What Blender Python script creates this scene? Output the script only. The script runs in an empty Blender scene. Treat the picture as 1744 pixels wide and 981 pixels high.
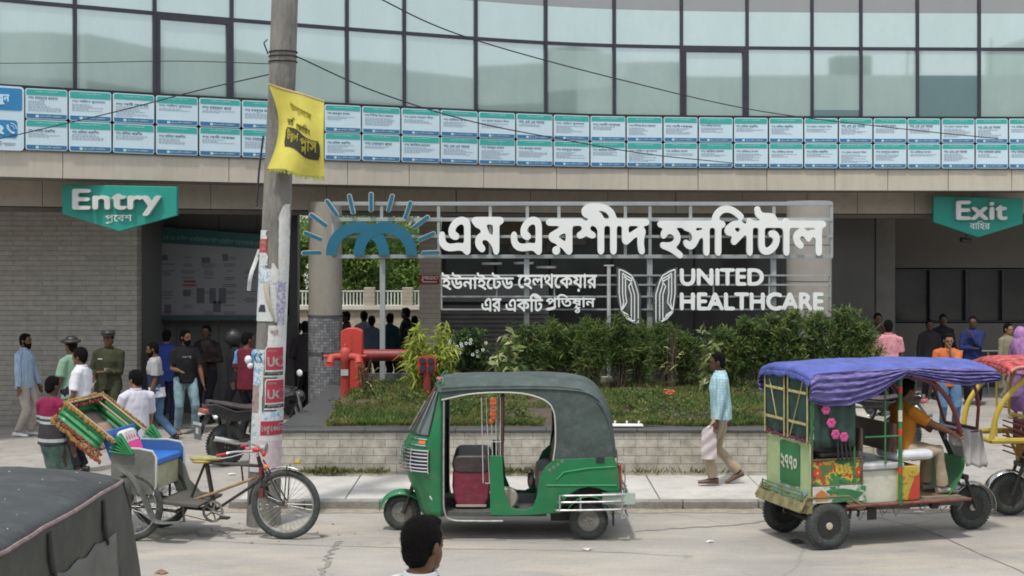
import bpy, math, random
import numpy as np
from mathutils import Vector, Matrix, noise
R = math.radians
random.seed(7)
SC = bpy.context.scene
COL = SC.collection

# ---------------------------------------------------------------- camera, sky, sun, exposure
F, HC, CX, CY = 2400.0, 3.15, 872.0, 418.0          # focal length in photo pixels, eye height, principal point
cam = bpy.data.cameras.new('camera'); cam_o = bpy.data.objects.new('camera', cam); COL.objects.link(cam_o)
cam_o.location = (0, 0, HC); cam_o.rotation_euler = (R(90), 0, 0)
cam.sensor_width = 36.0; cam.lens = 36.0 * F / 1744.0
cam.shift_y = -(490.5 - CY) / 1744.0
cam.clip_start = 0.1; cam.clip_end = 3000
SC.camera = cam_o
SC.render.resolution_x = 1024; SC.render.resolution_y = 576

SUN_EL, SUN_AZ = 66.0, 203.0     # azimuth the light comes from: behind the camera, a little to the left (+Y = 0, clockwise)
world = bpy.data.worlds.new("World"); SC.world = world; world.use_nodes = True
wn = world.node_tree
bg = wn.nodes['Background']
sky = wn.nodes.new('ShaderNodeTexSky'); sky.sky_type = 'NISHITA'; sky.sun_disc = False
sky.sun_elevation = R(SUN_EL); sky.sun_rotation = R(SUN_AZ)
sky.dust_density = 4.0; sky.air_density = 1.2; sky.ozone_density = 1.0
wmix = wn.nodes.new('ShaderNodeMix'); wmix.data_type = 'RGBA'; wmix.inputs[0].default_value = 0.62
wmix.inputs[7].default_value = (9.0, 9.4, 10.0, 1)      # thin even cloud veil over the sky
wn.links.new(sky.outputs[0], wmix.inputs[6]); wn.links.new(wmix.outputs[2], bg.inputs[0])
bg.inputs[1].default_value = 0.115
sun = bpy.data.lights.new('sun', 'SUN'); sun.energy = 2.3; sun.angle = R(4); sun.color = (1.0, .965, .9)
sun_o = bpy.data.objects.new('sun', sun); COL.objects.link(sun_o)
_a, _e = R(SUN_AZ), R(SUN_EL)
_d = Vector((math.sin(_a) * math.cos(_e), math.cos(_a) * math.cos(_e), math.sin(_e)))
sun_o.rotation_euler = _d.to_track_quat('Z', 'Y').to_euler(); sun_o.location = _d * 60
SC.view_settings.view_transform = 'Standard'; SC.view_settings.look = 'None'
SC.cycles.filter_width = 1.8
SC.view_settings.gamma = 1.0; SC.view_settings.use_curve_mapping = False
SC.view_settings.exposure = 0.22

# ---------------------------------------------------------------- measuring helpers
def P(px, py, Y): return Vector(((px - CX) * Y / F, Y, HC - (py - CY) * Y / F))
def GY(py, z=0.0): return F * (HC - z) / (py - CY)
def X_at(px, Y): return (px - CX) * Y / F
def Z_at(py, Y): return HC - (py - CY) * Y / F

# ---------------------------------------------------------------- materials
MATS = {}
def mat(name, col, rough=.7, metal=0.0, var=.16, scale=2.5, bump=.0, bscale=40., spec=.5, alpha=None, dirt=0.0, dirtcol=(.09, .075, .055), coat=0.0, stretch=(1, 1, 1)):
    if name in MATS: return MATS[name]
    m = bpy.data.materials.new(name); m.use_nodes = True; MATS[name] = m
    nt = m.node_tree; N, L = nt.nodes, nt.links
    b = N['Principled BSDF']
    b.inputs['Roughness'].default_value = rough; b.inputs['Metallic'].default_value = metal
    b.inputs['Specular IOR Level'].default_value = spec; b.inputs['Coat Weight'].default_value = coat
    tc = N.new('ShaderNodeTexCoord'); mp = N.new('ShaderNodeMapping'); mp.inputs['Scale'].default_value = stretch
    L.new(tc.outputs['Object'], mp.inputs[0])
    n1 = N.new('ShaderNodeTexNoise'); n1.inputs['Scale'].default_value = scale; n1.inputs['Detail'].default_value = 6; n1.inputs['Roughness'].default_value = .65
    L.new(mp.outputs[0], n1.inputs['Vector'])
    cr = N.new('ShaderNodeValToRGB'); cr.color_ramp.elements[0].position = .3; cr.color_ramp.elements[1].position = .7
    c = Vector(col)
    cr.color_ramp.elements[0].color = (*[max(0, x * (1 - var)) for x in c], 1)
    cr.color_ramp.elements[1].color = (*[min(1, x * (1 + var)) for x in c], 1)
    L.new(n1.outputs['Fac'], cr.inputs[0]); out = cr.outputs[0]
    if dirt > 0:
        n2 = N.new('ShaderNodeTexNoise'); n2.inputs['Scale'].default_value = scale * 2.7; n2.inputs['Detail'].default_value = 8; n2.inputs['Roughness'].default_value = .75
        L.new(mp.outputs[0], n2.inputs['Vector'])
        r2 = N.new('ShaderNodeValToRGB'); r2.color_ramp.elements[0].position = .5; r2.color_ramp.elements[1].position = .72
        r2.color_ramp.elements[1].color = (dirt, dirt, dirt, 1)
        L.new(n2.outputs['Fac'], r2.inputs[0])
        mx = N.new('ShaderNodeMix'); mx.data_type = 'RGBA'; L.new(r2.outputs[0], mx.inputs[0]); L.new(out, mx.inputs[6]); mx.inputs[7].default_value = (*dirtcol, 1)
        out = mx.outputs[2]
    L.new(out, b.inputs['Base Color'])
    rr = N.new('ShaderNodeMapRange'); rr.inputs[3].default_value = max(0, rough - .08); rr.inputs[4].default_value = min(1, rough + .1)
    L.new(n1.outputs['Fac'], rr.inputs[0]); L.new(rr.outputs[0], b.inputs['Roughness'])
    if bump > 0:
        n3 = N.new('ShaderNodeTexNoise'); n3.inputs['Scale'].default_value = bscale; n3.inputs['Detail'].default_value = 5
        L.new(mp.outputs[0], n3.inputs['Vector'])
        bp = N.new('ShaderNodeBump'); bp.inputs['Strength'].default_value = min(1, bump); bp.inputs['Distance'].default_value = .02
        L.new(n3.outputs['Fac'], bp.inputs['Height']); L.new(bp.outputs[0], b.inputs['Normal'])
    if alpha is not None:
        b.inputs['Alpha'].default_value = alpha
    return m

def cloth(name, col, var=.14, rough=.9, bump=.35, bscale=9., **k):
    return mat(name, col, rough=rough, var=var, scale=6, bump=bump, bscale=bscale, spec=.15, **k)

def plaid(name, c1, c2, sc=16.0, amt=.5):
    if name in MATS: return MATS[name]
    m = cloth(name, c1); N, L = m.node_tree.nodes, m.node_tree.links; b = N['Principled BSDF']; src = b.inputs['Base Color'].links[0].from_socket
    tc = N.new('ShaderNodeTexCoord')
    for i, d in enumerate(('Z', 'X', 'Y')):
        w = N.new('ShaderNodeTexWave'); w.bands_direction = d; w.inputs['Scale'].default_value = sc / 3; w.inputs['Distortion'].default_value = .4; L.new(tc.outputs['Object'], w.inputs['Vector'])
        r = N.new('ShaderNodeValToRGB'); r.color_ramp.elements[0].position = .62; r.color_ramp.elements[1].position = .72; r.color_ramp.elements[1].color = (amt, amt, amt, 1); L.new(w.outputs['Fac'], r.inputs[0])
        x = N.new('ShaderNodeMix'); x.data_type = 'RGBA'; L.new(r.outputs[0], x.inputs[0]); L.new(src, x.inputs[6]); x.inputs[7].default_value = (*c2, 1); src = x.outputs[2]
    L.new(src, b.inputs['Base Color']); return m

def brick_mat(name, c1, c2, mortar, bw, bh, msize=.006, axis='XZ', rough=.8, bump=.5, var=.2, offset=.5):
    """running-bond tiles on a wall; texture laid out in the wall's own metres"""
    m = bpy.data.materials.new(name); m.use_nodes = True; MATS[name] = m
    nt = m.node_tree; N, L = nt.nodes, nt.links; b = N['Principled BSDF']; b.inputs['Roughness'].default_value = rough
    tc = N.new('ShaderNodeTexCoord'); sp = N.new('ShaderNodeSeparateXYZ'); cb = N.new('ShaderNodeCombineXYZ')
    L.new(tc.outputs['Object'], sp.inputs[0])
    src = {'X': 0, 'Y': 1, 'Z': 2}
    L.new(sp.outputs[src[axis[0]]], cb.inputs[0]); L.new(sp.outputs[src[axis[1]]], cb.inputs[1])
    bt = N.new('ShaderNodeTexBrick'); L.new(cb.outputs[0], bt.inputs['Vector'])
    bt.inputs['Scale'].default_value = 1.0; bt.inputs['Brick Width'].default_value = bw; bt.inputs['Row Height'].default_value = bh
    bt.inputs['Mortar Size'].default_value = msize; bt.inputs['Mortar Smooth'].default_value = .3; bt.offset = offset
    bt.inputs['Color1'].default_value = (*c1, 1); bt.inputs['Color2'].default_value = (*c2, 1); bt.inputs['Mortar'].default_value = (*mortar, 1)
    n = N.new('ShaderNodeTexNoise'); n.inputs['Scale'].default_value = 7; n.inputs['Detail'].default_value = 8; n.inputs['Roughness'].default_value = .7
    L.new(tc.outputs['Object'], n.inputs['Vector'])
    mr = N.new('ShaderNodeMapRange'); mr.inputs[1].default_value = .3; mr.inputs[2].default_value = .7; mr.inputs[3].default_value = 1 - var; mr.inputs[4].default_value = 1 + var * .5
    L.new(n.outputs['Fac'], mr.inputs[0])
    mx = N.new('ShaderNodeMix'); mx.data_type = 'RGBA'; mx.blend_type = 'MULTIPLY'; mx.inputs[0].default_value = 1
    L.new(bt.outputs['Color'], mx.inputs[6]); L.new(mr.outputs[0], mx.inputs[7]); L.new(mx.outputs[2], b.inputs['Base Color'])
    bp = N.new('ShaderNodeBump'); bp.inputs['Strength'].default_value = bump; bp.inputs['Distance'].default_value = .01; bp.invert = True
    L.new(bt.outputs['Fac'], bp.inputs['Height']); L.new(bp.outputs[0], b.inputs['Normal'])
    return m

# ---------------------------------------------------------------- mesh builder
BASE = {}
def bvec(o):
    return BASE.get(o.name, Vector((0, 0, 0))) if o else Vector((0, 0, 0))

class MB:
    def __init__(s): s.v = []; s.f = []; s.m = []
    def add(s, vs, fs, mi=0):
        k = len(s.v); s.v += [tuple(v) for v in vs]; s.f += [tuple(i + k for i in f) for f in fs]; s.m += [mi] * len(fs); return s
    def box(s, c, d, rot=None, mi=0):
        hx, hy, hz = d[0] / 2, d[1] / 2, d[2] / 2
        vs = [Vector((x, y, z)) for x in (-hx, hx) for y in (-hy, hy) for z in (-hz, hz)]
        if rot is not None: vs = [rot @ v for v in vs]
        c = Vector(c); vs = [v + c for v in vs]
        return s.add(vs, [(0, 1, 3, 2), (4, 6, 7, 5), (0, 4, 5, 1), (2, 3, 7, 6), (0, 2, 6, 4), (1, 5, 7, 3)], mi)
    def sweep(s, pts, rad, n=10, ref=None, mi=0, cap=True):
        pts = [Vector(p) for p in pts]; k = len(pts)
        rad = [r if isinstance(r, (tuple, list)) else (r, r) for r in (rad if isinstance(rad, (list,)) else [rad] * k)]
        prev = Vector(ref) if ref is not None else None
        rings = []
        for i, p in enumerate(pts):
            t = (pts[min(i + 1, k - 1)] - pts[max(i - 1, 0)])
            if t.length < 1e-9: t = Vector((0, 0, 1))
            t.normalize()
            if prev is None:
                prev = Vector((1, 0, 0)) if abs(t.x) < .9 else Vector((0, 1, 0))
            r0 = Vector(ref) if ref is not None else prev
            a = r0 - t * r0.dot(t)
            if a.length < 1e-4: a = prev - t * prev.dot(t)
            if a.length < 1e-4: a = t.orthogonal()
            a.normalize(); b = t.cross(a); prev = a
            rings.append([p + a * (rad[i][0] * math.cos(2 * math.pi * j / n)) + b * (rad[i][1] * math.sin(2 * math.pi * j / n)) for j in range(n)])
        vs = [v for r in rings for v in r]; fs = []
        for i in range(k - 1):
            for j in range(n):
                fs.append((i * n + j, i * n + (j + 1) % n, (i + 1) * n + (j + 1) % n, (i + 1) * n + j))
        if cap:
            fs.append(tuple(reversed(range(n)))); fs.append(tuple(range((k - 1) * n, k * n)))
        return s.add(vs, fs, mi)
    def tube(s, a, b, r, r2=None, n=10, mi=0): return s.sweep([a, b], [r, r if r2 is None else r2], n, mi=mi)
    def ell(s, c, r, n=14, m=9, rot=None, mi=0):
        vs = []; fs = []; c = Vector(c)
        r = r if isinstance(r, (tuple, list)) else (r, r, r)
        for i in range(1, m):
            th = math.pi * i / m
            for j in range(n):
                ph = 2 * math.pi * j / n
                v = Vector((r[0] * math.sin(th) * math.cos(ph), r[1] * math.sin(th) * math.sin(ph), r[2] * math.cos(th)))
                if rot is not None: v = rot @ v
                vs.append(c + v)
        top, bot = Vector((0, 0, r[2])), Vector((0, 0, -r[2]))
        if rot is not None: top, bot = rot @ top, rot @ bot
        vs += [c + top, c + bot]; T = (m - 1) * n
        for i in range(m - 2):
            for j in range(n):
                fs.append((i * n + j, (i + 1) * n + j, (i + 1) * n + (j + 1) % n, i * n + (j + 1) % n))
        for j in range(n):
            fs.append((T, j, (j + 1) % n)); fs.append((T + 1, (m - 2) * n + (j + 1) % n, (m - 2) * n + j))
        return s.add(vs, fs, mi)
    def lathe(s, prof, c=(0, 0, 0), axis='Z', n=24, mi=0, caps=True):
        vs = []; fs = []; c = Vector(c)
        for (r, h) in prof:
            for j in range(n):
                a = 2 * math.pi * j / n; x, y = r * math.cos(a), r * math.sin(a)
                v = {'Z': Vector((x, y, h)), 'Y': Vector((x, h, y)), 'X': Vector((h, x, y))}[axis]
                vs.append(c + v)
        k = len(prof)
        for i in range(k - 1):
            for j in range(n): fs.append((i * n + j, i * n + (j + 1) % n, (i + 1) * n + (j + 1) % n, (i + 1) * n + j))
        if caps: fs.append(tuple(reversed(range(n)))); fs.append(tuple(range((k - 1) * n, k * n)))
        return s.add(vs, fs, mi)
    def prism(s, poly, y0, y1, plane='XZ', mi=0):
        """2D outline extruded from y0 to y1 along the third axis"""
        def mk(p, d):
            return {'XZ': (p[0], d, p[1]), 'XY': (p[0], p[1], d), 'YZ': (d, p[0], p[1])}[plane]
        n = len(poly)
        vs = [mk(p, y0) for p in poly] + [mk(p, y1) for p in poly]
        fs = [tuple(range(n)), tuple(reversed(range(n, 2 * n)))] + [(i, i + n, (i + 1) % n + n, (i + 1) % n) for i in range(n)]
        return s.add(vs, fs, mi)
    def quad(s, a, b, c, d, mi=0): return s.add([a, b, c, d], [(0, 1, 2, 3)], mi)
    def grid(s, fn, nu, nv, mi=0, closed=False):
        vs = [fn(i / nu, j / nv) for j in range(nv + 1) for i in range(nu + 1)]
        fs = [(j * (nu + 1) + i, j * (nu + 1) + i + 1, (j + 1) * (nu + 1) + i + 1, (j + 1) * (nu + 1) + i) for j in range(nv) for i in range(nu)]
        return s.add(vs, fs, mi)
    def torus(s, c, Rr, r, axis='Y', n=32, m=8, mi=0, ry=None):
        pts = []; fs = []; c = Vector(c); ry = ry or r
        for i in range(n):
            a = 2 * math.pi * i / n
            for j in range(m):
                b = 2 * math.pi * j / m; q = Rr + r * math.cos(b); h = ry * math.sin(b)
                x, y = q * math.cos(a), q * math.sin(a)
                pts.append(c + {'Y': Vector((x, h, y)), 'Z': Vector((x, y, h)), 'X': Vector((h, x, y))}[axis])
        for i in range(n):
            for j in range(m): fs.append((i * m + j, ((i + 1) % n) * m + j, ((i + 1) % n) * m + (j + 1) % m, i * m + (j + 1) % m))
        return s.add(pts, fs, mi)
    def build(s, name, mats, parent=None, world=False, smooth=True, angle=35, bevel=0, solid=0, sub=0, recalc=True):
        me = bpy.data.meshes.new(name)
        off = Vector((0, 0, 0))
        if parent is None and s.v:
            a = np.array(s.v); off = Vector(((a[:, 0].min() + a[:, 0].max()) / 2, (a[:, 1].min() + a[:, 1].max()) / 2, a[:, 2].min()))
        elif world: off = bvec(parent)
        me.from_pydata([(v[0] - off.x, v[1] - off.y, v[2] - off.z) for v in s.v], [], s.f)
        mats = mats if isinstance(mats, (list, tuple)) else [mats]
        for q in mats: me.materials.append(q)
        me.polygons.foreach_set('material_index', s.m)
        if recalc and len(s.f) < 60000:
            import bmesh
            bm = bmesh.new(); bm.from_mesh(me); bmesh.ops.recalc_face_normals(bm, faces=bm.faces); bm.to_mesh(me); bm.free()
        o = bpy.data.objects.new(name, me); COL.objects.link(o)
        if parent is not None:
            o.parent = parent; BASE[o.name] = bvec(parent)
        else: o.location = off; BASE[o.name] = off
        if smooth:
            me.polygons.foreach_set('use_smooth', [True] * len(me.polygons)); me.set_sharp_from_angle(angle=R(angle))
        if solid:
            md = o.modifiers.new('s', 'SOLIDIFY'); md.thickness = solid; md.offset = 0
        if bevel:
            md = o.modifiers.new('b', 'BEVEL'); md.width = bevel; md.segments = 2; md.limit_method = 'ANGLE'; md.angle_limit = R(40); md.harden_normals = False
        if sub:
            md = o.modifiers.new('u', 'SUBSURF'); md.levels = sub; md.render_levels = sub
        me.update()
        return o

def tag(o, label=None, cat=None, group=None, kind=None):
    if label: o['label'] = label
    if cat: o['category'] = cat
    if group: o['group'] = group
    if kind: o['kind'] = kind
    return o
def thing(name, label, cat, loc=(0, 0, 0), rz=0, group=None):
    o = bpy.data.objects.new(name, None); COL.objects.link(o); o.empty_display_size = .1
    o.location = loc; o.rotation_euler = (0, 0, rz); BASE[o.name] = Vector(loc)
    return tag(o, label, cat, group)
def copy_tree(o, parent=None, top=True):
    c = o.copy(); COL.objects.link(c)
    if parent: c.parent = parent
    BASE[c.name] = bvec(o)
    for ch in list(o.children): copy_tree(ch, c, False)
    return c
def structure(o): o['kind'] = 'structure'; return o

def rounded(x0, z0, x1, z1, r, n=4):
    out = []
    for cx, cz, a0 in ((x1 - r, z1 - r, 0), (x0 + r, z1 - r, 90), (x0 + r, z0 + r, 180), (x1 - r, z0 + r, 270)):
        for i in range(n + 1):
            a = R(a0 + 90 * i / n); out.append((cx + r * math.cos(a), cz + r * math.sin(a)))
    return out

def spline(pts, n=6):
    """Catmull-Rom through points"""
    p = [Vector(q) for q in pts]; p = [p[0] * 2 - p[1]] + p + [p[-1] * 2 - p[-2]]; out = []
    for i in range(1, len(p) - 2):
        for k in range(n):
            t = k / n
            out.append(.5 * ((2 * p[i]) + (p[i + 1] - p[i - 1]) * t + (2 * p[i - 1] - 5 * p[i] + 4 * p[i + 1] - p[i + 2]) * t * t + (-p[i - 1] + 3 * p[i] - 3 * p[i + 1] + p[i + 2]) * t ** 3))
    out.append(p[-2]); return out

# ---------------------------------------------------------------- lettering: outlines of the built-in font, thickened and traced again
def font_loops(text, dx=0., dy=0., sc=1., slant=0.):
    f = bpy.data.curves.new('t', 'FONT'); f.body = text; f.fill_mode = 'NONE'; f.size = 1; f.resolution_u = 4
    o = bpy.data.objects.new('t', f); COL.objects.link(o)
    dg = bpy.context.evaluated_depsgraph_get(); me = bpy.data.meshes.new_from_object(o.evaluated_get(dg))
    V = [v.co.copy() for v in me.vertices]; nxt = {}
    for e in me.edges: nxt.setdefault(e.vertices[0], []).append(e.vertices[1]); nxt.setdefault(e.vertices[1], []).append(e.vertices[0])
    seen = set(); loops = []
    for i in range(len(V)):
        if i in seen or i not in nxt: continue
        lp = [i]; seen.add(i); cur = i
        while True:
            c = [j for j in nxt[cur] if j not in seen]
            if not c: break
            if i + 1 in c and cur == i: q = i + 1
            else: q = c[0]
            seen.add(q); lp.append(q); cur = q
        if len(lp) > 2: loops.append([(V[j].x * sc + dx + V[j].y * sc * slant, V[j].y * sc + dy) for j in lp])
    COL.objects.unlink(o); bpy.data.objects.remove(o); bpy.data.meshes.remove(me)
    return loops

def raster(loops, res, bold):
    a = [p for l in loops for p in l]; pad = bold * 3 + .08
    x0 = min(p[0] for p in a) - pad; x1 = max(p[0] for p in a) + pad; y0 = min(p[1] for p in a) - pad; y1 = max(p[1] for p in a) + pad
    ss = 3; W = int((x1 - x0) * res * ss) + 1; H = int((y1 - y0) * res * ss) + 1
    D = np.zeros((H, W + 2), np.int16)
    for l in loops:
        for i in range(len(l)):
            (ax, ay), (bx, by) = l[i], l[(i + 1) % len(l)]
            if ay == by: continue
            d = 1
            if ay > by: ax, ay, bx, by = bx, by, ax, ay; d = -1
            r0 = int(math.ceil((ay - y0) * res * ss - .5)); r1 = int(math.ceil((by - y0) * res * ss - .5))
            for r in range(max(0, r0), min(H, r1)):
                yy = y0 + (r + .5) / (res * ss); x = ax + (bx - ax) * (yy - ay) / (by - ay)
                k = int(round((x - x0) * res * ss)); D[r, max(0, min(W, k))] += d
    M = (np.cumsum(D, 1)[:, :W] != 0).astype(float)
    H2, W2 = H // ss, W // ss
    M = M[:H2 * ss, :W2 * ss].reshape(H2, ss, W2, ss).mean((1, 3))
    return M, x0, y0, x1, y1

def trace(M, T):
    H, W = M.shape; nxt = {}
    def pt(i, j, side):
        if side == 0: a, b = M[i, j], M[i, j + 1]; return (j + (T - a) / (b - a + 1e-9), i)
        if side == 1: a, b = M[i, j + 1], M[i + 1, j + 1]; return (j + 1, i + (T - a) / (b - a + 1e-9))
        if side == 2: a, b = M[i + 1, j], M[i + 1, j + 1]; return (j + (T - a) / (b - a + 1e-9), i + 1)
        a, b = M[i, j], M[i + 1, j]; return (j, i + (T - a) / (b - a + 1e-9))
    def key(i, j, side): return {0: ('h', i, j), 1: ('v', i, j + 1), 2: ('h', i + 1, j), 3: ('v', i, j)}[side]
    B = M > T
    code = B[:-1, :-1] * 1 + B[:-1, 1:] * 2 + B[1:, 1:] * 4 + B[1:, :-1] * 8
    tab = {1: [(3, 0)], 2: [(0, 1)], 3: [(3, 1)], 4: [(1, 2)], 5: [(3, 0), (1, 2)], 6: [(0, 2)], 7: [(3, 2)], 8: [(2, 3)], 9: [(2, 0)], 10: [(0, 1), (2, 3)], 11: [(2, 1)], 12: [(1, 3)], 13: [(1, 0)], 14: [(0, 3)]}
    pos = {}
    for i, j in zip(*np.nonzero((code > 0) & (code < 15))):
        for a, b in tab[int(code[i, j])]:
            ka, kb = key(i, j, a), key(i, j, b); pos[ka] = pt(i, j, a); pos[kb] = pt(i, j, b); nxt[ka] = kb
    loops = []
    while nxt:
        s0 = next(iter(nxt)); k = s0; lp = []
        while k in nxt: lp.append(pos[k]); k = nxt.pop(k)
        if len(lp) > 5: loops.append(lp)
    return loops

def simplify(lp, tol):
    out = [lp[0]]
    for i in range(1, len(lp) - 1):
        a, b, c = out[-1], lp[i], lp[i + 1]
        ar = abs((b[0] - a[0]) * (c[1] - a[1]) - (c[0] - a[0]) * (b[1] - a[1]))
        if ar > tol or math.dist(a, b) > 6: out.append(b)
    return out + [lp[-1]]

def fat_text(loops, bold=.03, res=50):
    """-> clean outlines (no overlaps), thickened by `bold` em"""
    M, x0, y0, x1, y1 = raster(loops, res, bold)
    sg = max(.6, bold * res); k = np.arange(-int(3 * sg) - 1, int(3 * sg) + 2); g = np.exp(-k * k / (2 * sg * sg)); g /= g.sum()
    M = np.pad(M, len(k))
    M = np.apply_along_axis(lambda r: np.convolve(r, g, 'same'), 0, M); M = np.apply_along_axis(lambda r: np.convolve(r, g, 'same'), 1, M)
    T = .5 if bold <= .001 else .2
    L = trace(M, T)
    return [[(x0 + (p[0] + .5 - len(k)) / res, y0 + (p[1] + .5 - len(k)) / res) for p in simplify(l, .12)] for l in L]

def outlines_to_mesh(loops, depth=.03, bevel=0.0):
    cu = bpy.data.curves.new('o', 'CURVE'); cu.dimensions = '2D'; cu.fill_mode = 'BOTH'; cu.extrude = depth / 2; cu.bevel_depth = bevel; cu.bevel_resolution = 1
    for l in loops:
        s = cu.splines.new('POLY'); s.points.add(len(l) - 1)
        for i, p in enumerate(l): s.points[i].co = (p[0], p[1], 0, 1)
        s.use_cyclic_u = True
    o = bpy.data.objects.new('o', cu); COL.objects.link(o)
    me = bpy.data.meshes.new_from_object(o.evaluated_get(bpy.context.evaluated_depsgraph_get()))
    COL.objects.unlink(o); bpy.data.objects.remove(o)
    vs = [tuple(v.co) for v in me.vertices]; fs = [tuple(p.vertices) for p in me.polygons]; bpy.data.meshes.remove(me)
    return vs, fs

def fit(loops, x0, x1, y0, y1):
    a = [p for l in loops for p in l]; ax = min(p[0] for p in a); bx = max(p[0] for p in a); ay = min(p[1] for p in a); by = max(p[1] for p in a)
    sx = (x1 - x0) / (bx - ax); sy = (y1 - y0) / (by - ay)
    return [[(x0 + (p[0] - ax) * sx, y0 + (p[1] - ay) * sy) for p in l] for l in loops]

def text_vs(text_or_loops, x0, x1, z0, z1, bold=.02, res=40, depth=.02):
    """letters filling the rectangle x0..x1, z0..z1 of the XZ plane, thickness along Y, front face at y = 0"""
    L = font_loops(text_or_loops) if isinstance(text_or_loops, str) else text_or_loops
    L = fat_text(L, bold, res); L = fit(L, x0, x1, z0, z1)
    vs, fs = outlines_to_mesh(L, depth)
    return [(v[0], depth / 2 - v[2], v[1]) for v in vs], fs

def flat_text(text, x0, x1, z0, z1, shear=0):
    """thin lettering (small print): plain filled font glyphs"""
    f = bpy.data.curves.new('t', 'FONT'); f.body = text; f.size = 1; f.resolution_u = 1; f.offset = .012
    o = bpy.data.objects.new('t', f); COL.objects.link(o)
    me = bpy.data.meshes.new_from_object(o.evaluated_get(bpy.context.evaluated_depsgraph_get()))
    V = [v.co.copy() for v in me.vertices]; fs = [tuple(p.vertices) for p in me.polygons]
    COL.objects.unlink(o); bpy.data.objects.remove(o); bpy.data.meshes.remove(me)
    ax = min(v.x for v in V); bx = max(v.x for v in V); ay = min(v.y for v in V); by = max(v.y for v in V)
    return [(x0 + (v.x - ax) / (bx - ax) * (x1 - x0), 0, z0 + (v.y - ay) / (by - ay) * (z1 - z0)) for v in V], fs
# ================================================================= SETTING
GRAVEL = random.Random(3)
def road_material():
    m = bpy.data.materials.new('road_concrete'); m.use_nodes = True; nt = m.node_tree; N, L = nt.nodes, nt.links; b = N['Principled BSDF']
    tc = N.new('ShaderNodeTexCoord')
    def noise_n(scale, det=6, rough=.6, st=(1, 1, 1), dist=0):
        mp = N.new('ShaderNodeMapping'); mp.inputs['Scale'].default_value = st; L.new(tc.outputs['Object'], mp.inputs[0])
        n = N.new('ShaderNodeTexNoise'); n.inputs['Scale'].default_value = scale; n.inputs['Detail'].default_value = det; n.inputs['Roughness'].default_value = rough; n.inputs['Distortion'].default_value = dist
        L.new(mp.outputs[0], n.inputs['Vector']); return n.outputs['Fac']
    def ramp(src, a, b_, ca, cb):
        r = N.new('ShaderNodeValToRGB'); r.color_ramp.elements[0].position = a; r.color_ramp.elements[1].position = b_
        r.color_ramp.elements[0].color = (*ca, 1); r.color_ramp.elements[1].color = (*cb, 1); L.new(src, r.inputs[0]); return r.outputs[0]
    def mix(a, b_, f, mode='MIX'):
        x = N.new('ShaderNodeMix'); x.data_type = 'RGBA'; x.blend_type = mode
        if isinstance(f, float): x.inputs[0].default_value = f
        else: L.new(f, x.inputs[0])
        L.new(a, x.inputs[6])
        if isinstance(b_, tuple): x.inputs[7].default_value = (*b_, 1)
        else: L.new(b_, x.inputs[7])
        return x.outputs[2]
    c = ramp(noise_n(.55, 7, .6, (1, 1.6, 1)), .32, .68, (.285, .272, .247), (.39, .372, .338))
    c = mix(c, (.45, .40, .32), ramp(noise_n(.9, 6, .7, (.7, 2.2, 1)), .47, .66, (0, 0, 0), (.75, .75, .75)))      # dry dust drifts
    c = mix(c, (.15, .14, .125), ramp(noise_n(1.9, 10, .8, (1, 1.5, 1), .6), .56, .72, (0, 0, 0), (.55, .55, .55)))    # oil and dirt
    c = mix(c, ramp(noise_n(38, 4, .7), .3, .72, (.86, .86, .86), (1.1, 1.1, 1.1)), 1.0, 'MULTIPLY')
    vo = N.new('ShaderNodeTexVoronoi'); vo.feature = 'DISTANCE_TO_EDGE'; vo.inputs['Scale'].default_value = .22
    wv = N.new('ShaderNodeTexNoise'); wv.inputs['Scale'].default_value = 1.7; wv.inputs['Detail'].default_value = 8; L.new(tc.outputs['Object'], wv.inputs['Vector'])
    ad = N.new('ShaderNodeMix'); ad.data_type = 'VECTOR'; ad.inputs[0].default_value = .25; L.new(tc.outputs['Object'], ad.inputs[4]); L.new(wv.outputs['Color'], ad.inputs[5]); L.new(ad.outputs[1], vo.inputs['Vector'])
    c = mix(c, (.12, .115, .105), ramp(vo.outputs['Distance'], .0, .003, (.3, .3, .3), (0, 0, 0)))
    wa = N.new('ShaderNodeTexWave'); wa.bands_direction = 'Y'; wa.inputs['Scale'].default_value = 9; wa.inputs['Distortion'].default_value = 1.2; wa.inputs['Detail'].default_value = 2; L.new(tc.outputs['Object'], wa.inputs['Vector'])
    c = mix(c, ramp(wa.outputs['Fac'], .0, 1, (.95, .95, .95), (1.03, 1.03, 1.03)), 1.0, 'MULTIPLY')
    L.new(c, b.inputs['Base Color']); b.inputs['Roughness'].default_value = .88; b.inputs['Specular IOR Level'].default_value = .25
    bp = N.new('ShaderNodeBump'); bp.inputs['Strength'].default_value = .35; bp.inputs['Distance'].default_value = .01
    L.new(noise_n(55, 4, .7), bp.inputs['Height']); L.new(bp.outputs[0], b.inputs['Normal'])
    return m
MROAD = road_material()
structure(MB().quad((-400, -200, 0), (400, -200, 0), (400, 600, 0), (-400, 600, 0)).build('ground', MROAD, smooth=False))
M_plaza = mat('plaza_concrete', (.33, .31, .28), rough=.85, var=.16, scale=1.2, bump=.2, dirt=.5)
M_side = mat('pavement_concrete', (.47, .455, .42), rough=.85, var=.13, scale=1.5, bump=.25, dirt=.45, dirtcol=(.2, .17, .13))
M_kerb = mat('kerb_concrete', (.25, .24, .215), rough=.9, var=.25, scale=4, bump=.5, dirt=.6)
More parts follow.
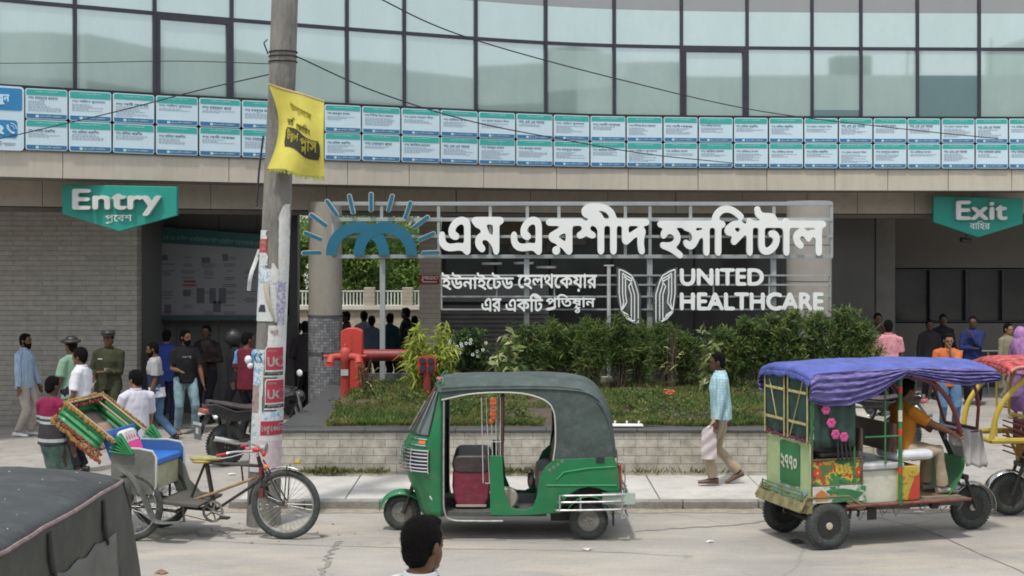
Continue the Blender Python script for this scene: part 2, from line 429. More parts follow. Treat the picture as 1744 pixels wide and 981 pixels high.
# entrance plaza sheet behind the road on both sides of the planter
pz = MB(); pz.quad((-14, 17.6, .05), (14, 17.6, .05), (14, 34, .05), (-14, 34, .05)); pz.quad((-14, 17.0, .004), (14, 17.0, .004), (14, 17.6, .05), (-14, 17.6, .05))
structure(pz.build('plaza', M_plaza, smooth=False))
def ground_strip(name, pts, w, m, z=.005, seed=0):
    r2 = random.Random(seed); P_ = [Vector((X_at(a, GY(b)), GY(b), z)) for a, b in pts]; P_ = spline(P_, 9); q = MB(); L_, R_ = [], []
    for i, p in enumerate(P_):
        d = (P_[min(i + 1, len(P_) - 1)] - P_[max(0, i - 1)]).normalized(); n_ = Vector((-d.y, d.x, 0)); ww = w * r2.uniform(.35, 1.3); p = p + n_ * r2.uniform(-1, 1) * w * .8
        L_.append(p + n_ * ww / 2); R_.append(p - n_ * ww / 2)
    q.add(L_ + R_, [(i, i + 1, len(L_) + i + 1, len(L_) + i) for i in range(len(L_) - 1)])
    return structure(q.build(name, m, smooth=False))
M_joint = mat('joint_dirt', (.19, .18, .155), rough=1, var=.3, scale=20); M_damp = mat('damp_stain', (.245, .23, .20), rough=.6, var=.25, scale=12)
ground_strip('road_joint', [(1380, 860), (1480, 878), (1580, 905), (1660, 940), (1760, 982)], .016, M_joint, seed=1)
ground_strip('road_stain', [(578, 922), (566, 938), (556, 956), (542, 990)], .05, M_damp, seed=2)
ground_strip('road_joint', [(-60, 905), (240, 915), (420, 925), (700, 934), (960, 938), (1180, 948)], .012, M_joint, seed=3)
ground_strip('road_stain', [(1080, 905), (1160, 900), (1290, 890), (1330, 872)], .035, M_damp, seed=4)
ground_strip('road_stain', [(230, 905), (330, 909), (420, 905), (470, 912)], .16, M_damp, seed=5)
# pavement slabs with joints
SZ = .12
sx0, sx1 = X_at(405, 16.8), X_at(1430, 17.5)
sw = MB()
rr = random.Random(5); x = sx0
while x < sx1:
    w = min(rr.uniform(1.15, 1.35), sx1 - x)
    sw.box((x + w / 2, 17.76, SZ / 2 + .03 + rr.uniform(-.004, .004)), (w - .014, 1.78, SZ - .06)); x += w
structure(sw.build('pavement', M_side, bevel=.008))
kb = MB(); x = sx0 - .1
while x < sx1 + .1:
    w = .9; kb.box((x + w / 2, 16.79 + rr.uniform(-.008, .008), .055 + rr.uniform(-.006, .006)), (w - .01, .15, .13)); x += w
structure(kb.build('kerb', M_kerb, bevel=.015))

# ---------------------------------------------------------------- planter with tiled wall
ZW = .72
WX0, WX1 = X_at(470, 18.6), X_at(1500, 18.6)
M_wtile = brick_mat('planter_tile', (.41, .385, .325), (.47, .445, .38), (.23, .21, .175), .30, .108, .005, var=.45)
M_granite = mat('dark_granite', (.075, .077, .078), rough=.45, var=.3, scale=30, bump=.05)
M_soil = mat('soil', (.085, .065, .045), rough=1, var=.35, scale=8, bump=.8)
planter = thing('planter', 'long raised planter with pale brick tiled front wall and dark stone coping', 'planter', ((WX0 + WX1) / 2, 18.7, .05))
MB().box(((WX0 + WX1) / 2, 18.70, .34), (WX1 - WX0, .20, .68)).build('front_wall', M_wtile, planter, world=True)
MB().box((WX0 + .1, 21.6, .34), (.2, 5.6, .68)).build('side_wall', brick_mat('planter_tile_side', (.43, .41, .345), (.5, .475, .40), (.17, .155, .13), .30, .108, .006, axis='YZ', var=.25), planter, world=True)
MB().prism([(WX1 - .2, 18.8), (WX1, 18.8), (WX1 + 1.0, 24.4), (WX1 + .8, 24.4)], .0, .69, 'XY').build('side_wall', MATS['planter_tile_side'], planter, world=True)
cp = MB(); x = WX0 - .03
while x < WX1:
    w = min(1.2, WX1 + .03 - x); cp.box((x + w / 2, 18.73, .705), (w - .005, .32, .034)); x += w
cp.build('coping', M_granite, planter, world=True, bevel=.006)
LX0 = X_at(543, 18.6)
gp = MB(); y = 18.91
while y < 24.4:
    gp.prism([(WX0, y), (LX0 + .0 + (y - 18.9) * -.05, y), (LX0 + (y - 18.9) * -.05, y + .595), (WX0, y + .595)], .68, .725, 'XY'); y += .6
gp.build('stone_slab', M_granite, planter, world=True)
def soil_z(x, y):
    return .715 + .17 * min(1, max(0, (y - 18.85) / 1.6)) + .03 * noise.noise(Vector((x * .9, y * .9, 0)))
MB().grid(lambda u, v: (LX0 + (WX1 - .2 + v - LX0) * u, 18.9 + 5.4 * v, soil_z(LX0 + (WX1 - LX0) * u, 18.9 + 5.4 * v)), 60, 30).build('soil_bed', M_soil, planter, world=True)
# white grating plate on the coping
gt = thing('drain_cover', 'white slotted metal strip lying on the planter coping right of the green auto', 'metal strip', P(1078, 717, 18.85))
g = MB(); a = P(1040, 716, 18.82); bq = P(1095, 716, 18.82); zc = .735
g.box(((a.x + bq.x) / 2, 18.85, zc + .012), (bq.x - a.x, .2, .02))
for k in range(3): g.tube((a.x + .06 + k * .16, 18.85, zc + .02), (a.x + .06 + k * .16, 18.85, zc + .07), .014)
g.build('plate', mat('white_metal', (.7, .7, .68), rough=.5), gt, world=True, bevel=.004)

# ================================================================= HOSPITAL BUILDING
bld = thing('hospital_building', 'hospital front with curved band of windows over a cream fascia and dark open porch', 'building', (0, 26, 0))
CV = [(-14.5, 17.0), (-11, 19.3), (-7.8, 21.48), (-6.3, 22.42), (-4.71, 23.38), (-2.82, 24.42), (-1.82, 24.93), (-.52, 25.6), (.7, 26.12), (1.97, 26.48), (3.8, 26.72), (5.83, 26.85), (9.79, 26.97), (14, 27.0), (18, 27.0)]
CS = [Vector((p.x, p.y)) for p in spline([(a, b, 0) for a, b in CV], 12)]
CL = [0.0]
for i in range(1, len(CS)): CL.append(CL[-1] + (CS[i] - CS[i - 1]).length)
def c_at(s):
    s = min(max(s, 0), CL[-1] - 1e-6)
    i = max(j for j in range(len(CL)) if CL[j] <= s); i = min(i, len(CS) - 2)
    t = (s - CL[i]) / (CL[i + 1] - CL[i]); return CS[i].lerp(CS[i + 1], t), (CS[i + 1] - CS[i]).normalized()
def s_at_px(px, off=0.0):
    best = None
    for i in range(len(CS)):
        y = CS[i].y + off; v = CX + F * CS[i].x / y
        if v >= px:
            v0 = CX + F * CS[i - 1].x / (CS[i - 1].y + off); return CL[i - 1] + (CL[i] - CL[i - 1]) * (px - v0) / (v - v0)
    return CL[-1]
def pt(s, z, off=0.0):
    p, t = c_at(s); n = Vector((t.y, -t.x))     # towards the street
    q = p - n * off; return Vector((q.x, q.y, z))   # off > 0: into the building
def band(mb, s0, s1, z0, z1, off, th, mi=0, step=.5):
    n = max(1, int((s1 - s0) / step)); ring = []
    for i in range(n + 1):
        s = s0 + (s1 - s0) * i / n
        ring.append([pt(s, z0, off), pt(s, z1, off), pt(s, z1, off + th), pt(s, z0, off + th)])
    vs = [v for r in ring for v in r]; fs = []
    for i in range(n):
        for j in range(4): fs.append((i * 4 + j, (i + 1) * 4 + j, (i + 1) * 4 + (j + 1) % 4, i * 4 + (j + 1) % 4))
    fs += [(0, 1, 2, 3), (n * 4 + 3, n * 4 + 2, n * 4 + 1, n * 4)]
    mb.add(vs, fs, mi)
SA, SB = s_at_px(-230), s_at_px(2100)
M_fascia = mat('cream_cladding', (.50, .455, .375), rough=.55, var=.07, scale=1.5, bump=.03, dirt=.25, dirtcol=(.25, .2, .15), stretch=(3, 3, .5))
M_gap = mat('joint_black', (.03, .03, .03), rough=.9)
M_soffit = mat('soffit_grey', (.17, .165, .155), rough=.8, var=.12)
# fascia panels
joints = [-190, -80, 107, 390, 497, 592, 697, 824, 948, 1070, 1189, 1306, 1422, 1512, 1615, 1723, 1850, 2000]
fa = MB(); js = [s_at_px(q) for q in joints]
for a, b in zip(js[:-1], js[1:]): band(fa, a + .006, b - .006, 4.2, 4.6, 0, .05)
fa.build('fascia', M_fascia, bld, world=True, angle=20)
bk = MB(); band(bk, SA, SB, 4.205, 5.62, .055, .05); bk.build('fascia_backing', M_gap, bld, world=True)
ld = MB(); band(ld, SA, SB, 4.598, 4.62, -.03, .08); ld.build('fascia_ledge', mat('dark_ledge', (.12, .12, .12), rough=.6), bld, world=True)
sf = MB(); band(sf, SA, SB, 4.19, 4.204, .02, 1.2); sf.build('soffit', M_soffit, bld, world=True)
# recessed beam
bj = [-200, -100, 6, 130, 270, 408, 505, 600, 697, 815, 932, 1050, 1160, 1270, 1378, 1463, 1560, 1660, 1765, 1870, 2000]
be = MB(); bs = [s_at_px(q, .95) for q in bj]
for a, b in zip(bs[:-1], bs[1:]): band(be, a + .005, b - .005, 3.78, 4.19, .95, .05)
be.build('beam', mat('beam_cladding', (.42, .37, .30), rough=.6, var=.08, dirt=.25), bld, world=True, angle=20)
bb = MB(); band(bb, SA, SB, 3.77, 4.19, 1.003, .35); bb.build('beam_core', M_gap, bld, world=True)
bd = MB(); band(bd, SA, SB, 3.69, 3.769, 1.02, .1); bd.build('beam_trim', mat('trim_brown', (.12, .105, .09), rough=.7), bld, world=True)
# glass material: frosted film behind a reflecting pane
def glass_mat(name, col, refl=.34, rough=.03):
    m = bpy.data.materials.new(name); m.use_nodes = True; MATS[name] = m; N, L = m.node_tree.nodes, m.node_tree.links; b = N['Principled BSDF']
    tc = N.new('ShaderNodeTexCoord'); n = N.new('ShaderNodeTexNoise'); n.inputs['Scale'].default_value = 1.3; n.inputs['Detail'].default_value = 7; n.inputs['Roughness'].default_value = .7
    mp = N.new('ShaderNodeMapping'); mp.inputs['Scale'].default_value = (1, 1, .5); L.new(tc.outputs['Object'], mp.inputs[0]); L.new(mp.outputs[0], n.inputs['Vector'])
    r = N.new('ShaderNodeValToRGB'); r.color_ramp.elements[0].position = .35; r.color_ramp.elements[1].position = .75
    r.color_ramp.elements[0].color = (*[c * .93 for c in col], 1); r.color_ramp.elements[1].color = (*[min(1, c * 1.1) for c in col], 1)
    L.new(n.outputs['Fac'], r.inputs[0]); L.new(r.outputs[0], b.inputs['Base Color']); b.inputs['Roughness'].default_value = .6; b.inputs['Specular IOR Level'].default_value = 0
    gl = N.new('ShaderNodeBsdfGlossy'); gl.inputs['Roughness'].default_value = rough; gl.inputs['Color'].default_value = (.86, .95, .97, 1)
    bp = N.new('ShaderNodeBump'); bp.inputs['Strength'].default_value = .006; bp.inputs['Distance'].default_value = .05; n2 = N.new('ShaderNodeTexNoise'); n2.inputs['Scale'].default_value = .8; L.new(tc.outputs['Object'], n2.inputs['Vector'])
    L.new(n2.outputs['Fac'], bp.inputs['Height']); L.new(bp.outputs[0], gl.inputs['Normal'])
    mx = N.new('ShaderNodeMixShader'); mx.inputs[0].default_value = refl; L.new(b.outputs[0], mx.inputs[1]); L.new(gl.outputs[0], mx.inputs[2]); L.new(mx.outputs[0], N['Material Output'].inputs[0])
    return m
M_pane = glass_mat('frosted_pane', (.37, .485, .445), .33)
M_pane_t = glass_mat('teal_pane', (.10, .19, .20), .30)
M_pane_b = glass_mat('soffit_reflection_pane', (.17, .15, .125), .22)  # brown-grey colour stands in for a soffit reflected in the top panes
M_mull = mat('mullion_dark', (.045, .045, .06), rough=.45, metal=.3)
mu = [-300, -170, -120, 5, 140, 275, 405, 505, 600, 697, 818, 935, 1049, 1162, 1273, 1383, 1466, 1562, 1667, 1765, 1870, 2000]
ms = [s_at_px(q, .22) for q in mu]
Z0, Z1, Z2, Z3 = 5.45, 6.93, 7.62, 8.4
def fr(mb, s0, s1, z0, z1, w, off, d):
    band(mb, s0, s1, z0, z0 + w, off, d); band(mb, s0, s1, z1 - w, z1, off, d)
    for a, b in ((s0, s0 + w), (s1 - w, s1)): band(mb, a, b, z0 + w, z1 - w, off, d)
for i, (a, b) in enumerate(zip(ms[:-1], ms[1:])):
    fm = MB(); w = .028
    band(fm, a - w, a + w, Z0, Z3, .16, .1)
    band(fm, a + w, b - w, Z1 - .03, Z1 + .03, .17, .08); band(fm, a + w, b - w, Z3 - .03, Z3 + .03, .17, .08)
    if i in (5, 13, 19): fr(fm, a + w, b - w, Z0, Z1 - .03, .06, .15, .08)
    wf = fm.build('window', M_mull, bld, world=True, angle=20)
    tz = [(Z0, Z1 - .03, M_pane), (Z1 + .03, Z2, M_pane), (Z2 + .001, Z3 - .03, M_pane_b)]
    for k, (z0, z1, mt) in enumerate(tz):
        p = MB()
        if i == 17 and k == 0:
            band(p, a + w, b - w, z0, 6.42, .2, .02, 1); band(p, a + w, b - w, 6.422, z1, .2, .02, 0); p.build('pane', [M_pane, M_pane_t], wf, world=True, angle=20)
        elif i == 15 and k == 0:
            band(p, a + w, b - w, z0, 5.75, .2, .02, 1); band(p, a + w, b - w, 5.752, z1, .2, .02, 0); p.build('pane', [M_pane, M_pane_t], wf, world=True, angle=20)
        else:
            band(p, a + w, b - w, z0, z1, .2, .02); p.build('pane', mt, wf, world=True, angle=20)
uw = MB(); band(uw, SA, SB, 8.43, 9.3, .1, .4); uw.build('upper_wall', M_fascia, bld, world=True)
rf = MB(); rf.prism([(q.x, q.y) for q in [pt(SA + (SB - SA) * i / 40, 0, .6) for i in range(41)]] + [(16, 38), (-1.2, 38), (-1.2, 30.2), (-16, 30.2)], 4.55, 4.7, 'XY'); rf.build('floor_slab', M_soffit, bld, world=True)
# porch ceiling
ce = MB(); ce.prism([(q.x, q.y) for q in [pt(SA + (SB - SA) * i / 40, 0, 1.36) for i in range(41)]] + [(16, 34), (-1.3, 34), (-1.3, 30.2), (-16, 30.2)], 4.0, 4.05, 'XY'); ce.build('porch_ceiling', mat('porch_ceiling', (.22, .21, .20), rough=.9), bld, world=True)

# ---------------------------------------------------------------- porch walls and columns
M_dwall = brick_mat('porch_brick', (.285, .268, .238), (.345, .322, .285), (.235, .22, .192), .5, .085, .008, var=.22, bump=.7, rough=.75)
MB().box((-10.2, 24.15, 2.0), (7.62, .3, 4.0)).build('brick_wall', M_dwall, bld, world=True)           # left bay
M_panelg = mat('grey_panel', (.115, .113, .11), rough=.5, var=.06)
pw = MB(); px_ = [230, 300, 372, 437, 500]
for a, b in zip(px_[:-1], px_[1:]): pw.box(((X_at(a, 26) + X_at(b, 26)) / 2, 26.1, 2.0), (X_at(b, 26) - X_at(a, 26) - .012, .1, 4.0))
pw.build('panel_wall', M_panelg, bld, world=True)
MB().box((-6.45, 25.2, 2.0), (.1, 2.0, 4.0)).build('return_wall', M_panelg, bld, world=True)
x = X_at(498, 25.8); MB().box((x, 25.9, 2.0), (.2, .3, 4.0)).build('dark_post', mat('post_dark', (.035, .035, .035), rough=.5), bld, world=True, bevel=.01)
# round column left: smooth drum on top of mosaic
M_mosaic = mat('mosaic', (.15, .155, .16), rough=.35, var=.25, scale=9)
def mosaic_material():
    m = bpy.data.materials.new('mosaic_tiles'); m.use_nodes = True; N, L = m.node_tree.nodes, m.node_tree.links; b = N['Principled BSDF']; b.inputs['Roughness'].default_value = .3
    tc = N.new('ShaderNodeTexCoord'); sp = N.new('ShaderNodeSeparateXYZ'); L.new(tc.outputs['Object'], sp.inputs[0])
    at = N.new('ShaderNodeMath'); at.operation = 'ARCTAN2'; L.new(sp.outputs[1], at.inputs[0]); L.new(sp.outputs[0], at.inputs[1])
    mu_ = N.new('ShaderNodeMath'); mu_.operation = 'MULTIPLY'; mu_.inputs[1].default_value = .29; L.new(at.outputs[0], mu_.inputs[0])
    cb = N.new('ShaderNodeCombineXYZ'); L.new(mu_.outputs[0], cb.inputs[0]); L.new(sp.outputs[2], cb.inputs[1])
    bt = N.new('ShaderNodeTexBrick'); bt.offset = 0; L.new(cb.outputs[0], bt.inputs['Vector']); bt.inputs['Scale'].default_value = 1; bt.inputs['Brick Width'].default_value = .05; bt.inputs['Row Height'].default_value = .05; bt.inputs['Mortar Size'].default_value = .003
    bt.inputs['Color1'].default_value = (.12, .125, .13, 1); bt.inputs['Color2'].default_value = (.26, .26, .27, 1); bt.inputs['Mortar'].default_value = (.06, .06, .06, 1); L.new(bt.outputs['Color'], b.inputs['Base Color'])
    return m
M_mos = mosaic_material(); M_cream = mat('column_paint', (.29, .27, .225), rough=.6, var=.12, dirt=.35, dirtcol=(.12, .11, .09), stretch=(2, 2, .5))
def column(px, Y, r, zb, zt, zm):
    c = thing('porch_column', None, None, (X_at(px, Y), Y, zb)); c.parent = bld; c.location = Vector(c.location) - BASE[bld.name]
    return c
cx_, cyy = X_at(554, 24.5), 24.5
def colpart(name, prof, m, x, y, z, parent=bld):
    q = MB().lathe(prof, (0, 0, 0), n=40); o = q.build(name, m, parent, angle=30); o.location = Vector((x, y, z)) - BASE[parent.name]; return o
c1 = colpart('column', [(.29, 0), (.29, 1.95)], M_cream, cx_, cyy, 1.95)
for z0, z1, m in ((-1.3, -.86, M_mos), (-.80, -.01, M_mos)):
    pass
def subcol(prof, m, name, par):
    o = MB().lathe(prof, (0, 0, 0), n=40).build(name, m, par, angle=30); return o
subcol([(.295, -1.9), (.295, -.7)], M_mos, 'mosaic_base', c1)
subcol([(.303, -.7), (.303, -.64)], M_granite, 'stone_ring', c1)
subcol([(.295, -.639), (.295, -.04)], M_mos, 'mosaic_base', c1)
subcol([(.303, -.04), (.303, .0)], M_granite, 'stone_ring', c1)
cx2 = X_at(1378, 25.4)
c2 = colpart('column', [(.40, 0), (.40, 3.65)], mat('column_tile', (.33, .31, .275), rough=.45, var=.08), cx2, 25.4, .3)
for z in (.9, 1.55, 2.2, 2.85): subcol([(.4015, z), (.4015, z + .012)], M_gap, 'joint', c2)
c3 = MB(); x0, x1 = X_at(714, 28), X_at(750, 28)
c3.box(((x0 + x1) / 2, 28.15, 2.1), (x1 - x0, .3, 4.0)); c3.build('tile_pillar', brick_mat('pillar_tile', (.42, .37, .30), (.46, .41, .335), (.25, .22, .18), .5, .10, .005, var=.1), bld, world=True)
# dark core behind the sign: lobby front
M_dark = mat('lobby_dark', (.085, .082, .078), rough=.45, var=.2, scale=.8)
M_glassd = mat('dark_glass', (.045, .045, .046), rough=.12, var=.1, spec=.7)
M_lv = mat('louvre_metal', (.17, .165, .16), rough=.5, metal=.3)
lb = MB(); lb.box(((X_at(750, 29) + X_at(1500, 29)) / 2, 29.6, 2.1), (X_at(1500, 29) - X_at(750, 29), .2, 4.2)); lb.build('lobby_wall', M_dark, bld, world=True)
lg = MB()
for a, b in ((756, 842), (846, 934), (938, 1040), (1044, 1180), (1184, 1330)): lg.box(((X_at(a, 29.4) + X_at(b, 29.4)) / 2, 29.42, 1.75), (X_at(b, 29.4) - X_at(a, 29.4), .05, 3.3))
lg.build('lobby_glass', M_glassd, bld, world=True)
lv = MB(); z = Z_at(600, 28.2)
while z < Z_at(517, 28.2):
    lv.box(((X_at(727, 28.2) + X_at(935, 28.2)) / 2, 28.2, z), (X_at(935, 28.2) - X_at(727, 28.2), .09, .045), Matrix.Rotation(R(35), 3, 'X')); z += .09
lv.build('louvre_screen', M_lv, bld, world=True)
MB().box(((X_at(727, 28.5) + X_at(935, 28.5)) / 2, 28.5, Z_at(560, 28.5)), (X_at(935, 28.5) - X_at(727, 28.5), .1, 1.3)).build('louvre_backing', M_dark, bld, world=True)
MB().box(((X_at(727, 28.15) + X_at(935, 28.15)) / 2, 28.3, Z_at(500, 28.15)), (X_at(935, 28.15) - X_at(727, 28.15), .12, .33)).build('louvre_header', mat('header_grey', (.13, .13, .13), rough=.6), bld, world=True)
MB().box((X_at(895, 28.9), 28.9, 3.42), (X_at(950, 29) - X_at(845, 29) + 1.2, .1, .5)).build('lobby_lintel', mat('lintel_brown', (.15, .13, .11), rough=.7), bld, world=True)
for pxx, w in ((790, .55), (880, .5), (842, .45), (948, .55)):
    pass
# right bay: brown wall, piers, dark windows
M_rwall = mat('bay_wall', (.15, .14, .125), rough=.75, var=.08, scale=.7)
YR = 31.0
w0, w1, wz0, wz1 = X_at(1522, YR), 14.5, Z_at(548, YR), Z_at(458, YR)
rw = MB(); xa = X_at(1300, YR)
rw.box(((xa + w0) / 2, YR, 2.1), (w0 - xa, .2, 4.2)); rw.box(((w0 + w1) / 2, YR, (wz1 + 4.2) / 2), (w1 - w0, .2, 4.2 - wz1)); rw.box(((w0 + w1) / 2, YR, wz0 / 2), (w1 - w0, .2, wz0))
rw.build('bay_wall', M_rwall, bld, world=True)
gw = MB(); gw.box(((w0 + w1) / 2, YR + .06, (wz0 + wz1) / 2), (w1 - w0, .04, wz1 - wz0)); gw.build('bay_glass', mat('bay_glass', (.05, .05, .047), rough=.12, var=.15), bld, world=True)
gm = MB(); 
for q in (1522, 1583, 1644, 1706, 1768, 1830): gm.box((X_at(q, YR), YR - .04, (wz0 + wz1) / 2), (.05, .12, wz1 - wz0 - .06))
for zz in (wz0, wz1): gm.box(((w0 + w1) / 2, YR - .04, zz), (w1 - w0 + .05, .12, .05))
gm.build('bay_window_frame', M_mull, bld, world=True)
MB().box((X_at(1507, 30), 30.2, 2.1), (X_at(1523, 30) - X_at(1490, 30), .5, 4.2)).build('pier', mat('pier_paint', (.19, .18, .165), rough=.7), bld, world=True, bevel=.01)
dp = MB()
for a, b, c, d in ((1412, 1488, 372, 433), (1412, 1488, 435, 512)): dp.box(((X_at(a, 30) + X_at(b, 30)) / 2, 30.3, (Z_at(c, 30) + Z_at(d, 30)) / 2), (X_at(b, 30) - X_at(a, 30) - .01, .1, Z_at(c, 30) - Z_at(d, 30) - .01))
dp.build('dark_cladding', mat('dark_clad', (.09, .088, .083), rough=.5), bld, world=True)
MB().box(((X_at(1600, YR) + 14.5) / 2, YR - .16, .42), (14.5 - X_at(1600, YR), .1, .84)).build('dado', mat('dado_dark', (.03, .03, .033), rough=.5), bld, world=True)
rl = MB()
for zz in (.55, .95): rl.tube((X_at(1560, 29.4), 29.4, zz), (14, 29.4, zz), .025)
for q in range(8): rl.tube((X_at(1560, 29.4) + q * .75, 29.4, .05), (X_at(1560, 29.4) + q * .75, 29.4, .95), .02)
rl.build('porch_rail', mat('steel_rail', (.35, .35, .35), rough=.3, metal=.9), bld, world=True)
# sloping ramp soffit seen through the entry bay
rs = MB(); rs.add([P(270, 360, 24.3), P(500, 372, 24.3), P(500, 396, 24.3), P(270, 352, 24.3)], [(0, 1, 2, 3)]);
rs = MB().box((-4.6, 28.5, 3.92), (4.0, 4.6, .12), Matrix.Rotation(R(2.5), 3, 'Y')); rs.build('ramp_soffit', M_soffit, bld, world=True)
# ---------------------------------------------------------------- street behind the camera (it shows in the glass)
op = thing('opposite_building', 'plain grey unfinished block across the street with bare columns on its roof', 'building', (0, -14, 0))
MB().box((2, -14, 5.5), (90, 8, 11.0)).build('wall', mat('opposite_render', (.42, .45, .43), rough=.9, var=.1, scale=.3), op, world=True)
MB().box((50, -14, 6.6), (47, 8, 13.2)).build('wall', MATS['opposite_render'], op, world=True)  # unseen taller wing, added to raise the roofline reflected in the left panes
tk = MB(); rr = random.Random(11)
for x in (-13, -3.2, 3, 11, 19): tk.box((x, -12.2, 11.6), (rr.uniform(.8, 1.6), 1.2, rr.uniform(.6, 1.2)))
tk.build('roof_tank', mat('tank_dark', (.07, .07, .07), rough=.7), op, world=True)
rb = MB()
for x in (-8, -7.8, -7.4, 1.1, 1.4, 5.2, 5.4, 14, 14.3, 14.6, 21, 21.3, 24): rb.tube((x, -11, 10.9), (x + .05, -11, 12.3 + rr.random()), .035, n=6)
rb.build('reinforcement_bars', mat('rust_bar', (.12, .07, .05), rough=.9), op, world=True)

# ================================================================= far court: wall, railing, trees
M_cwall = brick_mat('court_brick', (.42, .37, .29), (.5, .45, .36), (.3, .27, .22), .4, .1, .006, var=.15)
YC = 35.0
cw = thing('court_wall', 'sunlit tan brick wall under a white railing beyond the porch', 'wall', (X_at(620, YC), YC, 0))
MB().box((X_at(600, YC), YC + .15, Z_at(527, YC) / 2), (9, .3, Z_at(527, YC))).build('masonry', M_cwall, cw, world=True)
MB().box((X_at(600, YC), YC + .12, Z_at(527, YC) + .05), (9.05, .42, .1)).build('coping', mat('pale_coping', (.62, .60, .52), rough=.7), cw, world=True)
fe = thing('court_railing', 'white upright-bar railing with square posts on top of the tan court wall', 'railing', (X_at(620, YC), YC, Z_at(527, YC) + .1))
fb = MB(); z0, z1 = Z_at(522, YC), Z_at(496, YC); x = X_at(450, YC)
while x < X_at(740, YC): fb.box((x, YC + .1, (z0 + z1) / 2), (.03, .03, z1 - z0)); x += .085
for zz in (z0 + .02, z1): fb.box((X_at(595, YC), YC + .1, zz), (X_at(740, YC) - X_at(450, YC), .05, .035))
fb.build('bars', mat('rail_white', (.6, .62, .6), rough=.5), fe, world=True)
for q in (440, 540, 629, 694, 740): MB().box((X_at(q, YC), YC + .1, (z0 + z1) / 2 + .03), (.26, .28, z1 - z0 + .12)).build('post', M_cwall, fe, world=True)
# ================================================================= LETTERING PIECES
def orient(poly, sign):
    a = sum(poly[i][0] * poly[(i + 1) % len(poly)][1] - poly[(i + 1) % len(poly)][0] * poly[i][1] for i in range(len(poly)))
    return poly if a * sign > 0 else poly[::-1]
def stroke(pts, w, sign=-1):
    out = []
    p = spline([(a, b, 0) for a, b in pts], 5)
    for a, b in zip(p[:-1], p[1:]):
        d = (b - a); 
        if d.length < 1e-6: continue
        d.normalize(); n = Vector((-d.y, d.x, 0)) * w / 2; e = d * w * .35
        out.append(orient([((a - e + n).x, (a - e + n).y), ((b + e + n).x, (b + e + n).y), ((b + e - n).x, (b + e - n).y), ((a - e - n).x, (a - e - n).y)], sign))
    return out
def bbx(L): a = [p for l in L for p in l]; return min(p[0] for p in a), max(p[0] for p in a), min(p[1] for p in a), max(p[1] for p in a)
def word(pieces, gap=-.02):
    """pieces: text, or (text, kind) for a conjunct built from its two signs"""
    out = []; cur = 0
    for pc in pieces:
        if pc == ' ': cur += .22; continue
        txt, kind = pc if isinstance(pc, tuple) else (pc, None)
        L = font_loops(txt); x0, x1, y0, y1 = bbx(L)
        big = max(L, key=lambda l: (bbx([l])[1] - bbx([l])[0])); ar = sum(big[i][0] * big[(i + 1) % len(big)][1] - big[(i + 1) % len(big)][0] * big[i][1] for i in range(len(big))); sg = 1 if ar > 0 else -1
        if kind == 'ra': L = L + stroke([(x1 - .08, y0 + .02), (x1 - .26, y0 - .02), (x0 + .04, y0 - .14), (x0 + .16, y0 - .2), (x1 - .12, y0 - .1)], .05, sg)
        elif kind == 'reph': L = L + stroke([(x1 - .25, y1 - .02), (x1 - .12, y1 + .08), (x1 - .02, y1 + .2)], .05, sg)
        elif kind and kind.startswith('sub:'):
            U = font_loops(kind[4:]); a0, a1, b0, b1 = bbx(U); s = .62
            U = [[((p[0] - a0) * s + (x0 + x1) / 2 - (a1 - a0) * s / 2 + .05, (p[1] - b1) * s + y0 + .16) for p in l] for l in U]
            L = [[(p[0], y1 - (y1 - p[1]) * .82) for p in l] for l in L] + U
        dx = cur - x0
        L = [[(p[0] + dx, p[1]) for p in l] for l in L]; out += L; cur += (x1 - x0) + gap
    return out

M_white_l = mat('letter_white', (.80, .82, .80), rough=.45, var=.03)
M_white_s = mat('letter_side', (.42, .44, .44), rough=.5)
M_teal = mat('sign_teal', (.015, .27, .215), rough=.4, var=.06)
M_blue_logo = mat('logo_blue', (.012, .125, .20), rough=.5, var=.08)
M_frame = mat('frame_steel', (.33, .36, .36), rough=.5, metal=.2, var=.12)
M_chrome = mat('chrome', (.75, .75, .74), rough=.16, metal=1.0, var=.05)

def letters(name, src, px0, px1, py0, py1, Y, depth, m, parent, bold=.02, res=40, tilt=0.0, label=None):
    """letters at distance Y, filling a rectangle in metres"""
    a, b = X_at(px0, Y), X_at(px1, Y); zt, zb = Z_at(py0, Y), Z_at(py1, Y)
    vs, fs = text_vs(src, a, b, zb, zt, bold, res, depth)
    mb = MB(); mb.add([(v[0], Y + v[1], v[2] + (v[0] - a) * tilt) for v in vs], fs)
    o = mb.build(name, m, parent, world=True, smooth=False, recalc=True)
    return o

# ---------------------------------------------------------------- main sign on its frame
YS = 22.9
sg = thing('hospital_sign', 'large white Bengali hospital name on a grey steel frame with a blue sunrise emblem', 'sign', (X_at(980, YS), YS + .08, .75))
fm = MB()
def hbar(px0, px1, py, w=.06, mbx=fm, y=YS + .08): a, b = X_at(px0, y), X_at(px1, y); mbx.box(((a + b) / 2, y, Z_at(py, y)), (b - a, .05, w))
def vbar(px, py0, py1, w=.06, mbx=fm, y=YS + .085): z0, z1 = Z_at(py0, y), Z_at(py1, y); mbx.box((X_at(px, y), y, (z0 + z1) / 2), (w, .04, abs(z1 - z0)))
hbar(566, 1418, 347); hbar(566, 1418, 374); hbar(566, 1418, 403, .045); hbar(566, 1418, 437, .06)
for q in (567, 650, 747, 835, 898, 952, 1065, 1107, 1176, 1318, 1416): vbar(q, 347, 437, .05)
fm.build('frame', M_frame, sg, world=True, bevel=.004)
f2 = MB()
for py in (469, 485, 505, 527): hbar(752, 1414, py, .025, f2)
for q in (752, 846, 944, 1038, 1106, 1215, 1310, 1413): vbar(q, 469, 527, .025, f2)
f2.build('lower_frame', M_frame, sg, world=True)
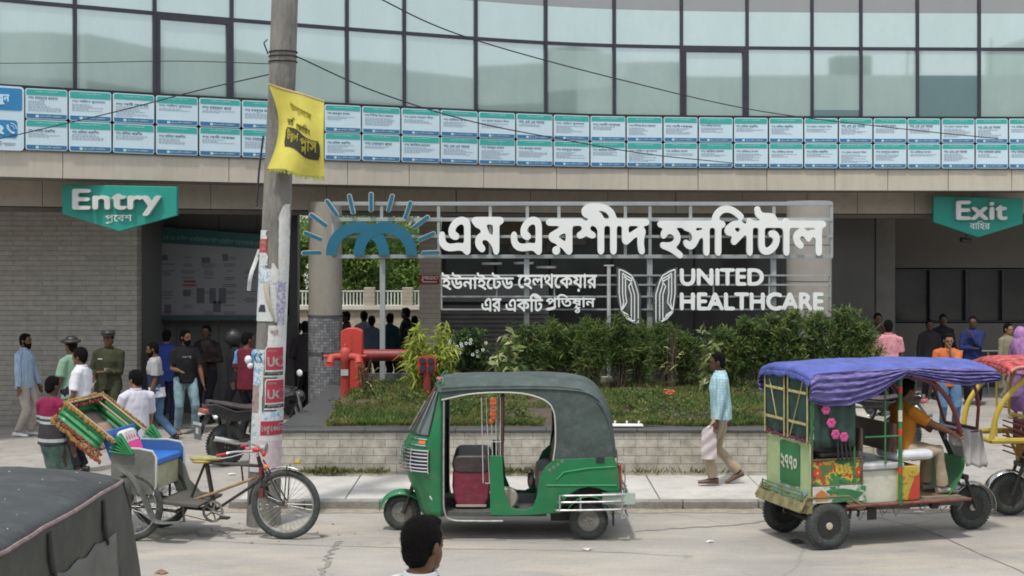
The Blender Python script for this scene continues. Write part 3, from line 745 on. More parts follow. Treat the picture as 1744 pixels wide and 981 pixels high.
for q, py in ((651, 440), (897, 440), (1107, 440), (1318, 440)):
    p = MB(); z1 = Z_at(py, YS + .08); p.box((X_at(q, YS + .08), YS + .14, (z1 + .7) / 2), (.085, .08, z1 - .7)); p.build('post', M_frame, sg, world=True, bevel=.004)
tp = MB(); tp.tube((X_at(1037, YS - .1), YS - .1, .7), (X_at(1037, YS - .1), YS - .1, Z_at(453, YS)), .03); tp.box((X_at(1037, YS - .1), YS - .1, Z_at(452, YS)), (.16, .08, .02)); tp.build('lamp_pole', mat('galvanised', (.6, .6, .6), rough=.4, metal=.6), sg, world=True)
T = 600; 
Ym = YS - .02
letters('name_lettering', word(["এম"]), 747, 858, 369, 434, Ym, .09, [M_white_l], sg, bold=.036, res=60)
letters('name_lettering', word(["এ"]), 870, 923, 369, 434, Ym, .09, [M_white_l], sg, bold=.036, res=60)
letters('name_lettering', word(["রশীদ"]), 930, 1106, 346, 434, Ym, .09, [M_white_l], sg, bold=.036, res=60)
letters('name_lettering', word(["হসিপটাল"]), 1120, 1407, 350, 440, Ym, .09, [M_white_l], sg, bold=.036, res=60)
letters('subtitle_lettering', word(["ইউনাইেটড"]), 752, 875, 464, 494, Ym, .05, [M_white_l], sg, bold=.022, res=45)
letters('subtitle_lettering', word(["েহলথেকয়ার"]), 881, 1017, 466, 497, Ym, .05, [M_white_l], sg, bold=.022, res=45)
letters('subtitle_lettering', word(["এর"]), 820, 854, 508, 531, Ym, .05, [M_white_l], sg, bold=.022, res=45)
letters('subtitle_lettering', word(["একিট"]), 861, 925, 500, 531, Ym, .05, [M_white_l], sg, bold=.022, res=45)
letters('subtitle_lettering', word([("প", 'ra'), "িত", ("ষ", 'sub:ঠ'), "ান"]), 930, 1014, 501, 533, Ym, .05, [M_white_l], sg, bold=.022, res=45)
letters('english_lettering', 'UNITED', 1158, 1301, 457, 487, Ym, .05, [M_white_l], sg, bold=.036, res=50)
letters('english_lettering', 'HEALTHCARE', 1158, 1403, 498, 529, Ym, .05, [M_white_l], sg, bold=.036, res=50)
# sunrise emblem
Yl = YS - .03
def ring(cx, cy, rx, ry, ix, iy, y, n=28):
    o = [((cx - rx * math.cos(math.pi * i / n)), cy - ry * math.sin(math.pi * i / n) ** .92) for i in range(n + 1)] + [((cx + ix * math.cos(math.pi * i / n)), cy - iy * math.sin(math.pi * i / n)) for i in range(n + 1)]
    return [(X_at(a, y), Z_at(b, y)) for a, b in o]
em = MB(); em.prism(ring(609, 435, 54, 57, 36, 38, Yl), Yl, Yl + .06); em.prism(ring(656, 435, 54, 57, 36, 38, Yl), Yl - .004, Yl + .055)
em.build('emblem_arches', M_blue_logo, sg, world=True, smooth=False)
rays = [((517, 431), (546, 430)), ((520, 397), (547, 408)), ((530, 366), (556, 385)), ((557, 343), (574, 367)), ((595, 334), (602, 364)), ((632, 331), (632, 360)), ((668, 334), (661, 360)), ((699, 346), (690, 372)), ((728, 370), (704, 388)), ((738, 398), (713, 409)), ((746, 430), (719, 431))]
for (a, b), (c, d) in rays:
    p0 = Vector((X_at(a, Yl), Z_at(b, Yl))); p1 = Vector((X_at(c, Yl), Z_at(d, Yl))); dr = (p1 - p0).normalized(); L_ = (p1 - p0).length
    for nm, w, yo, mm in (('ray_edge', .040, 0, M_white_s), ('ray', .028, -.006, M_blue_logo)):
        rr_ = rounded(-w if nm == 'ray_edge' else -w + 0.0, -w, L_ + w * .4, w, w * .95, 5); rr_ = [(p0.x + dr.x * u - dr.y * v, p0.y + dr.y * u + dr.x * v) for u, v in rr_]
        if nm == 'ray_edge': eb = MB().prism(rr_, Yl + .0, Yl + .04); ray_o = eb.build('ray', M_white_s, sg, world=True, smooth=False)
        else: MB().prism(rr_, Yl - .006, Yl - .001).build('ray_face', M_blue_logo, ray_o, world=True, smooth=False)
# U emblem of the lower line: two mirrored metal leaves with white inlaid lines
def leaf(flip, pxa, pxb):
    w = pxb - pxa
    def tr(u, v): return (pxb - u * w if flip else pxa + u * w, v)
    def outline(k):     # k shrinks inward
        pts = [(0 + k, 455 + k * 40), (.30, 458 + k * 40), (.62, 466 + k * 38), (.85 - k, 480 + k * 22), (1 - k * 1.1, 502), (1 - k * 1.1, 552 - k * 25), (.84 - k * .9, 552 - k * 25), (.45, 546 - k * 28), (.2, 533 - k * 10), (.05 + k, 515), (0 + k, 500)]
        return [(X_at(tr(u, v)[0], YS), Z_at(v, YS)) for u, v in pts]
    b_ = MB().prism(outline(0), YS - .06, YS - .01).build('emblem_leaf', mat('brushed_metal', (.20, .21, .20), rough=.25, metal=.9, var=.3, scale=5), sg, world=True, smooth=False)
    ln = MB()
    for k in (.10, .24, .36):
        o = outline(k); o.append(o[0])
        for (a, c), (d, e) in zip(o[:-1], o[1:]): ln.tube((a, YS - .065, c), (d, YS - .065, e), .0105, n=6)
    ln.build('inlay_line', M_white_l, b_, world=True)
leaf(False, 1050, 1091); leaf(True, 1112, 1153)

# ---------------------------------------------------------------- hanging Entry and Exit signs
def hang_sign(name, label, px0, px1, y0, y1, ym, tipy, Y, txt, tx0, tx1, ty0, ty1, sub, s0, s1, sy0, sy1):
    t = thing(name, label, 'sign', P((px0 + px1) / 2, tipy, Y))
    poly = [(X_at(px0, Y), Z_at(y0, Y)), (X_at(px1, Y), Z_at(y0 + 4, Y)), (X_at(px1, Y), Z_at(ym, Y)), (X_at((px0 + px1) / 2, Y), Z_at(tipy, Y)), (X_at(px0, Y), Z_at(ym - 3, Y))]
    MB().prism(poly, Y, Y + .12).build('board', M_teal, t, world=True, smooth=False, bevel=.008)
    vs, fs = text_vs(txt, X_at(tx0, Y), X_at(tx1, Y), Z_at(ty1, Y), Z_at(ty0, Y), .026, 50, .10)
    MB().add([(v[0], Y - .10 + v[1], v[2]) for v in vs], fs).build('letters', mat('letter_silver', (.62, .62, .60), rough=.35, metal=.25), t, world=True, smooth=False)
    vs, fs = text_vs(sub, X_at(s0, Y), X_at(s1, Y), Z_at(sy1, Y), Z_at(sy0, Y), .012, 40, .004)
    MB().add([(v[0], Y - .006 + v[1], v[2]) for v in vs], fs).build('small_letters', mat('letter_pale', (.6, .68, .64), rough=.5), t, world=True, smooth=False)
    return t
hang_sign('entry_sign', 'green pointed hanging sign reading Entry under the cream fascia', 106, 301, 314, 0, 367, 394, 22.35, 'Entry', 126, 276, 322, 368, word([("প", 'ra'), "েবশ"]), 180, 225, 365, 381)
hang_sign('exit_sign', 'green pointed hanging sign reading Exit at the right end of the fascia', 1590, 1742, 334, 0, 381, 404, 27.4, 'Exit', 1626, 1713, 342, 375, word(["বািহর"]), 1651, 1686, 376, 391)

# ---------------------------------------------------------------- doctor plates along the fascia
M_pw = mat('plate_white', (.56, .70, .77), rough=.5, var=.04)
M_pg = mat('plate_green', (.04, .40, .35), rough=.5, var=.15, scale=1.5)
M_pb = mat('plate_blue', (.035, .16, .32), rough=.5, var=.12, scale=1.5)
M_pi = mat('plate_ink', (.08, .12, .2), rough=.7)
M_pi2 = mat('plate_ink_pale', (.30, .37, .45), rough=.7)
M_edge = mat('plate_edge', (.16, .16, .18), rough=.6)
names = ["ডাঃ কামরুল হাসান", "ডাঃ লুবনা আহেমদ িলমা", "ডাঃ িশিশর িময়া সরকার", "ডাঃ মাহমুদুর রহমান", "ডাঃ নািসমা পারভীন", "ডাঃ আলী আকবর", "ডাঃ শািহদা সুলতানা", "ডাঃ এস এম আলম", "ডাঃ েসােহল রানা", "ডাঃ রািজয়া েবগম", "ডাঃ তািনয়া ইসলাম", "ডাঃ জািকর েহােসন"]
PT = []
rr = random.Random(21)
for nme in names:
    w = rr.uniform(.36, .52); PT.append(flat_text(nme, -.27, -.27 + w, .05, .105))
HT = [flat_text(q, -.17, .17, .175, .205) for q in ("েমিডিসন িবেশষজ্ঞ", "িশশু েরাগ িবভাগ", "গাইনী ও সার্জারী", "হৃদেরাগ িবভাগ")]
FT = flat_text("এম এ রশীদ হসিপটাল", -.10, .22, -.215, -.185)
left_edges = [40, 115, 190, 263, 337, 410, 482, 551, 615, 682, 749, 814, 878, 942, 1005, 1067, 1130, 1190, 1250, 1310, 1370, 1429, 1488, 1546, 1604, 1662, 1719, 1775]
ORD = ['first', 'second', 'third', 'fourth', 'fifth', 'sixth', 'seventh', 'eighth', 'ninth', 'tenth', 'eleventh', 'twelfth', 'thirteenth', 'fourteenth', 'fifteenth', 'sixteenth', 'seventeenth', 'eighteenth', 'nineteenth', 'twentieth', 'twenty-first', 'twenty-second', 'twenty-third', 'twenty-fourth', 'twenty-fifth', 'twenty-sixth', 'twenty-seventh']
for i in range(27):
    sa = s_at_px(left_edges[i], -.05); sb = s_at_px(left_edges[i + 1], -.05) - .03
    pa, pb = pt(sa, 0, -.05), pt(sb, 0, -.05); mid = (pa + pb) / 2; ang = math.atan2(pb.y - pa.y, pb.x - pa.x); w = (pb - pa).length / 2; k = w / .31
    for row in (0, 1):
        zc = 5.335 if row == 0 else 4.855
        t = thing('doctor_plate', f"white doctor plate with green head and blue foot, {ORD[i]} from left in {'upper' if row == 0 else 'lower'} row", 'name plate', (mid.x, mid.y + rr.uniform(-.01, .01), zc), ang, 'doctor name plates in two rows above the fascia')
        t.rotation_euler[1] = rr.uniform(-.006, .006)
        MB().prism(rounded(-w, -.235, w, .235, .035, 3), .0, .03).build('board', M_pw, t, smooth=False)
        fl = rounded(-w + .014, .12, w - .014, .221, .022, 2)
        hs = rr.uniform(.112, .14)
        fl = [(max(-w + .014, min(w - .014, x)), z if z > .17 else hs) for x, z in fl]
        MB().prism(fl, -.004, -.001).build('header', M_pg, t, smooth=False)
        fl = rounded(-w + .014, -.221, w - .014, -.15, .022, 2); fl = [(x, z if z < -.19 else -.155) for x, z in fl]
        MB().prism(fl, -.004, -.001).build('footer', M_pb, t, smooth=False)
        q = MB(); vs, fs = rr.choice(PT); dz = rr.uniform(-.012, .008); q.add([(v[0] * k, -.004, v[2] + dz) for v in vs], fs); q.build('name_text', M_pi, t, smooth=False)
        q = MB(); z = .03 + dz
        for _ in range(rr.randint(2, 7)):
            x = -.27 * k; e = rr.uniform(-.05, .22) * k
            while x < e:
                l = rr.uniform(.02, .06); q.quad((x, -.004, z - .006), (min(x + l, e + .02), -.004, z - .006), (min(x + l, e + .02), -.004, z + .005), (x, -.004, z + .005)); x += l + .012
            z -= .024
        q.build('fine_print', M_pi2, t, smooth=False)
        q = MB(); vs, fs = rr.choice(HT); q.add([(v[0], -.008, v[2] - .003) for v in vs], fs); vs, fs = FT; q.add([(v[0] * k, -.008, v[2] + .012) for v in vs], fs)
        q.prism(rounded(-.17, -.21, -.12, -.17, .01, 2), -.0085, -.0075); q.build('heading_text', mat('plate_pale_text', (.45, .62, .62), rough=.6), t, smooth=False)
# big blue hotline board at the far left
sa, sb = s_at_px(-75, -.06), s_at_px(37, -.06); pa, pb = pt(sa, 0, -.06), pt(sb, 0, -.06); mid = (pa + pb) / 2; ang = math.atan2(pb.y - pa.y, pb.x - pa.x); w = (pb - pa).length / 2
t = thing('hotline_board', 'large blue and white board with telephone receiver symbol at the left end', 'sign', (mid.x, mid.y, 5.09), ang)
MB().prism(rounded(-w, -.49, w, .49, .06, 4), 0, .03).build('board', M_pw, t, smooth=False)
M_hb = mat('hotline_blue', (.03, .22, .46), rough=.5, var=.1)
MB().prism(rounded(-w + .03, .12, w - .03, .46, .03, 3), -.005, -.001).build('top_block', M_hb, t, smooth=False)
MB().prism(rounded(-w + .03, -.30, w - .1, -.03, .05, 3), -.005, -.001).build('number_block', M_hb, t, smooth=False)
q = MB(); vs, fs = text_vs("৯২", w - .66, w - .30, -.25, -.08, .04, 30, .004); q.add([(v[0], v[1] - .012, v[2]) for v in vs], fs)
hs_ = [(w - .25, -.10), (w - .235, -.17), (w - .19, -.22), (w - .15, -.225)]
for a, b in zip(hs_[:-1], hs_[1:]): q.tube((a[0], -.008, a[1]), (b[0], -.008, b[1]), .018, n=6)
for c in (.05, .085): 
    for i in range(4): a0, a1 = R(90 * i / 4), R(90 * (i + 1) / 4); q.tube((w - .20 + c * math.cos(a0), -.008, -.16 + c * math.sin(a0)), (w - .20 + c * math.cos(a1), -.008, -.16 + c * math.sin(a1)), .008, n=5)
q.build('number_text', mat('hotline_pale', (.5, .72, .85), rough=.5), t, smooth=False)
q = MB(); vs, fs = text_vs(word(["কল করুন"]), w - .75, w - .22, .2, .36, .04, 30, .004); q.add([(v[0], v[1] - .012, v[2]) for v in vs], fs); q.build('heading_text', MATS['hotline_pale'], t, smooth=False)
q = MB(); q.box((w - .12 - .1, -.004, -.38), (.18, .004, .012)); q.torus((w - .36, -.004, -.38), .025, .006, n=12, m=4); q.box((w - .22, -.004, -.405), (.14, .004, .006)); q.build('small_logo', M_pi2, t, smooth=False)

# ---------------------------------------------------------------- information board in the entry bay
bx0, bx1, YB = X_at(231, 25.8), X_at(447, 25.8), 25.75
ib = thing('information_board', 'large dim wall board with green slanted heading strip in the entry bay', 'notice board', ((bx0 + bx1) / 2, YB, Z_at(542, YB)))
zt0, zt1, zb_ = Z_at(383, YB), Z_at(399, YB), Z_at(541, YB)
MB().prism([(bx0, zb_), (bx1 + .5, zb_), (bx1 + .5, zt1 - .04), (bx0, zt0)], YB, YB + .06).build('board', mat('board_grey', (.235, .245, .25), rough=.6, var=.05), ib, world=True, smooth=False)
MB().prism([(bx0, zt0 - .3), (bx1 + .5, zt1 - .30), (bx1 + .5, zt1 - .04), (bx0, zt0)], YB - .006, YB - .002).build('heading_strip', mat('board_green', (.015, .10, .095), rough=.6), ib, world=True, smooth=False)
MB().box(((bx0 + bx1 + .5) / 2, YB - .02, zb_), (bx1 + .5 - bx0, .05, .09)).build('bottom_rail', mat('board_rail', (.03, .07, .07), rough=.5), ib, world=True)
q = MB(); rr = random.Random(4)
for row in range(9):
    for c in range(6):
        if rr.random() < .25: continue
        x = bx0 + .08 + c * .38; z = zt1 - .42 - row * .125
        for l in range(rr.randint(1, 3)): q.box((x + .13, YB - .003, z - l * .035), (rr.uniform(.12, .28), .004, .014))
for x, z, a, b in ((.12, .68, .12, .2), (.95, .45, .14, .12), (1.3, 1.05, .16, .1), (1.2, .4, .14, .28), (1.42, .4, .12, .28), (1.6, .4, .13, .28), (.55, 1.1, .1, .1), (1.65, 1.1, .1, .13), (.6, .16, .12, .16), (1.5, .2, .14, .2)): q.box((bx0 + x, YB - .004, zb_ + z), (a, .004, b))
q.build('print', mat('board_ink', (.10, .10, .11), rough=.7), ib, world=True, smooth=False)
q = MB()
for x, z, a, b in ((.12, 1.2, .18, .05), (.12, .98, .13, .05), (1.0, .66, .22, .04), (1.0, .59, .26, .03)): q.box((bx0 + x, YB - .005, zb_ + z), (a, .004, b))
q.build('red_print', mat('board_red', (.25, .05, .05), rough=.7), ib, world=True, smooth=False)
q = MB(); vs, fs = flat_text("এম এ রশীদ হসিপটাল ইউনাইেটড েহলথেকয়ার", bx0 + .5, bx1, zt1 - .23, zt1 - .12); q.add([(v[0], YB - .009, v[2] + (bx1 - v[0]) * .07) for v in vs], fs); q.build('heading_text', mat('board_pale', (.13, .25, .24), rough=.6), ib, world=True, smooth=False)

# ---------------------------------------------------------------- emergency plate, pharmacy sign, lobby lamps
Ye = 27.97
es = thing('emergency_sign', 'small red plate reading EMERGENCY on the tan tiled pillar', 'sign', P(732, 484, Ye))
MB().box((X_at(731, Ye), Ye, Z_at(476, Ye)), (X_at(748, Ye) - X_at(714, Ye), .04, .17)).build('plate', mat('sign_red', (.38, .015, .02), rough=.4), es, world=True)
q = MB(); vs, fs = text_vs('EMERGENCY', X_at(719, Ye), X_at(747, Ye), Z_at(476, Ye), Z_at(470, Ye), .02, 30, .004); q.add([(v[0], Ye - .026 + v[1], v[2]) for v in vs], fs)
q.box((X_at(733, Ye), Ye - .023, Z_at(480, Ye)), (.26, .004, .018)); q.tube((X_at(718, Ye), Ye - .023, Z_at(476, Ye)), (X_at(722, Ye), Ye - .023, Z_at(481, Ye)), .012, n=6); q.build('lettering', M_white_l, es, world=True, smooth=False)
Yp = 28.8
ps = thing('pharmacy_sign', 'dark rounded sign reading PHARMACY behind the large white letters', 'sign', P(895, 430, Yp))
MB().prism([(x, z) for x, z in rounded(X_at(866, Yp), Z_at(432, Yp), X_at(938, Yp), Z_at(413, Yp), .09, 6)], Yp, Yp + .05).build('board', mat('pharm_brown', (.10, .085, .08), rough=.5), ps, world=True, smooth=False)
q = MB(); vs, fs = text_vs('PHARMACY', X_at(877, Yp), X_at(927, Yp), Z_at(427, Yp), Z_at(417, Yp), .03, 30, .01); q.add([(v[0], Yp - .012 + v[1], v[2]) for v in vs], fs); q.build('lettering', mat('pharm_dark', (.015, .015, .015), rough=.5), ps, world=True, smooth=False)
for i, (pxx, pyy, w) in enumerate(((838, 449, 34), (892, 448, 34), (930, 455, 30))):
    Yv = 28.7; t = thing('ceiling_light', ('round flat lobby lamp left of the sign post', 'round flat lobby lamp behind the sign post', 'lower round lobby lamp right of the sign post')[i], 'lamp', P(pxx, pyy, Yv), 0, 'lobby lamps')
    MB().lathe([(.01, .03), (.2, .025), (.21, 0), (.2, -.02), (.01, -.022)], (0, 0, 0), n=24).build('disc', M_white_l, t)
    MB().tube((0, 0, .03), (0, 0, .55), .008).build('cord', M_gap, t)
for a, b, c, d in ((775, 850, 470, 500),):
    pass
# small cctv camera under the soffit
cc = thing('cctv_camera', 'small dark camera hanging under the ceiling below the Exit sign', 'camera', P(1646, 408, 28.4))
MB().tube((0, 0, 0), (0, 0, .28), .02).tube((-.12, -.03, 0), (.1, .05, -.03), .05).build('housing', M_mull, cc)
# ================================================================= PLANTS
def leafmesh(name, pts, dirs, size, aspect, mats, parent=None, world=False, rnd=None, fold=.0, midx=None, droop=0):
    """many real leaf blades, each a bent two-quad strip"""
    rnd = rnd or random; V = []; Fc = []; Mi = []
    for i, (p, d) in enumerate(zip(pts, dirs)):
        p = Vector(p); d = Vector(d).normalized(); s = size * rnd.uniform(.65, 1.3); w = s * aspect
        side = d.cross(Vector((rnd.uniform(-1, 1), rnd.uniform(-1, 1), rnd.uniform(-.3, 1))))
        if side.length < 1e-3: side = d.orthogonal()
        side.normalize(); nrm = side.cross(d); k = len(V)
        m1 = p + d * s * .5 + nrm * s * .08; tip = p + d * s - nrm * s * .1 - Vector((0, 0, droop * s))
        V += [p, m1 - side * w / 2, m1 + side * w / 2, tip]; Fc += [(k, k + 1, k + 2), (k + 1, k + 3, k + 2)]
        m = rnd.randrange(len(mats)) if midx is None else midx[i]
        Mi += [m, m]
    mb = MB(); mb.v = [tuple(v) for v in V]; mb.f = Fc; mb.m = Mi
    return mb.build(name, mats, parent, world=world, smooth=False, recalc=False)
def leafmat(name, col, var=.25, trans=.35):
    m = mat(name, col, rough=.55, var=var, scale=3, spec=.3)
    N, L = m.node_tree.nodes, m.node_tree.links; b = N['Principled BSDF']
    if not N.get('tl'):
        tl = N.new('ShaderNodeBsdfTranslucent'); tl.name = 'tl'; tl.inputs[0].default_value = (*[min(1, c * 1.5) for c in col], 1); mx = N.new('ShaderNodeMixShader'); mx.inputs[0].default_value = trans
        L.new(b.outputs[0], mx.inputs[1]); L.new(tl.outputs[0], mx.inputs[2]); L.new(mx.outputs[0], N['Material Output'].inputs[0])
    return m
G1, G2, G3 = leafmat('leaf_dark', (.042, .078, .026)), leafmat('leaf_mid', (.085, .140, .036)), leafmat('leaf_olive', (.165, .195, .055))
GY1, GY2 = leafmat('leaf_lime', (.30, .38, .06)), leafmat('leaf_yellow', (.46, .48, .12))
GP = leafmat('leaf_pale', (.42, .46, .22)); GD = leafmat('leaf_dry', (.20, .16, .07)); GB = leafmat('leaf_broad', (.15, .22, .06))
M_stem = mat('stem', (.085, .065, .04), rough=.9, var=.3)
def rdir(rnd, up=.0):
    while 1:
        v = Vector((rnd.uniform(-1, 1), rnd.uniform(-1, 1), rnd.uniform(-1, 1)))
        if .1 < v.length < 1: v.normalize(); return (v + Vector((0, 0, up))).normalized()
# lawn and low ground cover
rnd = random.Random(31); pts = []; dr = []; mi = []
xa, xb = LX0 + .05, WX1 - .25
for _ in range(52000):
    x = rnd.uniform(xa, xb); y = 18.95 + (rnd.random() ** 1.5) * 4.2
    dens = noise.noise(Vector((x * .8, y * 1.1, 3))) + .35 * noise.noise(Vector((x * 3, y * 3, 9)))
    if dens < -.24: continue
    pts.append((x, y, soil_z(x, y) - .005)); dr.append(Vector((rnd.uniform(-.8, .8), rnd.uniform(-.8, .8), 1.0 + (.3 if dens > .2 else 0))))
    mi.append(rnd.choice((0, 1, 1, 2, 4)) if dens > .18 else rnd.choice((1, 2, 3, 3, 2, 4)))
lw = leafmesh('lawn_grass', pts, dr, .085, .16, [G1, G2, G3, GD, leafmat('leaf_fresh', (.12, .20, .045))], None, rnd=rnd, midx=mi)
tag(lw, 'patchy green grass growing on the raised bed', 'grass', kind='stuff')
pts = []; dr = []
for _ in range(900):
    cx, cy = rnd.uniform(xa, xb), rnd.uniform(19.0, 22.8); r = rnd.uniform(.05, .16)
    if noise.noise(Vector((cx * .7, cy * .9, 17))) < .0: continue
    for _ in range(18):
        a = rnd.uniform(0, 6.28); q = r * rnd.random(); pts.append((cx + q * math.cos(a), cy + q * math.sin(a), soil_z(cx, cy) + rnd.uniform(.0, .14))); dr.append(rdir(rnd, .5))
gc = leafmesh('ground_cover', pts, dr, .055, .5, [G1, G2, G3], None, rnd=rnd); tag(gc, 'low leafy ground cover between the grass on the raised bed', 'ground cover', kind='stuff')
# weeds at the foot of the wall
pts = []; dr = []
for cx, w, n in ((560, 45, 420), (850, 30, 260), (900, 30, 160), (950, 40, 120), (1100, 60, 60), (640, 30, 90), (1195, 40, 50)):
    for _ in range(n):
        x = X_at(cx + rnd.gauss(0, w * .5), 18.5); pts.append((x, 18.58 - abs(rnd.gauss(0, .05)), .145)); dr.append(Vector((rnd.uniform(-.8, .8), rnd.uniform(-1, .1), 1)))
tag(leafmesh('weeds', pts, dr, .10, .18, [G1, G3, GD], None, rnd=rnd), 'grassy weeds at the foot of the tiled wall', 'weeds', kind='stuff')

def shrub(name, label, cat, px, pbase, ptop, Y, wpx, mats, leaf, asp, n, kind='spiky', group=None, seed=0, depth=.5, lowf=.2):
    rnd = random.Random(seed); x = X_at(px, Y); z0 = .80; h = Z_at(ptop, Y) - z0; w = wpx * Y / F / 2
    t = thing(name, label, cat, (x, Y, z0), 0, group)
    st = MB(); tips = []
    ns = 9 if kind != 'tall' else 4
    for k in range(ns):
        a = rnd.uniform(0, 6.28); q = w * math.sqrt(rnd.random()) * .85
        tip = Vector((q * math.cos(a), q * math.sin(a) * depth, h * rnd.uniform(.6, .97))); b0 = Vector((q * .35 * math.cos(a), q * .25 * math.sin(a), 0))
        pth = spline([b0, b0.lerp(tip, .45) + Vector((rnd.uniform(-.05, .05), 0, 0)), tip], 4); st.sweep(pth, [.014 * (1 - .6 * i / len(pth)) for i in range(len(pth))], 5)
        for _ in range(4):
            u = rnd.uniform(.25, .95); b1 = b0.lerp(tip, u); e = b1 + rdir(rnd, .6) * w * rnd.uniform(.25, .6); st.tube(b1, e, .006, .003, n=4); tips.append(e)
        tips.append(tip)
    st.build('stems', M_stem, t)
    pts = []; dr = []; mi = []
    if kind == 'spiky':
        for _ in range(n // 9):
            c = Vector((rnd.gauss(0, .42) * w, rnd.gauss(0, .4) * w * depth, 0)); u = rnd.random()
            zz = h * (lowf + (.96 - lowf) * u ** .8) * (1 - .25 * min(1, abs(c.x) / w) ** 2); c.z = zz
            if rnd.random() < .35: 
                c = rnd.choice(tips) + rdir(rnd) * .08
            md = rnd.randrange(len(mats)); ax = rdir(rnd, .9)
            for _ in range(9):
                pts.append(c + ax * rnd.uniform(0, .09)); dr.append((ax * .5 + rdir(rnd, .25)).normalized()); mi.append(md if rnd.random() < .8 else rnd.randrange(len(mats)))
    elif kind == 'fountain':
        for _ in range(n):
            c = rnd.choice(tips) * rnd.uniform(.7, 1.0) + rdir(rnd) * .06; pts.append(c); d = rdir(rnd, .45); dr.append(d); mi.append(rnd.randrange(len(mats)))
    else:
        for _ in range(n):
            c = rnd.choice(tips) * rnd.uniform(.35, 1.0); c.x += rnd.uniform(-.06, .06) ; pts.append(c); dr.append(Vector((rnd.uniform(-1, 1), rnd.uniform(-.8, .4), rnd.uniform(-.9, .3)))); mi.append(rnd.randrange(len(mats)))
    leafmesh('foliage', pts, dr, leaf, asp, mats, t, rnd=rnd, midx=mi, droop=.25 if kind == 'fountain' else .05)
    return t
shrub('spiky_bush', 'bright yellow-green spiky bush behind the red inlet panel', 'bush', 728, 660, 548, 21.2, 100, [GY1, GY2, GY1, G3], .20, .13, 2300, 'fountain', seed=1)
fl = shrub('flowering_bush', 'dark bush dotted with small white flowers right of the lime bush', 'bush', 797, 640, 562, 22.0, 66, [G1, G1, G2], .07, .5, 2600, 'spiky', seed=2)
q = MB(); r2 = random.Random(6)
for _ in range(15):
    c = Vector((r2.gauss(0, .16), -.15 - r2.random() * .12, .55 + r2.random() * .42))
    for k in range(5): a = k * 1.257; e = c + Vector((math.cos(a) * .018, -.005, math.sin(a) * .018)); q.ell(e, (.010, .005, .010), n=6, m=4)
q.build('flower', mat('petal_white', (.75, .75, .72), rough=.6), fl)
shrub('broadleaf_plant', 'tall pale broad-leaved plant left of the spiky hedge', 'plant', 864, 640, 505, 21.6, 62, [GP, GB, GP, G2], .19, .32, 210, 'tall', seed=3)
shrub('broadleaf_plant', 'slender broad-leaved plant behind the walking man', 'plant', 1208, 640, 538, 21.6, 50, [GP, GB, G3], .19, .30, 150, 'tall', seed=4)
shrub('yucca_plant', 'small spiky plant with bare leaning stem beside the fire hydrant', 'plant', 622, 660, 600, 21.3, 34, [G3, GD, GP], .17, .1, 60, 'fountain', seed=5)
shrub('yucca_plant', 'small pale spiky plant in front of the metal emblem', 'plant', 1146, 640, 545, 21.9, 26, [GP, G3], .18, .12, 40, 'fountain', seed=6)
hl = [(900, 556, 'leftmost bush of the spiky hedge right of the tall pale plant'), (938, 545, 'spiky hedge bush below the Bengali subtitle, near its end'), (975, 562, 'low spiky hedge bush left of the thin lamp pole'), (1012, 543, 'spiky hedge bush just left of the thin lamp pole'), (1052, 540, 'spiky hedge bush below the left metal leaf emblem'), (1090, 548, 'spiky hedge bush between the two metal leaf emblems'), (1128, 556, 'spiky hedge bush below the right metal leaf emblem'), (1165, 566, 'last low spiky hedge bush left of the slender broad-leaved plant')]
for i, (px, py, lb_) in enumerate(hl):
    shrub('hedge_bush', lb_, 'bush', px, 650, py + (0, 8, -3, 6)[i % 4], 22.1 + (i % 3) * .25, 54, [G2, G2, G3, G2] if i % 2 else [G1, G2, G3, G2], .125, .14, 2000, 'spiky', 'spiky hedge bushes in the planter', seed=20 + i, lowf=.40)
hr = [(1236, 560, 'ragged dark bush right behind the walking man'), (1272, 545, 'dense green hedge bush left of the one under the letters CARE'), (1312, 535, 'dense green hedge bush below the letters HEALTHCARE end'), (1352, 532, 'tall dense hedge bush in front of the tiled column'), (1394, 530, 'dense hedge bush right of the tiled column'), (1436, 526, 'tallest bush near the right end of the hedge'), (1468, 545, 'last hedge bush beside the man in pink')]
for i, (px, py, lb_) in enumerate(hr):
    shrub('hedge_bush', lb_, 'bush', px, 650, py, 21.9 + (i % 3) * .1, 62, [G1, G2, G2, G3] if i % 2 else [G1, G2, G3, G2], .10, .2, 2700, 'spiky', 'dense hedge bushes in the planter', seed=40 + i, lowf=.26)
rf_ = thing('red_flowers', 'small clump of orange-red flowers low in the bed', 'flower', P(1139, 672, 20.2)); q = MB(); r2 = random.Random(8)
for _ in range(14): q.ell((r2.uniform(-.07, .07), r2.uniform(-.05, .05), r2.uniform(0, .07)), (.022, .018, .014), n=6, m=4)
q.build('petals', mat('petal_orange', (.55, .13, .06), rough=.6), rf_)
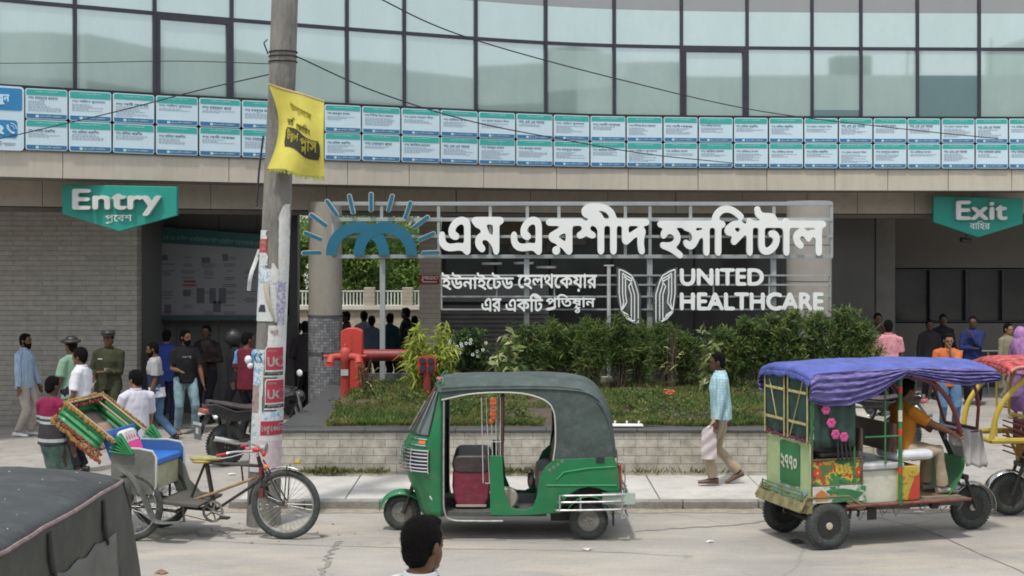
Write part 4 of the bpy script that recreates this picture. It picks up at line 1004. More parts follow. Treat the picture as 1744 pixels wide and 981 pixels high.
# trees of the court
def tree(label, px, ptop, Y, wpx, h0, n, seed, mats):
    rnd = random.Random(seed); x = X_at(px, Y); h = Z_at(ptop, Y); w = wpx * Y / F / 2
    t = thing('court_tree', label, 'tree', (x, Y, 0), 0, 'trees beyond the court wall')
    tr = MB(); tr.sweep(spline([(0, 0, 0), (.1, 0, h * .3), (-.05, 0, h * .6), (.1, .1, h * .9)], 5), [.17 - .13 * i / 15 for i in range(16)], 8); ends = []
    for k in range(16):
        z = h * rnd.uniform(.22, .8); a = rnd.uniform(0, 6.28); e = Vector((math.cos(a) * w * rnd.uniform(.5, .95), math.sin(a) * w * .7, z + rnd.uniform(-.1, 1.0))); mid = Vector((e.x * .5, e.y * .5, z + .35)); tr.sweep([Vector((0, 0, z)), mid, e], [.06, .04, .015], 6); ends += [mid, e]
    tr.build('trunk', M_stem, t)
    pts = []; dr = []; mi = []
    for _ in range(n // 22):
        c = rnd.choice(ends) + rdir(rnd) * rnd.uniform(.1, .6); md = rnd.randrange(len(mats))
        for _ in range(22): pts.append(c + Vector((rnd.gauss(0, .16), rnd.gauss(0, .16), rnd.gauss(0, .13)))); dr.append(rdir(rnd, -.3)); mi.append(md if rnd.random() < .7 else rnd.randrange(len(mats)))
    leafmesh('crown', pts, dr, .13, .4, mats, t, rnd=rnd, midx=mi, droop=.1)
T1, T2, T3 = leafmat('tree_leaf_a', (.07, .135, .028)), leafmat('tree_leaf_b', (.12, .20, .045)), leafmat('tree_leaf_c', (.20, .29, .07))
tree('leafy tree between the pole and the round column', 515, 372, 38.5, 120, 1, 9000, 1, [T1, T2, T3])
tree('bright green tree just right of the round column', 602, 365, 37.8, 120, 1, 9000, 2, [T1, T2, T3])
tree('drooping green tree behind the left sign post', 665, 380, 39.5, 130, 1, 9000, 3, [T1, T2, T2])
tree('green tree left of the tan tiled pillar', 722, 372, 38.2, 110, 1, 9000, 4, [T1, T2, T3])
tree('dark tree farthest back behind the court wall', 580, 350, 44, 260, 1, 14000, 5, [T1, G1, T2])
tree('broad tree at the back right of the court', 700, 345, 45, 240, 1, 14000, 6, [T1, T2, G1])
fb_ = thing('far_block', 'pale low building glimpsed through the court trees', 'building', (-9, 56, 0))
MB().box((-9, 56, 3.0), (20, 6, 6)).build('wall', mat('far_wall', (.5, .5, .47), rough=.9), fb_, world=True)
# ================================================================= CONCRETE POLE with posters, banner, wires
YP = 15.9
M_pole = mat('pole_concrete', (.195, .187, .168), rough=.9, var=.45, scale=2.6, bump=.7, bscale=30, dirt=.75, dirtcol=(.07, .065, .055), stretch=(1.5, 1.5, .35))
pz_ = [(893, 449, .193), (790, 451, .180), (600, 461, .168), (350, 472, .160), (100, 482, .150), (0, 485, .148), (-400, 500, .135), (-620, 508, .13)]
pzz = [(Z_at(a, YP), X_at(b, YP), r) for a, b, r in pz_]; pzz[0] = (0.0, pzz[0][1], pzz[0][2])
def pole_c(z):
    for (z0, x0, r0), (z1, x1, r1) in zip(pzz[:-1], pzz[1:]):
        if z <= z1: t = (z - z0) / (z1 - z0); return x0 + (x1 - x0) * t, r0 + (r1 - r0) * t
    return pzz[-1][1], pzz[-1][2]
pole = thing('utility_pole', 'tapered grey concrete utility pole leaning right, covered in torn posters', 'pole', (pzz[0][1], YP, 0))
pb_ = MB(); n = 60; pb_.sweep([Vector((pole_c(8.5 * i / n)[0], YP, 8.5 * i / n)) for i in range(n + 1)], [pole_c(8.5 * i / n)[1] * (1 + .012 * noise.noise(Vector((0, 0, i * .9)))) for i in range(n + 1)], 28)
pb_.build('shaft', M_pole, pole, world=True)
def on_pole(px, py, lift=.004):
    """point on the street side of the shaft"""
    z = Z_at(py, YP); x = X_at(px, YP); c, r = pole_c(z); r += lift; d = max(-.995 * r, min(.995 * r, x - c)); return Vector((c + d, YP - math.sqrt(r * r - d * d), z))
def poster(name, poly_rows, m, lift=.006, torn=0, seed=0, parent=None):
    """rows: (py, pxleft, pxright)"""
    rnd = random.Random(seed); rows = []
    for (y0, a0, b0), (y1, a1, b1) in zip(poly_rows[:-1], poly_rows[1:]):
        k = max(1, int((y1 - y0) / 6))
        for i in range(k): t = i / k; rows.append((y0 + (y1 - y0) * t, a0 + (a1 - a0) * t + (rnd.uniform(-1, 1) * torn), b0 + (b1 - b0) * t + rnd.uniform(-1, 1) * torn))
    rows.append(poly_rows[-1]); nu = 10
    q = MB(); vs = [on_pole(a + (b - a) * u / nu, y, lift + .002 * noise.noise(Vector((u * .7, y * .06, seed)))) for (y, a, b) in rows for u in range(nu + 1)]
    fs = [(j * (nu + 1) + i, j * (nu + 1) + i + 1, (j + 1) * (nu + 1) + i + 1, (j + 1) * (nu + 1) + i) for j in range(len(rows) - 1) for i in range(nu)]
    q.add(vs, fs); return q.build(name, m, parent or pole, world=True)
def pole_text(txt, a, b, y0, y1, m, lift, par, bold=.03, slope=0):
    vs, fs = text_vs(txt, a, b, -y1, -y0, bold, 36, .002); q = MB()
    q.add([on_pole(v[0], -v[2] + (v[0] - a) * slope, lift) for v in vs], fs); return q.build('print', m, par, world=True, smooth=False)
def blotch(name, cols, sc):
    m = bpy.data.materials.new(name); m.use_nodes = True; MATS[name] = m; N, L = m.node_tree.nodes, m.node_tree.links; b = N['Principled BSDF']; b.inputs['Roughness'].default_value = .75
    tc = N.new('ShaderNodeTexCoord'); v = N.new('ShaderNodeTexNoise'); v.inputs['Scale'].default_value = sc; v.inputs['Detail'].default_value = 5; v.inputs['Roughness'].default_value = .6; L.new(tc.outputs['Object'], v.inputs['Vector'])
    r = N.new('ShaderNodeValToRGB'); r.color_ramp.interpolation = 'CONSTANT'; e = r.color_ramp.elements
    for i, (p, c) in enumerate(cols):
        if i < 2: e[i].position = p; e[i].color = (*c, 1)
        else: x = e.new(p); x.color = (*c, 1)
    L.new(v.outputs['Fac'], r.inputs[0]); L.new(r.outputs[0], b.inputs['Base Color']); return m
M_pap = blotch('paper_pale', [(0, (.38, .44, .46)), (.40, (.55, .58, .58)), (.5, (.50, .50, .46)), (.55, (.62, .63, .60)), (.62, (.32, .44, .50)), (.70, (.16, .18, .20))], 12)
M_papb = blotch('paper_blue', [(0, (.32, .47, .56)), (.44, (.55, .60, .62)), (.55, (.20, .38, .50)), (.64, (.55, .58, .58))], 11)
M_papp = blotch('paper_purple', [(0, (.50, .50, .54)), (.47, (.22, .20, .36)), (.55, (.48, .48, .52)), (.62, (.15, .13, .25))], 26)
M_papr = mat('paper_crimson', (.36, .03, .06), rough=.7, var=.12)
M_papw = mat('paper_white', (.60, .60, .58), rough=.75, var=.12, scale=9, dirt=.3)
M_papred = mat('paper_red', (.45, .05, .04), rough=.7); M_papk = mat('paper_black', (.03, .03, .04), rough=.7)
M_papt = mat('paper_pinkish', (.58, .47, .49), rough=.75, var=.2, scale=12)
poster('poster', [(348, 490, 495.5), (352, 485, 495.2), (368, 479, 495), (470, 478, 493), (620, 476, 488), (700, 474, 486)], M_papw, .006, .5, 1)
p0 = poster('poster', [(392, 440, 458), (430, 438, 458), (452, 441, 460)], M_pap, .008, 2, 2)
pr = poster('poster', [(407, 440, 458), (430, 439.5, 458)], M_papred, .011, .4, 3)
pole_text("বাসা ভাড়া", 442, 456, 410, 417, M_papw, .013, pr); pole_text("েহােস্টল", 442, 456, 420, 427, M_papw, .013, pr)
poster('poster', [(430, 438, 458), (452, 438, 456), (460, 437, 489), (500, 436, 484), (546, 436, 475)], M_pap, .009, 1, 4)
poster('poster', [(452, 440, 452), (462, 438, 478), (474, 438, 474), (480, 446, 462)], M_papb, .012, 1.5, 5)
pk = poster('poster', [(518, 447, 455), (524, 444, 456), (530, 443, 457)], M_papk, .012, 0, 6)
poster('poster', [(448, 468, 472), (458, 466, 478), (475, 466, 480), (482, 470, 474)], M_papw, .014, 1.2, 7)
poster('poster', [(480, 474, 489), (520, 475, 488), (552, 476, 486)], M_papp, .010, .8, 8)
poster('poster', [(553, 462, 482), (585, 460, 482), (598, 459, 482)], M_papw, .010, .4, 9)
pole_text("পড়াই", 465, 478, 558, 572, M_papt, .013, pole)
# lower left strip
pl = poster('poster', [(594, 434, 456), (700, 432, 450), (720, 431, 452), (800, 428, 448)], M_pap, .007, .6, 10)
pc = poster('poster', [(595, 435, 455), (630, 434, 452), (654, 433, 447)], M_papb, .010, .4, 11)
pole_text('CS', 435, 451, 600, 616, mat('ink_blue', (.03, .16, .33), rough=.7), .013, pc, .05)
poster('poster', [(654, 433, 446), (700, 432, 444)], mat('paper_brown', (.30, .22, .2), rough=.7, var=.4, scale=20), .010, .6, 12)
def uc(y):
    a = poster('poster', [(y, 459, 485), (y + 5, 456, 485), (y + 46, 456, 484.5), (y + 52, 454, 484.5)], M_papw, .011, .2, 13)
    poster('panel', [(y + 2, 460, 484.6), (y + 6, 458, 484.6), (y + 40, 457, 484.3)], M_papr, .014, 0, 14, a)
    pole_text("ভিতর্ চলেছ", 461, 475, y + 4, y + 11, M_papt, .017, a, .02)
    pole_text('UC', 460, 485.5, y + 17, y + 34, M_papw, .017, a, .045)
    poster('strip', [(y + 43, 457, 484), (y + 49, 455, 484)], M_papk, .014, 0, 15, a)
    pole_text("েযাগােযাগ করুন", 460, 482, y + 44, y + 48, M_papw, .017, a, .015)
uc(588); uc(643)
poster('poster', [(698, 450, 484), (712, 450, 484)], M_papb, .011, .6, 16)
a = poster('poster', [(712, 449, 484), (740, 447, 483), (748, 446, 483)], M_papw, .011, .3, 17)
poster('panel', [(714, 449, 483.5), (738, 448, 483)], M_papr, .014, 0, 18, a)
pole_text(word(["েব", ("স", 'sub:ট'), " ", "েকািচং"]), 450, 488, 717, 737, M_papw, .017, a, .03)
poster('poster', [(748, 440, 483), (790, 436, 482), (800, 440, 480)], M_papt, .009, 1.0, 19)
# curled loose strip of paper on the left, folded paper, strap and hook
q = MB(); pp = [on_pole(440, 425, .01), on_pole(438.5, 445, .03) - Vector((.02, 0, 0)), on_pole(436, 470, .05) - Vector((.05, 0, 0)), on_pole(436, 495, .03) - Vector((.08, 0, 0))]
q.sweep(spline(pp, 4), [(.022, .004)] * 13, 6, ref=(1, 0, 0)); q.build('loose_paper', M_pap, pole, world=True)
q = MB(); pp = [on_pole(458, 482, .02), on_pole(460, 500, .045), on_pole(467, 525, .04), on_pole(474, 548, .02)]; q.sweep(spline(pp, 4), [(.035 - .0022 * i, .012) for i in range(13)], 8, ref=(1, 0, 0)); q.build('folded_paper', mat('paper_kraft', (.42, .38, .31), rough=.8), pole, world=True)
q = MB()
for z in (5.22, 5.28, 5.33):
    c, r = pole_c(z); q.torus((c, YP, z), r + .008, .008, 'Z', 28, 5)
q.tube((pole_c(5.3)[0] - .16, YP - .05, 5.3), (pole_c(5.3)[0] - .2, YP - .1, 5.42), .008); q.tube((pole_c(5.3)[0] - .2, YP - .1, 5.42), (pole_c(5.3)[0] - .16, YP - .1, 5.46), .007)
q.build('wire_binding', M_gap, pole, world=True)
q = MB(); q.sweep([on_pole(443, 232, .03), on_pole(440, 290, .03) - Vector((.03, 0, 0)), on_pole(438, 348, .03) - Vector((.04, 0, 0))], .012, 6); q.ell(on_pole(438, 349, .03) - Vector((.04, 0, 0)), .018, 8, 6); q.build('hanging_cable', M_mull, pole, world=True)

# yellow banner
YB2 = YP - .28
bn = thing('banner', 'yellow printed cloth banner with black badge tied to the utility pole', 'banner', P(500, 290, YB2))
def bpt(u, v):
    sagx = math.sin(v * math.pi) * 17 * (1 - u) ** 2.0
    px = 457 + 94 * u + sagx + (-2) * v * (1 - u); py = 143 + 29 * u + (142 - 12 * u) * v + 2.2 * math.sin(u * 9 + v * 2) * v
    return px, py, YB2 + .05 * math.sin(u * 7.5 + 1.2 * v) + .04 * math.sin(u * 3 + v * 4)
def bworld(u, v, off=0): px, py, y = bpt(u, v); p = P(px, py, YB2); p.y = y - off; return p
M_yel = mat('banner_yellow', (.60, .54, .10), rough=.8, var=.13, scale=2.2, dirt=.35, dirtcol=(.42, .25, .05), bump=.3, bscale=12)
q = MB(); q.grid(lambda u, v: bworld(u, v), 36, 36); q.build('cloth', M_yel, bn, world=True, recalc=False)
q = MB(); q.sweep([bworld(i / 12, 0, -.005) for i in range(13)], .012, 8); q.build('batten', mat('batten_wood', (.45, .33, .16), rough=.8), bn, world=True)
q = MB(); rr = random.Random(2)
for i in range(90): u = (i + .5) / 90; a = bworld(u, 1); l = rr.uniform(.02, .05); q.quad(a, bworld(min(1, u + .011), 1), bworld(min(1, u + .011), 1) - Vector((rr.uniform(-.01, .01), 0, l)), a - Vector((rr.uniform(-.01, .01), 0, l)))
q.build('fringe', mat('fringe_green', (.30, .32, .05), rough=.9, var=.3, scale=30), bn, world=True)
bp_ = MB(); out = []
for (a, b) in rounded(.15, .50, .86, .68, .05, 4): out.append((a, b))
nu, nv = 24, 5
def badge(i, j):
    u = .19 + .74 * i / nu; c = (.51 + .075 * (1 / (1 + math.exp(-(i / nu - .55) * 14))) - .04); hh = .125 * (1 - .0 * u)
    e = min(1, min(i, nu - i) / 1.6 + .55); return bworld(u, c + (j / nv - .0) * hh * 2 * e + (1 - e) * hh * 1.0, .007)
bp_.grid(lambda u, v: badge(round(u * nu), round(v * nv)), nu, nv); bd_ = bp_.build('badge', mat('banner_black', (.035, .035, .02), rough=.8), bn, world=True, recalc=False)
def btext(src, u0, u1, v0, v1, m, off, bold, parent, rot=0):
    vs, fs = text_vs(src, u0, u1, -v1, -v0, bold, 40, .002); q = MB(); q.add([bworld(v[0], -v[2] + (v[0] - u0) * rot, off) for v in vs], fs); q.build('print', m, parent, world=True, smooth=False)
M_bk = mat('banner_ink', (.10, .09, .02), rough=.8)
btext(word(["ভ", ("ত", 'reph'), "ি"]), .24, .44, .33, .44, M_bk, .010, .015, bn, .05)
btext(word(["েকািচং"]), .47, .76, .37, .48, M_bk, .010, .015, bn, .06)
btext(word(["উ", ("ড", 'sub:ড'), "ান"]), .23, .53, .47, .66, M_yel, .014, .035, bn, .0)
btext(word([("প", 'sub:ল'), "াস"]), .57, .88, .545, .745, M_yel, .014, .035, bn, .0)
btext(word(["উন্মেষ"]), .34, .78, .14, .26, mat('banner_faded', (.52, .42, .08), rough=.8), .008, .03, bn, .12)

# wires
M_wire = mat('wire_black', (.02, .02, .022), rough=.6)
def wire(label, pts, r=.008, s=10):
    t = MB(); t.sweep(spline(pts, s), r, 6); o = t.build('overhead_wire', M_wire); tag(o, label, 'wire'); return o
pc53 = Vector((pole_c(5.3)[0] + .15, YP - .05, 5.28))
wire('black wire sagging from the pole binding down over the doctor plates to the right', [pc53, P(640, 156, 17.2), P(800, 206, 18.8), P(950, 236, 20.5), P(1100, 262, 22.5), P(1250, 278, 25.2)])
wire('long black wire crossing the windows from upper middle down to the right plates', [P(560, -60, 15), P(652, 0, 16), P(800, 65, 18), P(1050, 134, 21), P(1300, 190, 24), P(1560, 222, 26), P(1700, 236, 26.4)], .0085)
wire('thin level wire from the left edge to the pole', [P(-60, 108, 20), P(120, 107, 19), P(300, 104, 17.5), Vector((pole_c(5.2)[0] - .15, YP, 5.2))], .006)
wire('thin wire rising from the plates at lower left to the pole', [P(-60, 246, 20.8), P(0, 236, 20.5), P(190, 192, 19), P(330, 156, 17.4), Vector((pole_c(5.08)[0] - .15, YP, 5.08))], .008)

# ================================================================= FIRE EQUIPMENT on the planter
M_red = mat('fire_red', (.50, .045, .035), rough=.5, var=.15, dirt=.25); M_red2 = mat('fire_red_worn', (.42, .05, .035), rough=.6, var=.2, dirt=.35, dirtcol=(.3, .15, .1)); M_redd = mat('pipe_red', (.22, .03, .03), rough=.5, var=.2)
hy = thing('fire_hydrant', 'orange-red standing pillar hydrant with two side outlets', 'hydrant', (X_at(588, 21.0), 21.0, .78))
zt = Z_at(597, 21) - .78
MB().lathe([(.11, 0), (.11, .03), (.072, .04), (.072, zt - .18), (.084, zt - .16), (.084, zt - .02), (.07, zt + .02), (.03, zt + .05), (.03, zt + .09), (.01, zt + .1)], n=22).build('barrel', M_red2, hy)
for s in (-1, 1):
    q = MB(); q.sweep([(0, 0, zt - .09), (s * .12, -.02, zt - .09), (s * .2, -.06, zt - .1), (s * .215, -.12, zt - .19)], [.055, .055, .062, .06], 12); q.lathe([(.07, -.02), (.07, .02)], (s * .215, -.13, zt - .2), 'Z', 14); q.tube((s * .2, -.06, zt - .08), (s * .32, -.05, zt - .08), .02); q.build('outlet', M_red2, hy)
q = MB(); q.box((-.33, -.05, zt - .08), (.03, .03, .13)); q.build('valve_handle', M_gap, hy)
MB().box((0, -.09, zt - .32), (.11, .012, .09)).build('label_plate', M_white_s, hy)
cb = thing('fire_cabinet', 'tall red metal fire cabinet behind the hydrant', 'cabinet', (X_at(600, 21.9), 21.9, .82))
zh = Z_at(558, 21.9) - .82
cbx = MB(); cbx.prism([(-.165, .11)] + [(-.165 * math.cos(math.pi * i / 14), zh - .075 + .075 * math.sin(math.pi * i / 14)) for i in range(15)] + [(.165, .11)], -.12, .12); cbx.build('case', M_red, cb, bevel=.01)
q = MB()
for s in (-.13, .13): q.box((s, 0, .06), (.03, .2, .14))
q.build('leg', M_redd, cb)
q = MB()
for z in (.62, .72, .82): q.box((0, -.125, zh - z + .5), (.025, .006, .05))
q.build('mark', M_red2, cb)
pi = thing('fire_pipe', 'thick dark red horizontal pipe behind the lime bush', 'pipe', (X_at(660, 22.6), 22.6, .8))
q = MB(); q.tube((X_at(612, 22.6) - BASE[pi.name].x, 0, Z_at(605, 22.6) - .8), (X_at(735, 22.6) - BASE[pi.name].x, 0, Z_at(605, 22.6) - .8), .095, n=18); q.tube((.75, 0, 0), (.75, 0, Z_at(605, 22.6) - .8), .05); q.tube((-.4, 0, 0), (-.4, 0, Z_at(605, 22.6) - .8), .05); q.build('tube', M_redd, pi)
inl = thing('fire_inlet', 'square red four-way fire inlet panel on a stubby post', 'fire inlet', (X_at(727, 20.9), 20.9, .8))
zc = Z_at(621, 20.9) - .8
MB().prism(rounded(-.135, zc - .125, .135, zc + .125, .05, 4), -.03, .03).build('panel', M_red, inl)
for s in (-.062, .062):
    for w in (-.055, .06): q = MB(); q.lathe([(.045, -.075), (.05, -.065), (.05, -.03), (.035, -.029)], (s, 0, zc + w), 'Y', 14); q.build('inlet_cap', M_papk, inl)
MB().tube((0, .02, 0), (0, .02, zc - .1), .06).build('post', M_redd, inl)
# ================================================================= VEHICLES
M_tyre = mat('tyre_rubber', (.045, .053, .050), rough=.9, var=.3, scale=12, dirt=.55, dirtcol=(.17, .155, .13), bump=.3, bscale=70)
M_rim = mat('rim_dusty', (.20, .19, .175), rough=.6, metal=.3, var=.3, scale=10, dirt=.4)
M_rimb = mat('rim_black', (.02, .02, .02), rough=.5, dirt=.25, dirtcol=(.12, .11, .1), scale=9)
M_steel = mat('steel_dull', (.45, .45, .44), rough=.35, metal=.8, var=.25, scale=14, dirt=.3)
M_blk = mat('black_paint', (.022, .022, .022), rough=.45, dirt=.3, dirtcol=(.1, .09, .08), scale=6)
M_green = mat('auto_green', (.008, .16, .056), rough=.42, var=.2, scale=1.6, dirt=.55, dirtcol=(.10, .145, .085), coat=.15, bump=.08, bscale=5)
M_canv = mat('canvas_grey_green', (.052, .075, .070), rough=.75, var=.35, scale=2.2, bump=.6, bscale=9, dirt=.5, dirtcol=(.15, .165, .155))
M_reds = mat('seat_maroon', (.20, .02, .045), rough=.55, var=.25, scale=6, dirt=.5, dirtcol=(.2, .12, .1), bump=.3, bscale=12)
M_vinyl = mat('vinyl_dark', (.055, .042, .042), rough=.45, var=.35, scale=6, bump=.3, bscale=14, dirt=.4, dirtcol=(.16, .13, .12))
M_lampr = mat('lamp_red', (.35, .02, .02), rough=.25, coat=.5); M_lampo = mat('lamp_amber', (.65, .17, .03), rough=.3); M_lampc = mat('lamp_clear', (.6, .62, .62), rough=.15, coat=.6)
M_winds = mat('windscreen', (.05, .075, .07), rough=.08, spec=.8, coat=.8, var=.3)
def wheel(parent, x, y, r, w, style='disc', steer=0, rim=None):
    m0 = Matrix.Rotation(steer, 3, 'Z')
    tr = r * (.16 if style == 'spoke' else .27)
    q = MB(); q.torus((0, 0, 0), r - tr * (1 if style != 'spoke' else .6), tr * (1 if style != 'spoke' else .6), 'Y', 44, 12, ry=w / 2)
    if style != 'spoke':
        for i in range(44):
            a = 2 * math.pi * i / 44; q.box((math.cos(a) * (r - .007), 0, math.sin(a) * (r - .007)), (.014, w * .62, .022), Matrix.Rotation(-a, 3, 'Y'))
    ty = q.build('wheel', M_tyre, parent); ty.location = (x, y, r); ty.rotation_euler[2] = steer
    if style == 'spoke':
        q = MB(); rr_ = r - tr * 1.25; q.torus((0, 0, 0), rr_, .011, 'Y', 44, 6, ry=.016); q.build('rim', M_steel, ty)
        q = MB()
        for i in range(32):
            a = 2 * math.pi * i / 32; s = .03 if i % 2 else -.03; a2 = a + (.5 if i % 4 < 2 else -.5)
            q.tube((math.cos(a2) * .025, s, math.sin(a2) * .025), (math.cos(a) * rr_, 0, math.sin(a) * rr_), .0022, n=4)
        q.build('spokes', M_steel, ty)
        MB().lathe([(.012, -.055), (.028, -.04), (.018, -.02), (.018, .02), (.028, .04), (.012, .055)], (0, 0, 0), 'Y', 12).build('hub', M_rim, ty)
    else:
        R0 = r - 1.75 * tr; pr = [(R0 * 1.06, -w * .36), (R0 * .98, -w * .40), (R0 * .86, -w * .2), (R0 * .45, -w * .12), (R0 * .40, -w * .34), (R0 * .12, -w * .38), (.004, -w * .38)]
        pr2 = pr + [(.004, w * .38), (R0 * .4, w * .34), (R0 * .45, w * .12), (R0 * .86, w * .2), (R0 * .98, w * .40), (R0 * 1.06, w * .36)]
        rm = MB().lathe(pr2, (0, 0, 0), 'Y', 30).build('rim', rim or M_rim, ty)
        q = MB()
        for i in range(5 if style == 'disc' else 6):
            a = i * 2 * math.pi / 5
            for s in (-1, 1):
                if style == 'disc': q.ell((math.cos(a) * R0 * .28, s * w * .38, math.sin(a) * R0 * .28), .009, 8, 5)
                else: q.lathe([(.001, -.003), (R0 * .13, -.003), (R0 * .13, .003), (.001, .003)], (math.cos(a) * R0 * .68, s * w * .17, math.sin(a) * R0 * .68), 'Y', 10)
        q.build('bolts' if style == 'disc' else 'rim_holes', M_steel if style == 'disc' else mat('hole_pale', (.35, .34, .32), rough=.8), rm)
        if style != 'disc': MB().lathe([(.001, -w * .5), (.035, -w * .46), (.038, -w * .36)], (0, 0, 0), 'Y', 16).build('hub_cap', mat('cap_cream', (.45, .42, .3), rough=.5), rm)
    return ty

# ---------------------------------------------------------------- green three-wheeled auto rickshaw
auto = thing('auto_rickshaw', 'green three-wheeled auto rickshaw with dark grey-green canvas hood, empty, facing left', 'auto rickshaw', (-.075, 15.60, 0), math.pi)
def A(px, py): return ((860 - px) / 160.0, (922 - py) / 160.0)
def AP(L): return [A(*p) for p in L]
def xf(z): 
    k = [(.26, .93), (.45, .99), (.62, 1.07), (.78, 1.13), (.95, 1.12), (1.08, 1.05), (1.3, .93), (1.55, .80), (1.72, .70)]
    if z <= k[0][0]: return k[0][1]
    for (a, b), (c, d) in zip(k[:-1], k[1:]):
        if z <= c: return b + (d - b) * (z - a) / (c - a)
    return k[-1][1]
XA = .655
def cowl(t, z, off=0):      # t -1..1 around the nose
    f = xf(z) + off; a = t * math.pi / 2; c, s = max(0, math.cos(a)), math.sin(a)
    w = (.60 - .10 * max(0, min(1, (z - 1.1) / .6))) + off
    return Vector((XA + (f - XA) * c ** .8, w * (abs(s) ** .9) * (1 if s > 0 else -1), z))
q = MB(); q.grid(lambda u, v: cowl(-1 + 2 * u, .26 + (1.72 - .26) * v), 28, 22); q.build('front_cowl', M_green, auto, recalc=False, solid=.012)
q = MB(); q.grid(lambda u, v: cowl((-.78 + 1.56 * u), 1.12 + .50 * v, .010), 24, 8); q.build('windscreen', M_winds, auto, recalc=False)
q = MB(); 
for u0 in (-.78, .78): q.sweep([cowl(u0, 1.12 + .5 * i / 8, .012) for i in range(9)], .009, 6)
for v0 in (0, 1): q.sweep([cowl(-.78 + 1.56 * i / 20, 1.12 + .5 * v0, .012) for i in range(21)], .009, 6)
q.build('windscreen_rubber', M_blk, auto)
q = MB(); q.sweep([cowl(.50, 1.14, .022), cowl(.60, 1.58, .022)], .008, 6); q.sweep([cowl(.1, 1.13, .03), cowl(.2, 1.45, .025)], .008, 6); q.build('windscreen_strip', M_steel, auto)  # two slanted steel strips on the windscreen
q = MB()
for s in (-1, 1): q = MB(); q.grid(lambda u, v: cowl(s * (.30 + .55 * u), .74 + .22 * v, .012), 8, 4); q.build('headlamp', mat('lamp_dark', (.02, .025, .035), rough=.2, coat=.5), auto)
q = MB()
for i in range(7):
    z = .74 + .037 * i
    q.sweep([cowl(-.84 + 1.68 * k / 24, z, .035 + .012 * math.sin(i)) for k in range(25)], .007, 6)
for u0 in (-.84, -.55, -.2, .2, .55, .84): q.sweep([cowl(u0, .72 + .26 * k / 6, .035) for k in range(7)], .007, 6)
q.build('chrome_guard', M_chrome, auto)
for s in (-1, 1):
    q = MB(); q.grid(lambda u, v: cowl(s * (.62 + .14 * u), 1.03 + .035 * v, .014), 6, 2); q.build('indicator_lamp', M_lampo, auto)
    q = MB(); q.sweep([cowl(s * (.32 + .46 * k / 5), 1.015, .02) for k in range(6)], .006, 6); q.sweep([cowl(s * (.32 + .46 * k / 5), 1.08, .02) for k in range(6)], .006, 6); q.build('trim_strip', M_chrome, auto)
q = MB(); q.prism([(0, .035), (.028, 0), (0, -.035), (-.028, 0)], .0, .003); dm = q.build('sticker', M_papw, auto); dm.location = tuple(cowl(.82, .47, .004)); dm.rotation_euler = (0, 0, R(162))
# front fender and wheel
FX = 1.14
q = MB(); q.grid(lambda u, v: (FX + (.245 + .012 * math.cos((v - .5) * 3)) * math.cos(R(5 + 165 * u)), (v - .5) * .19, .21 + (.245 - .05 * abs(v - .5) ** 2 * 4) * math.sin(R(5 + 165 * u))), 18, 8); q.build('front_fender', M_green, auto, recalc=False, solid=.008)
wheel(auto, FX, 0, .205, .105); 
q = MB(); q.tube((FX - .02, .09, .2), (.98, .05, .62), .022); q.tube((FX - .02, -.09, .2), (.98, -.05, .62), .022); q.build('fork', M_blk, auto)
for s in (1, -1): wheel(auto, -.895, .50 * s, .21, .115)
# tub
fl = MB(); fl.box((.13, 0, .285), (1.15, 1.14, .05)); fl.box((-.72, 0, .42), (.75, .80, .16)); fl.build('floor', mat('floor_dark', (.07, .072, .068), rough=.8, dirt=.6, dirtcol=(.18, .165, .14)), auto, bevel=.005)
side = [(1046, 778), (1053, 800), (1056, 842), (1046, 846), (1036, 838), (1020, 832), (1002, 829), (984, 833), (968, 843), (958, 858), (952, 873), (905, 877), (862, 878), (835, 877), (834, 776), (856, 776), (857, 806), (860, 842), (868, 862), (880, 867), (896, 868), (908, 862), (914, 846), (918, 818), (928, 796), (944, 782)]
for s in (1, -1):
    y0, y1 = (.585, .615) if s > 0 else (-.615, -.585)
    o = MB().prism(AP(side), y0, y1).build('side_panel', M_green, auto, smooth=False, bevel=.006)
    q = MB(); q.sweep([(A(948, 0)[0], s * .618, .66), (A(960, 0)[0], s * .622, .74), (A(1000, 0)[0], s * .622, .78), (A(1048, 0)[0], s * .622, .80)], .006, 6); q.sweep([(A(930, 0)[0], s * .62, .60), (A(1050, 0)[0], s * .62, .60)], .006, 6); q.build('moulding', mat('green_light', (.03, .36, .14), rough=.4), o)
    q = MB()
    for i in range(4):
        for k in range(5): a = k * 1.257; q.ell((A(936 + i * 7, 0)[0] + .012 * math.cos(a), s * .617, .76 + i * .03 + .012 * math.sin(a)), (.007, .002, .010), n=6, m=4)
    q.build('motif', mat('motif_grey', (.13, .22, .15), rough=.5), o, smooth=False)
    q = MB(); q.grid(lambda u, v: (-.895 + (.245 + .0 * v) * math.cos(R(20 + 150 * u)), s * (.50 + .14 * v), .235 + .245 * math.sin(R(20 + 150 * u))), 16, 3); q.build('rear_fender', M_green, auto, recalc=False, solid=.008)
q = MB(); q.prism([(-1.16, .90), (-1.20, .80), (-1.22, .48), (-1.17, .44), (-1.14, .88)], -.6, .6); q.build('rear_panel', M_green, auto, bevel=.01)
q = MB(); q.box((-.95, 0, .5), (.42, .84, .1)); q.build('rear_deck', M_blk, auto)
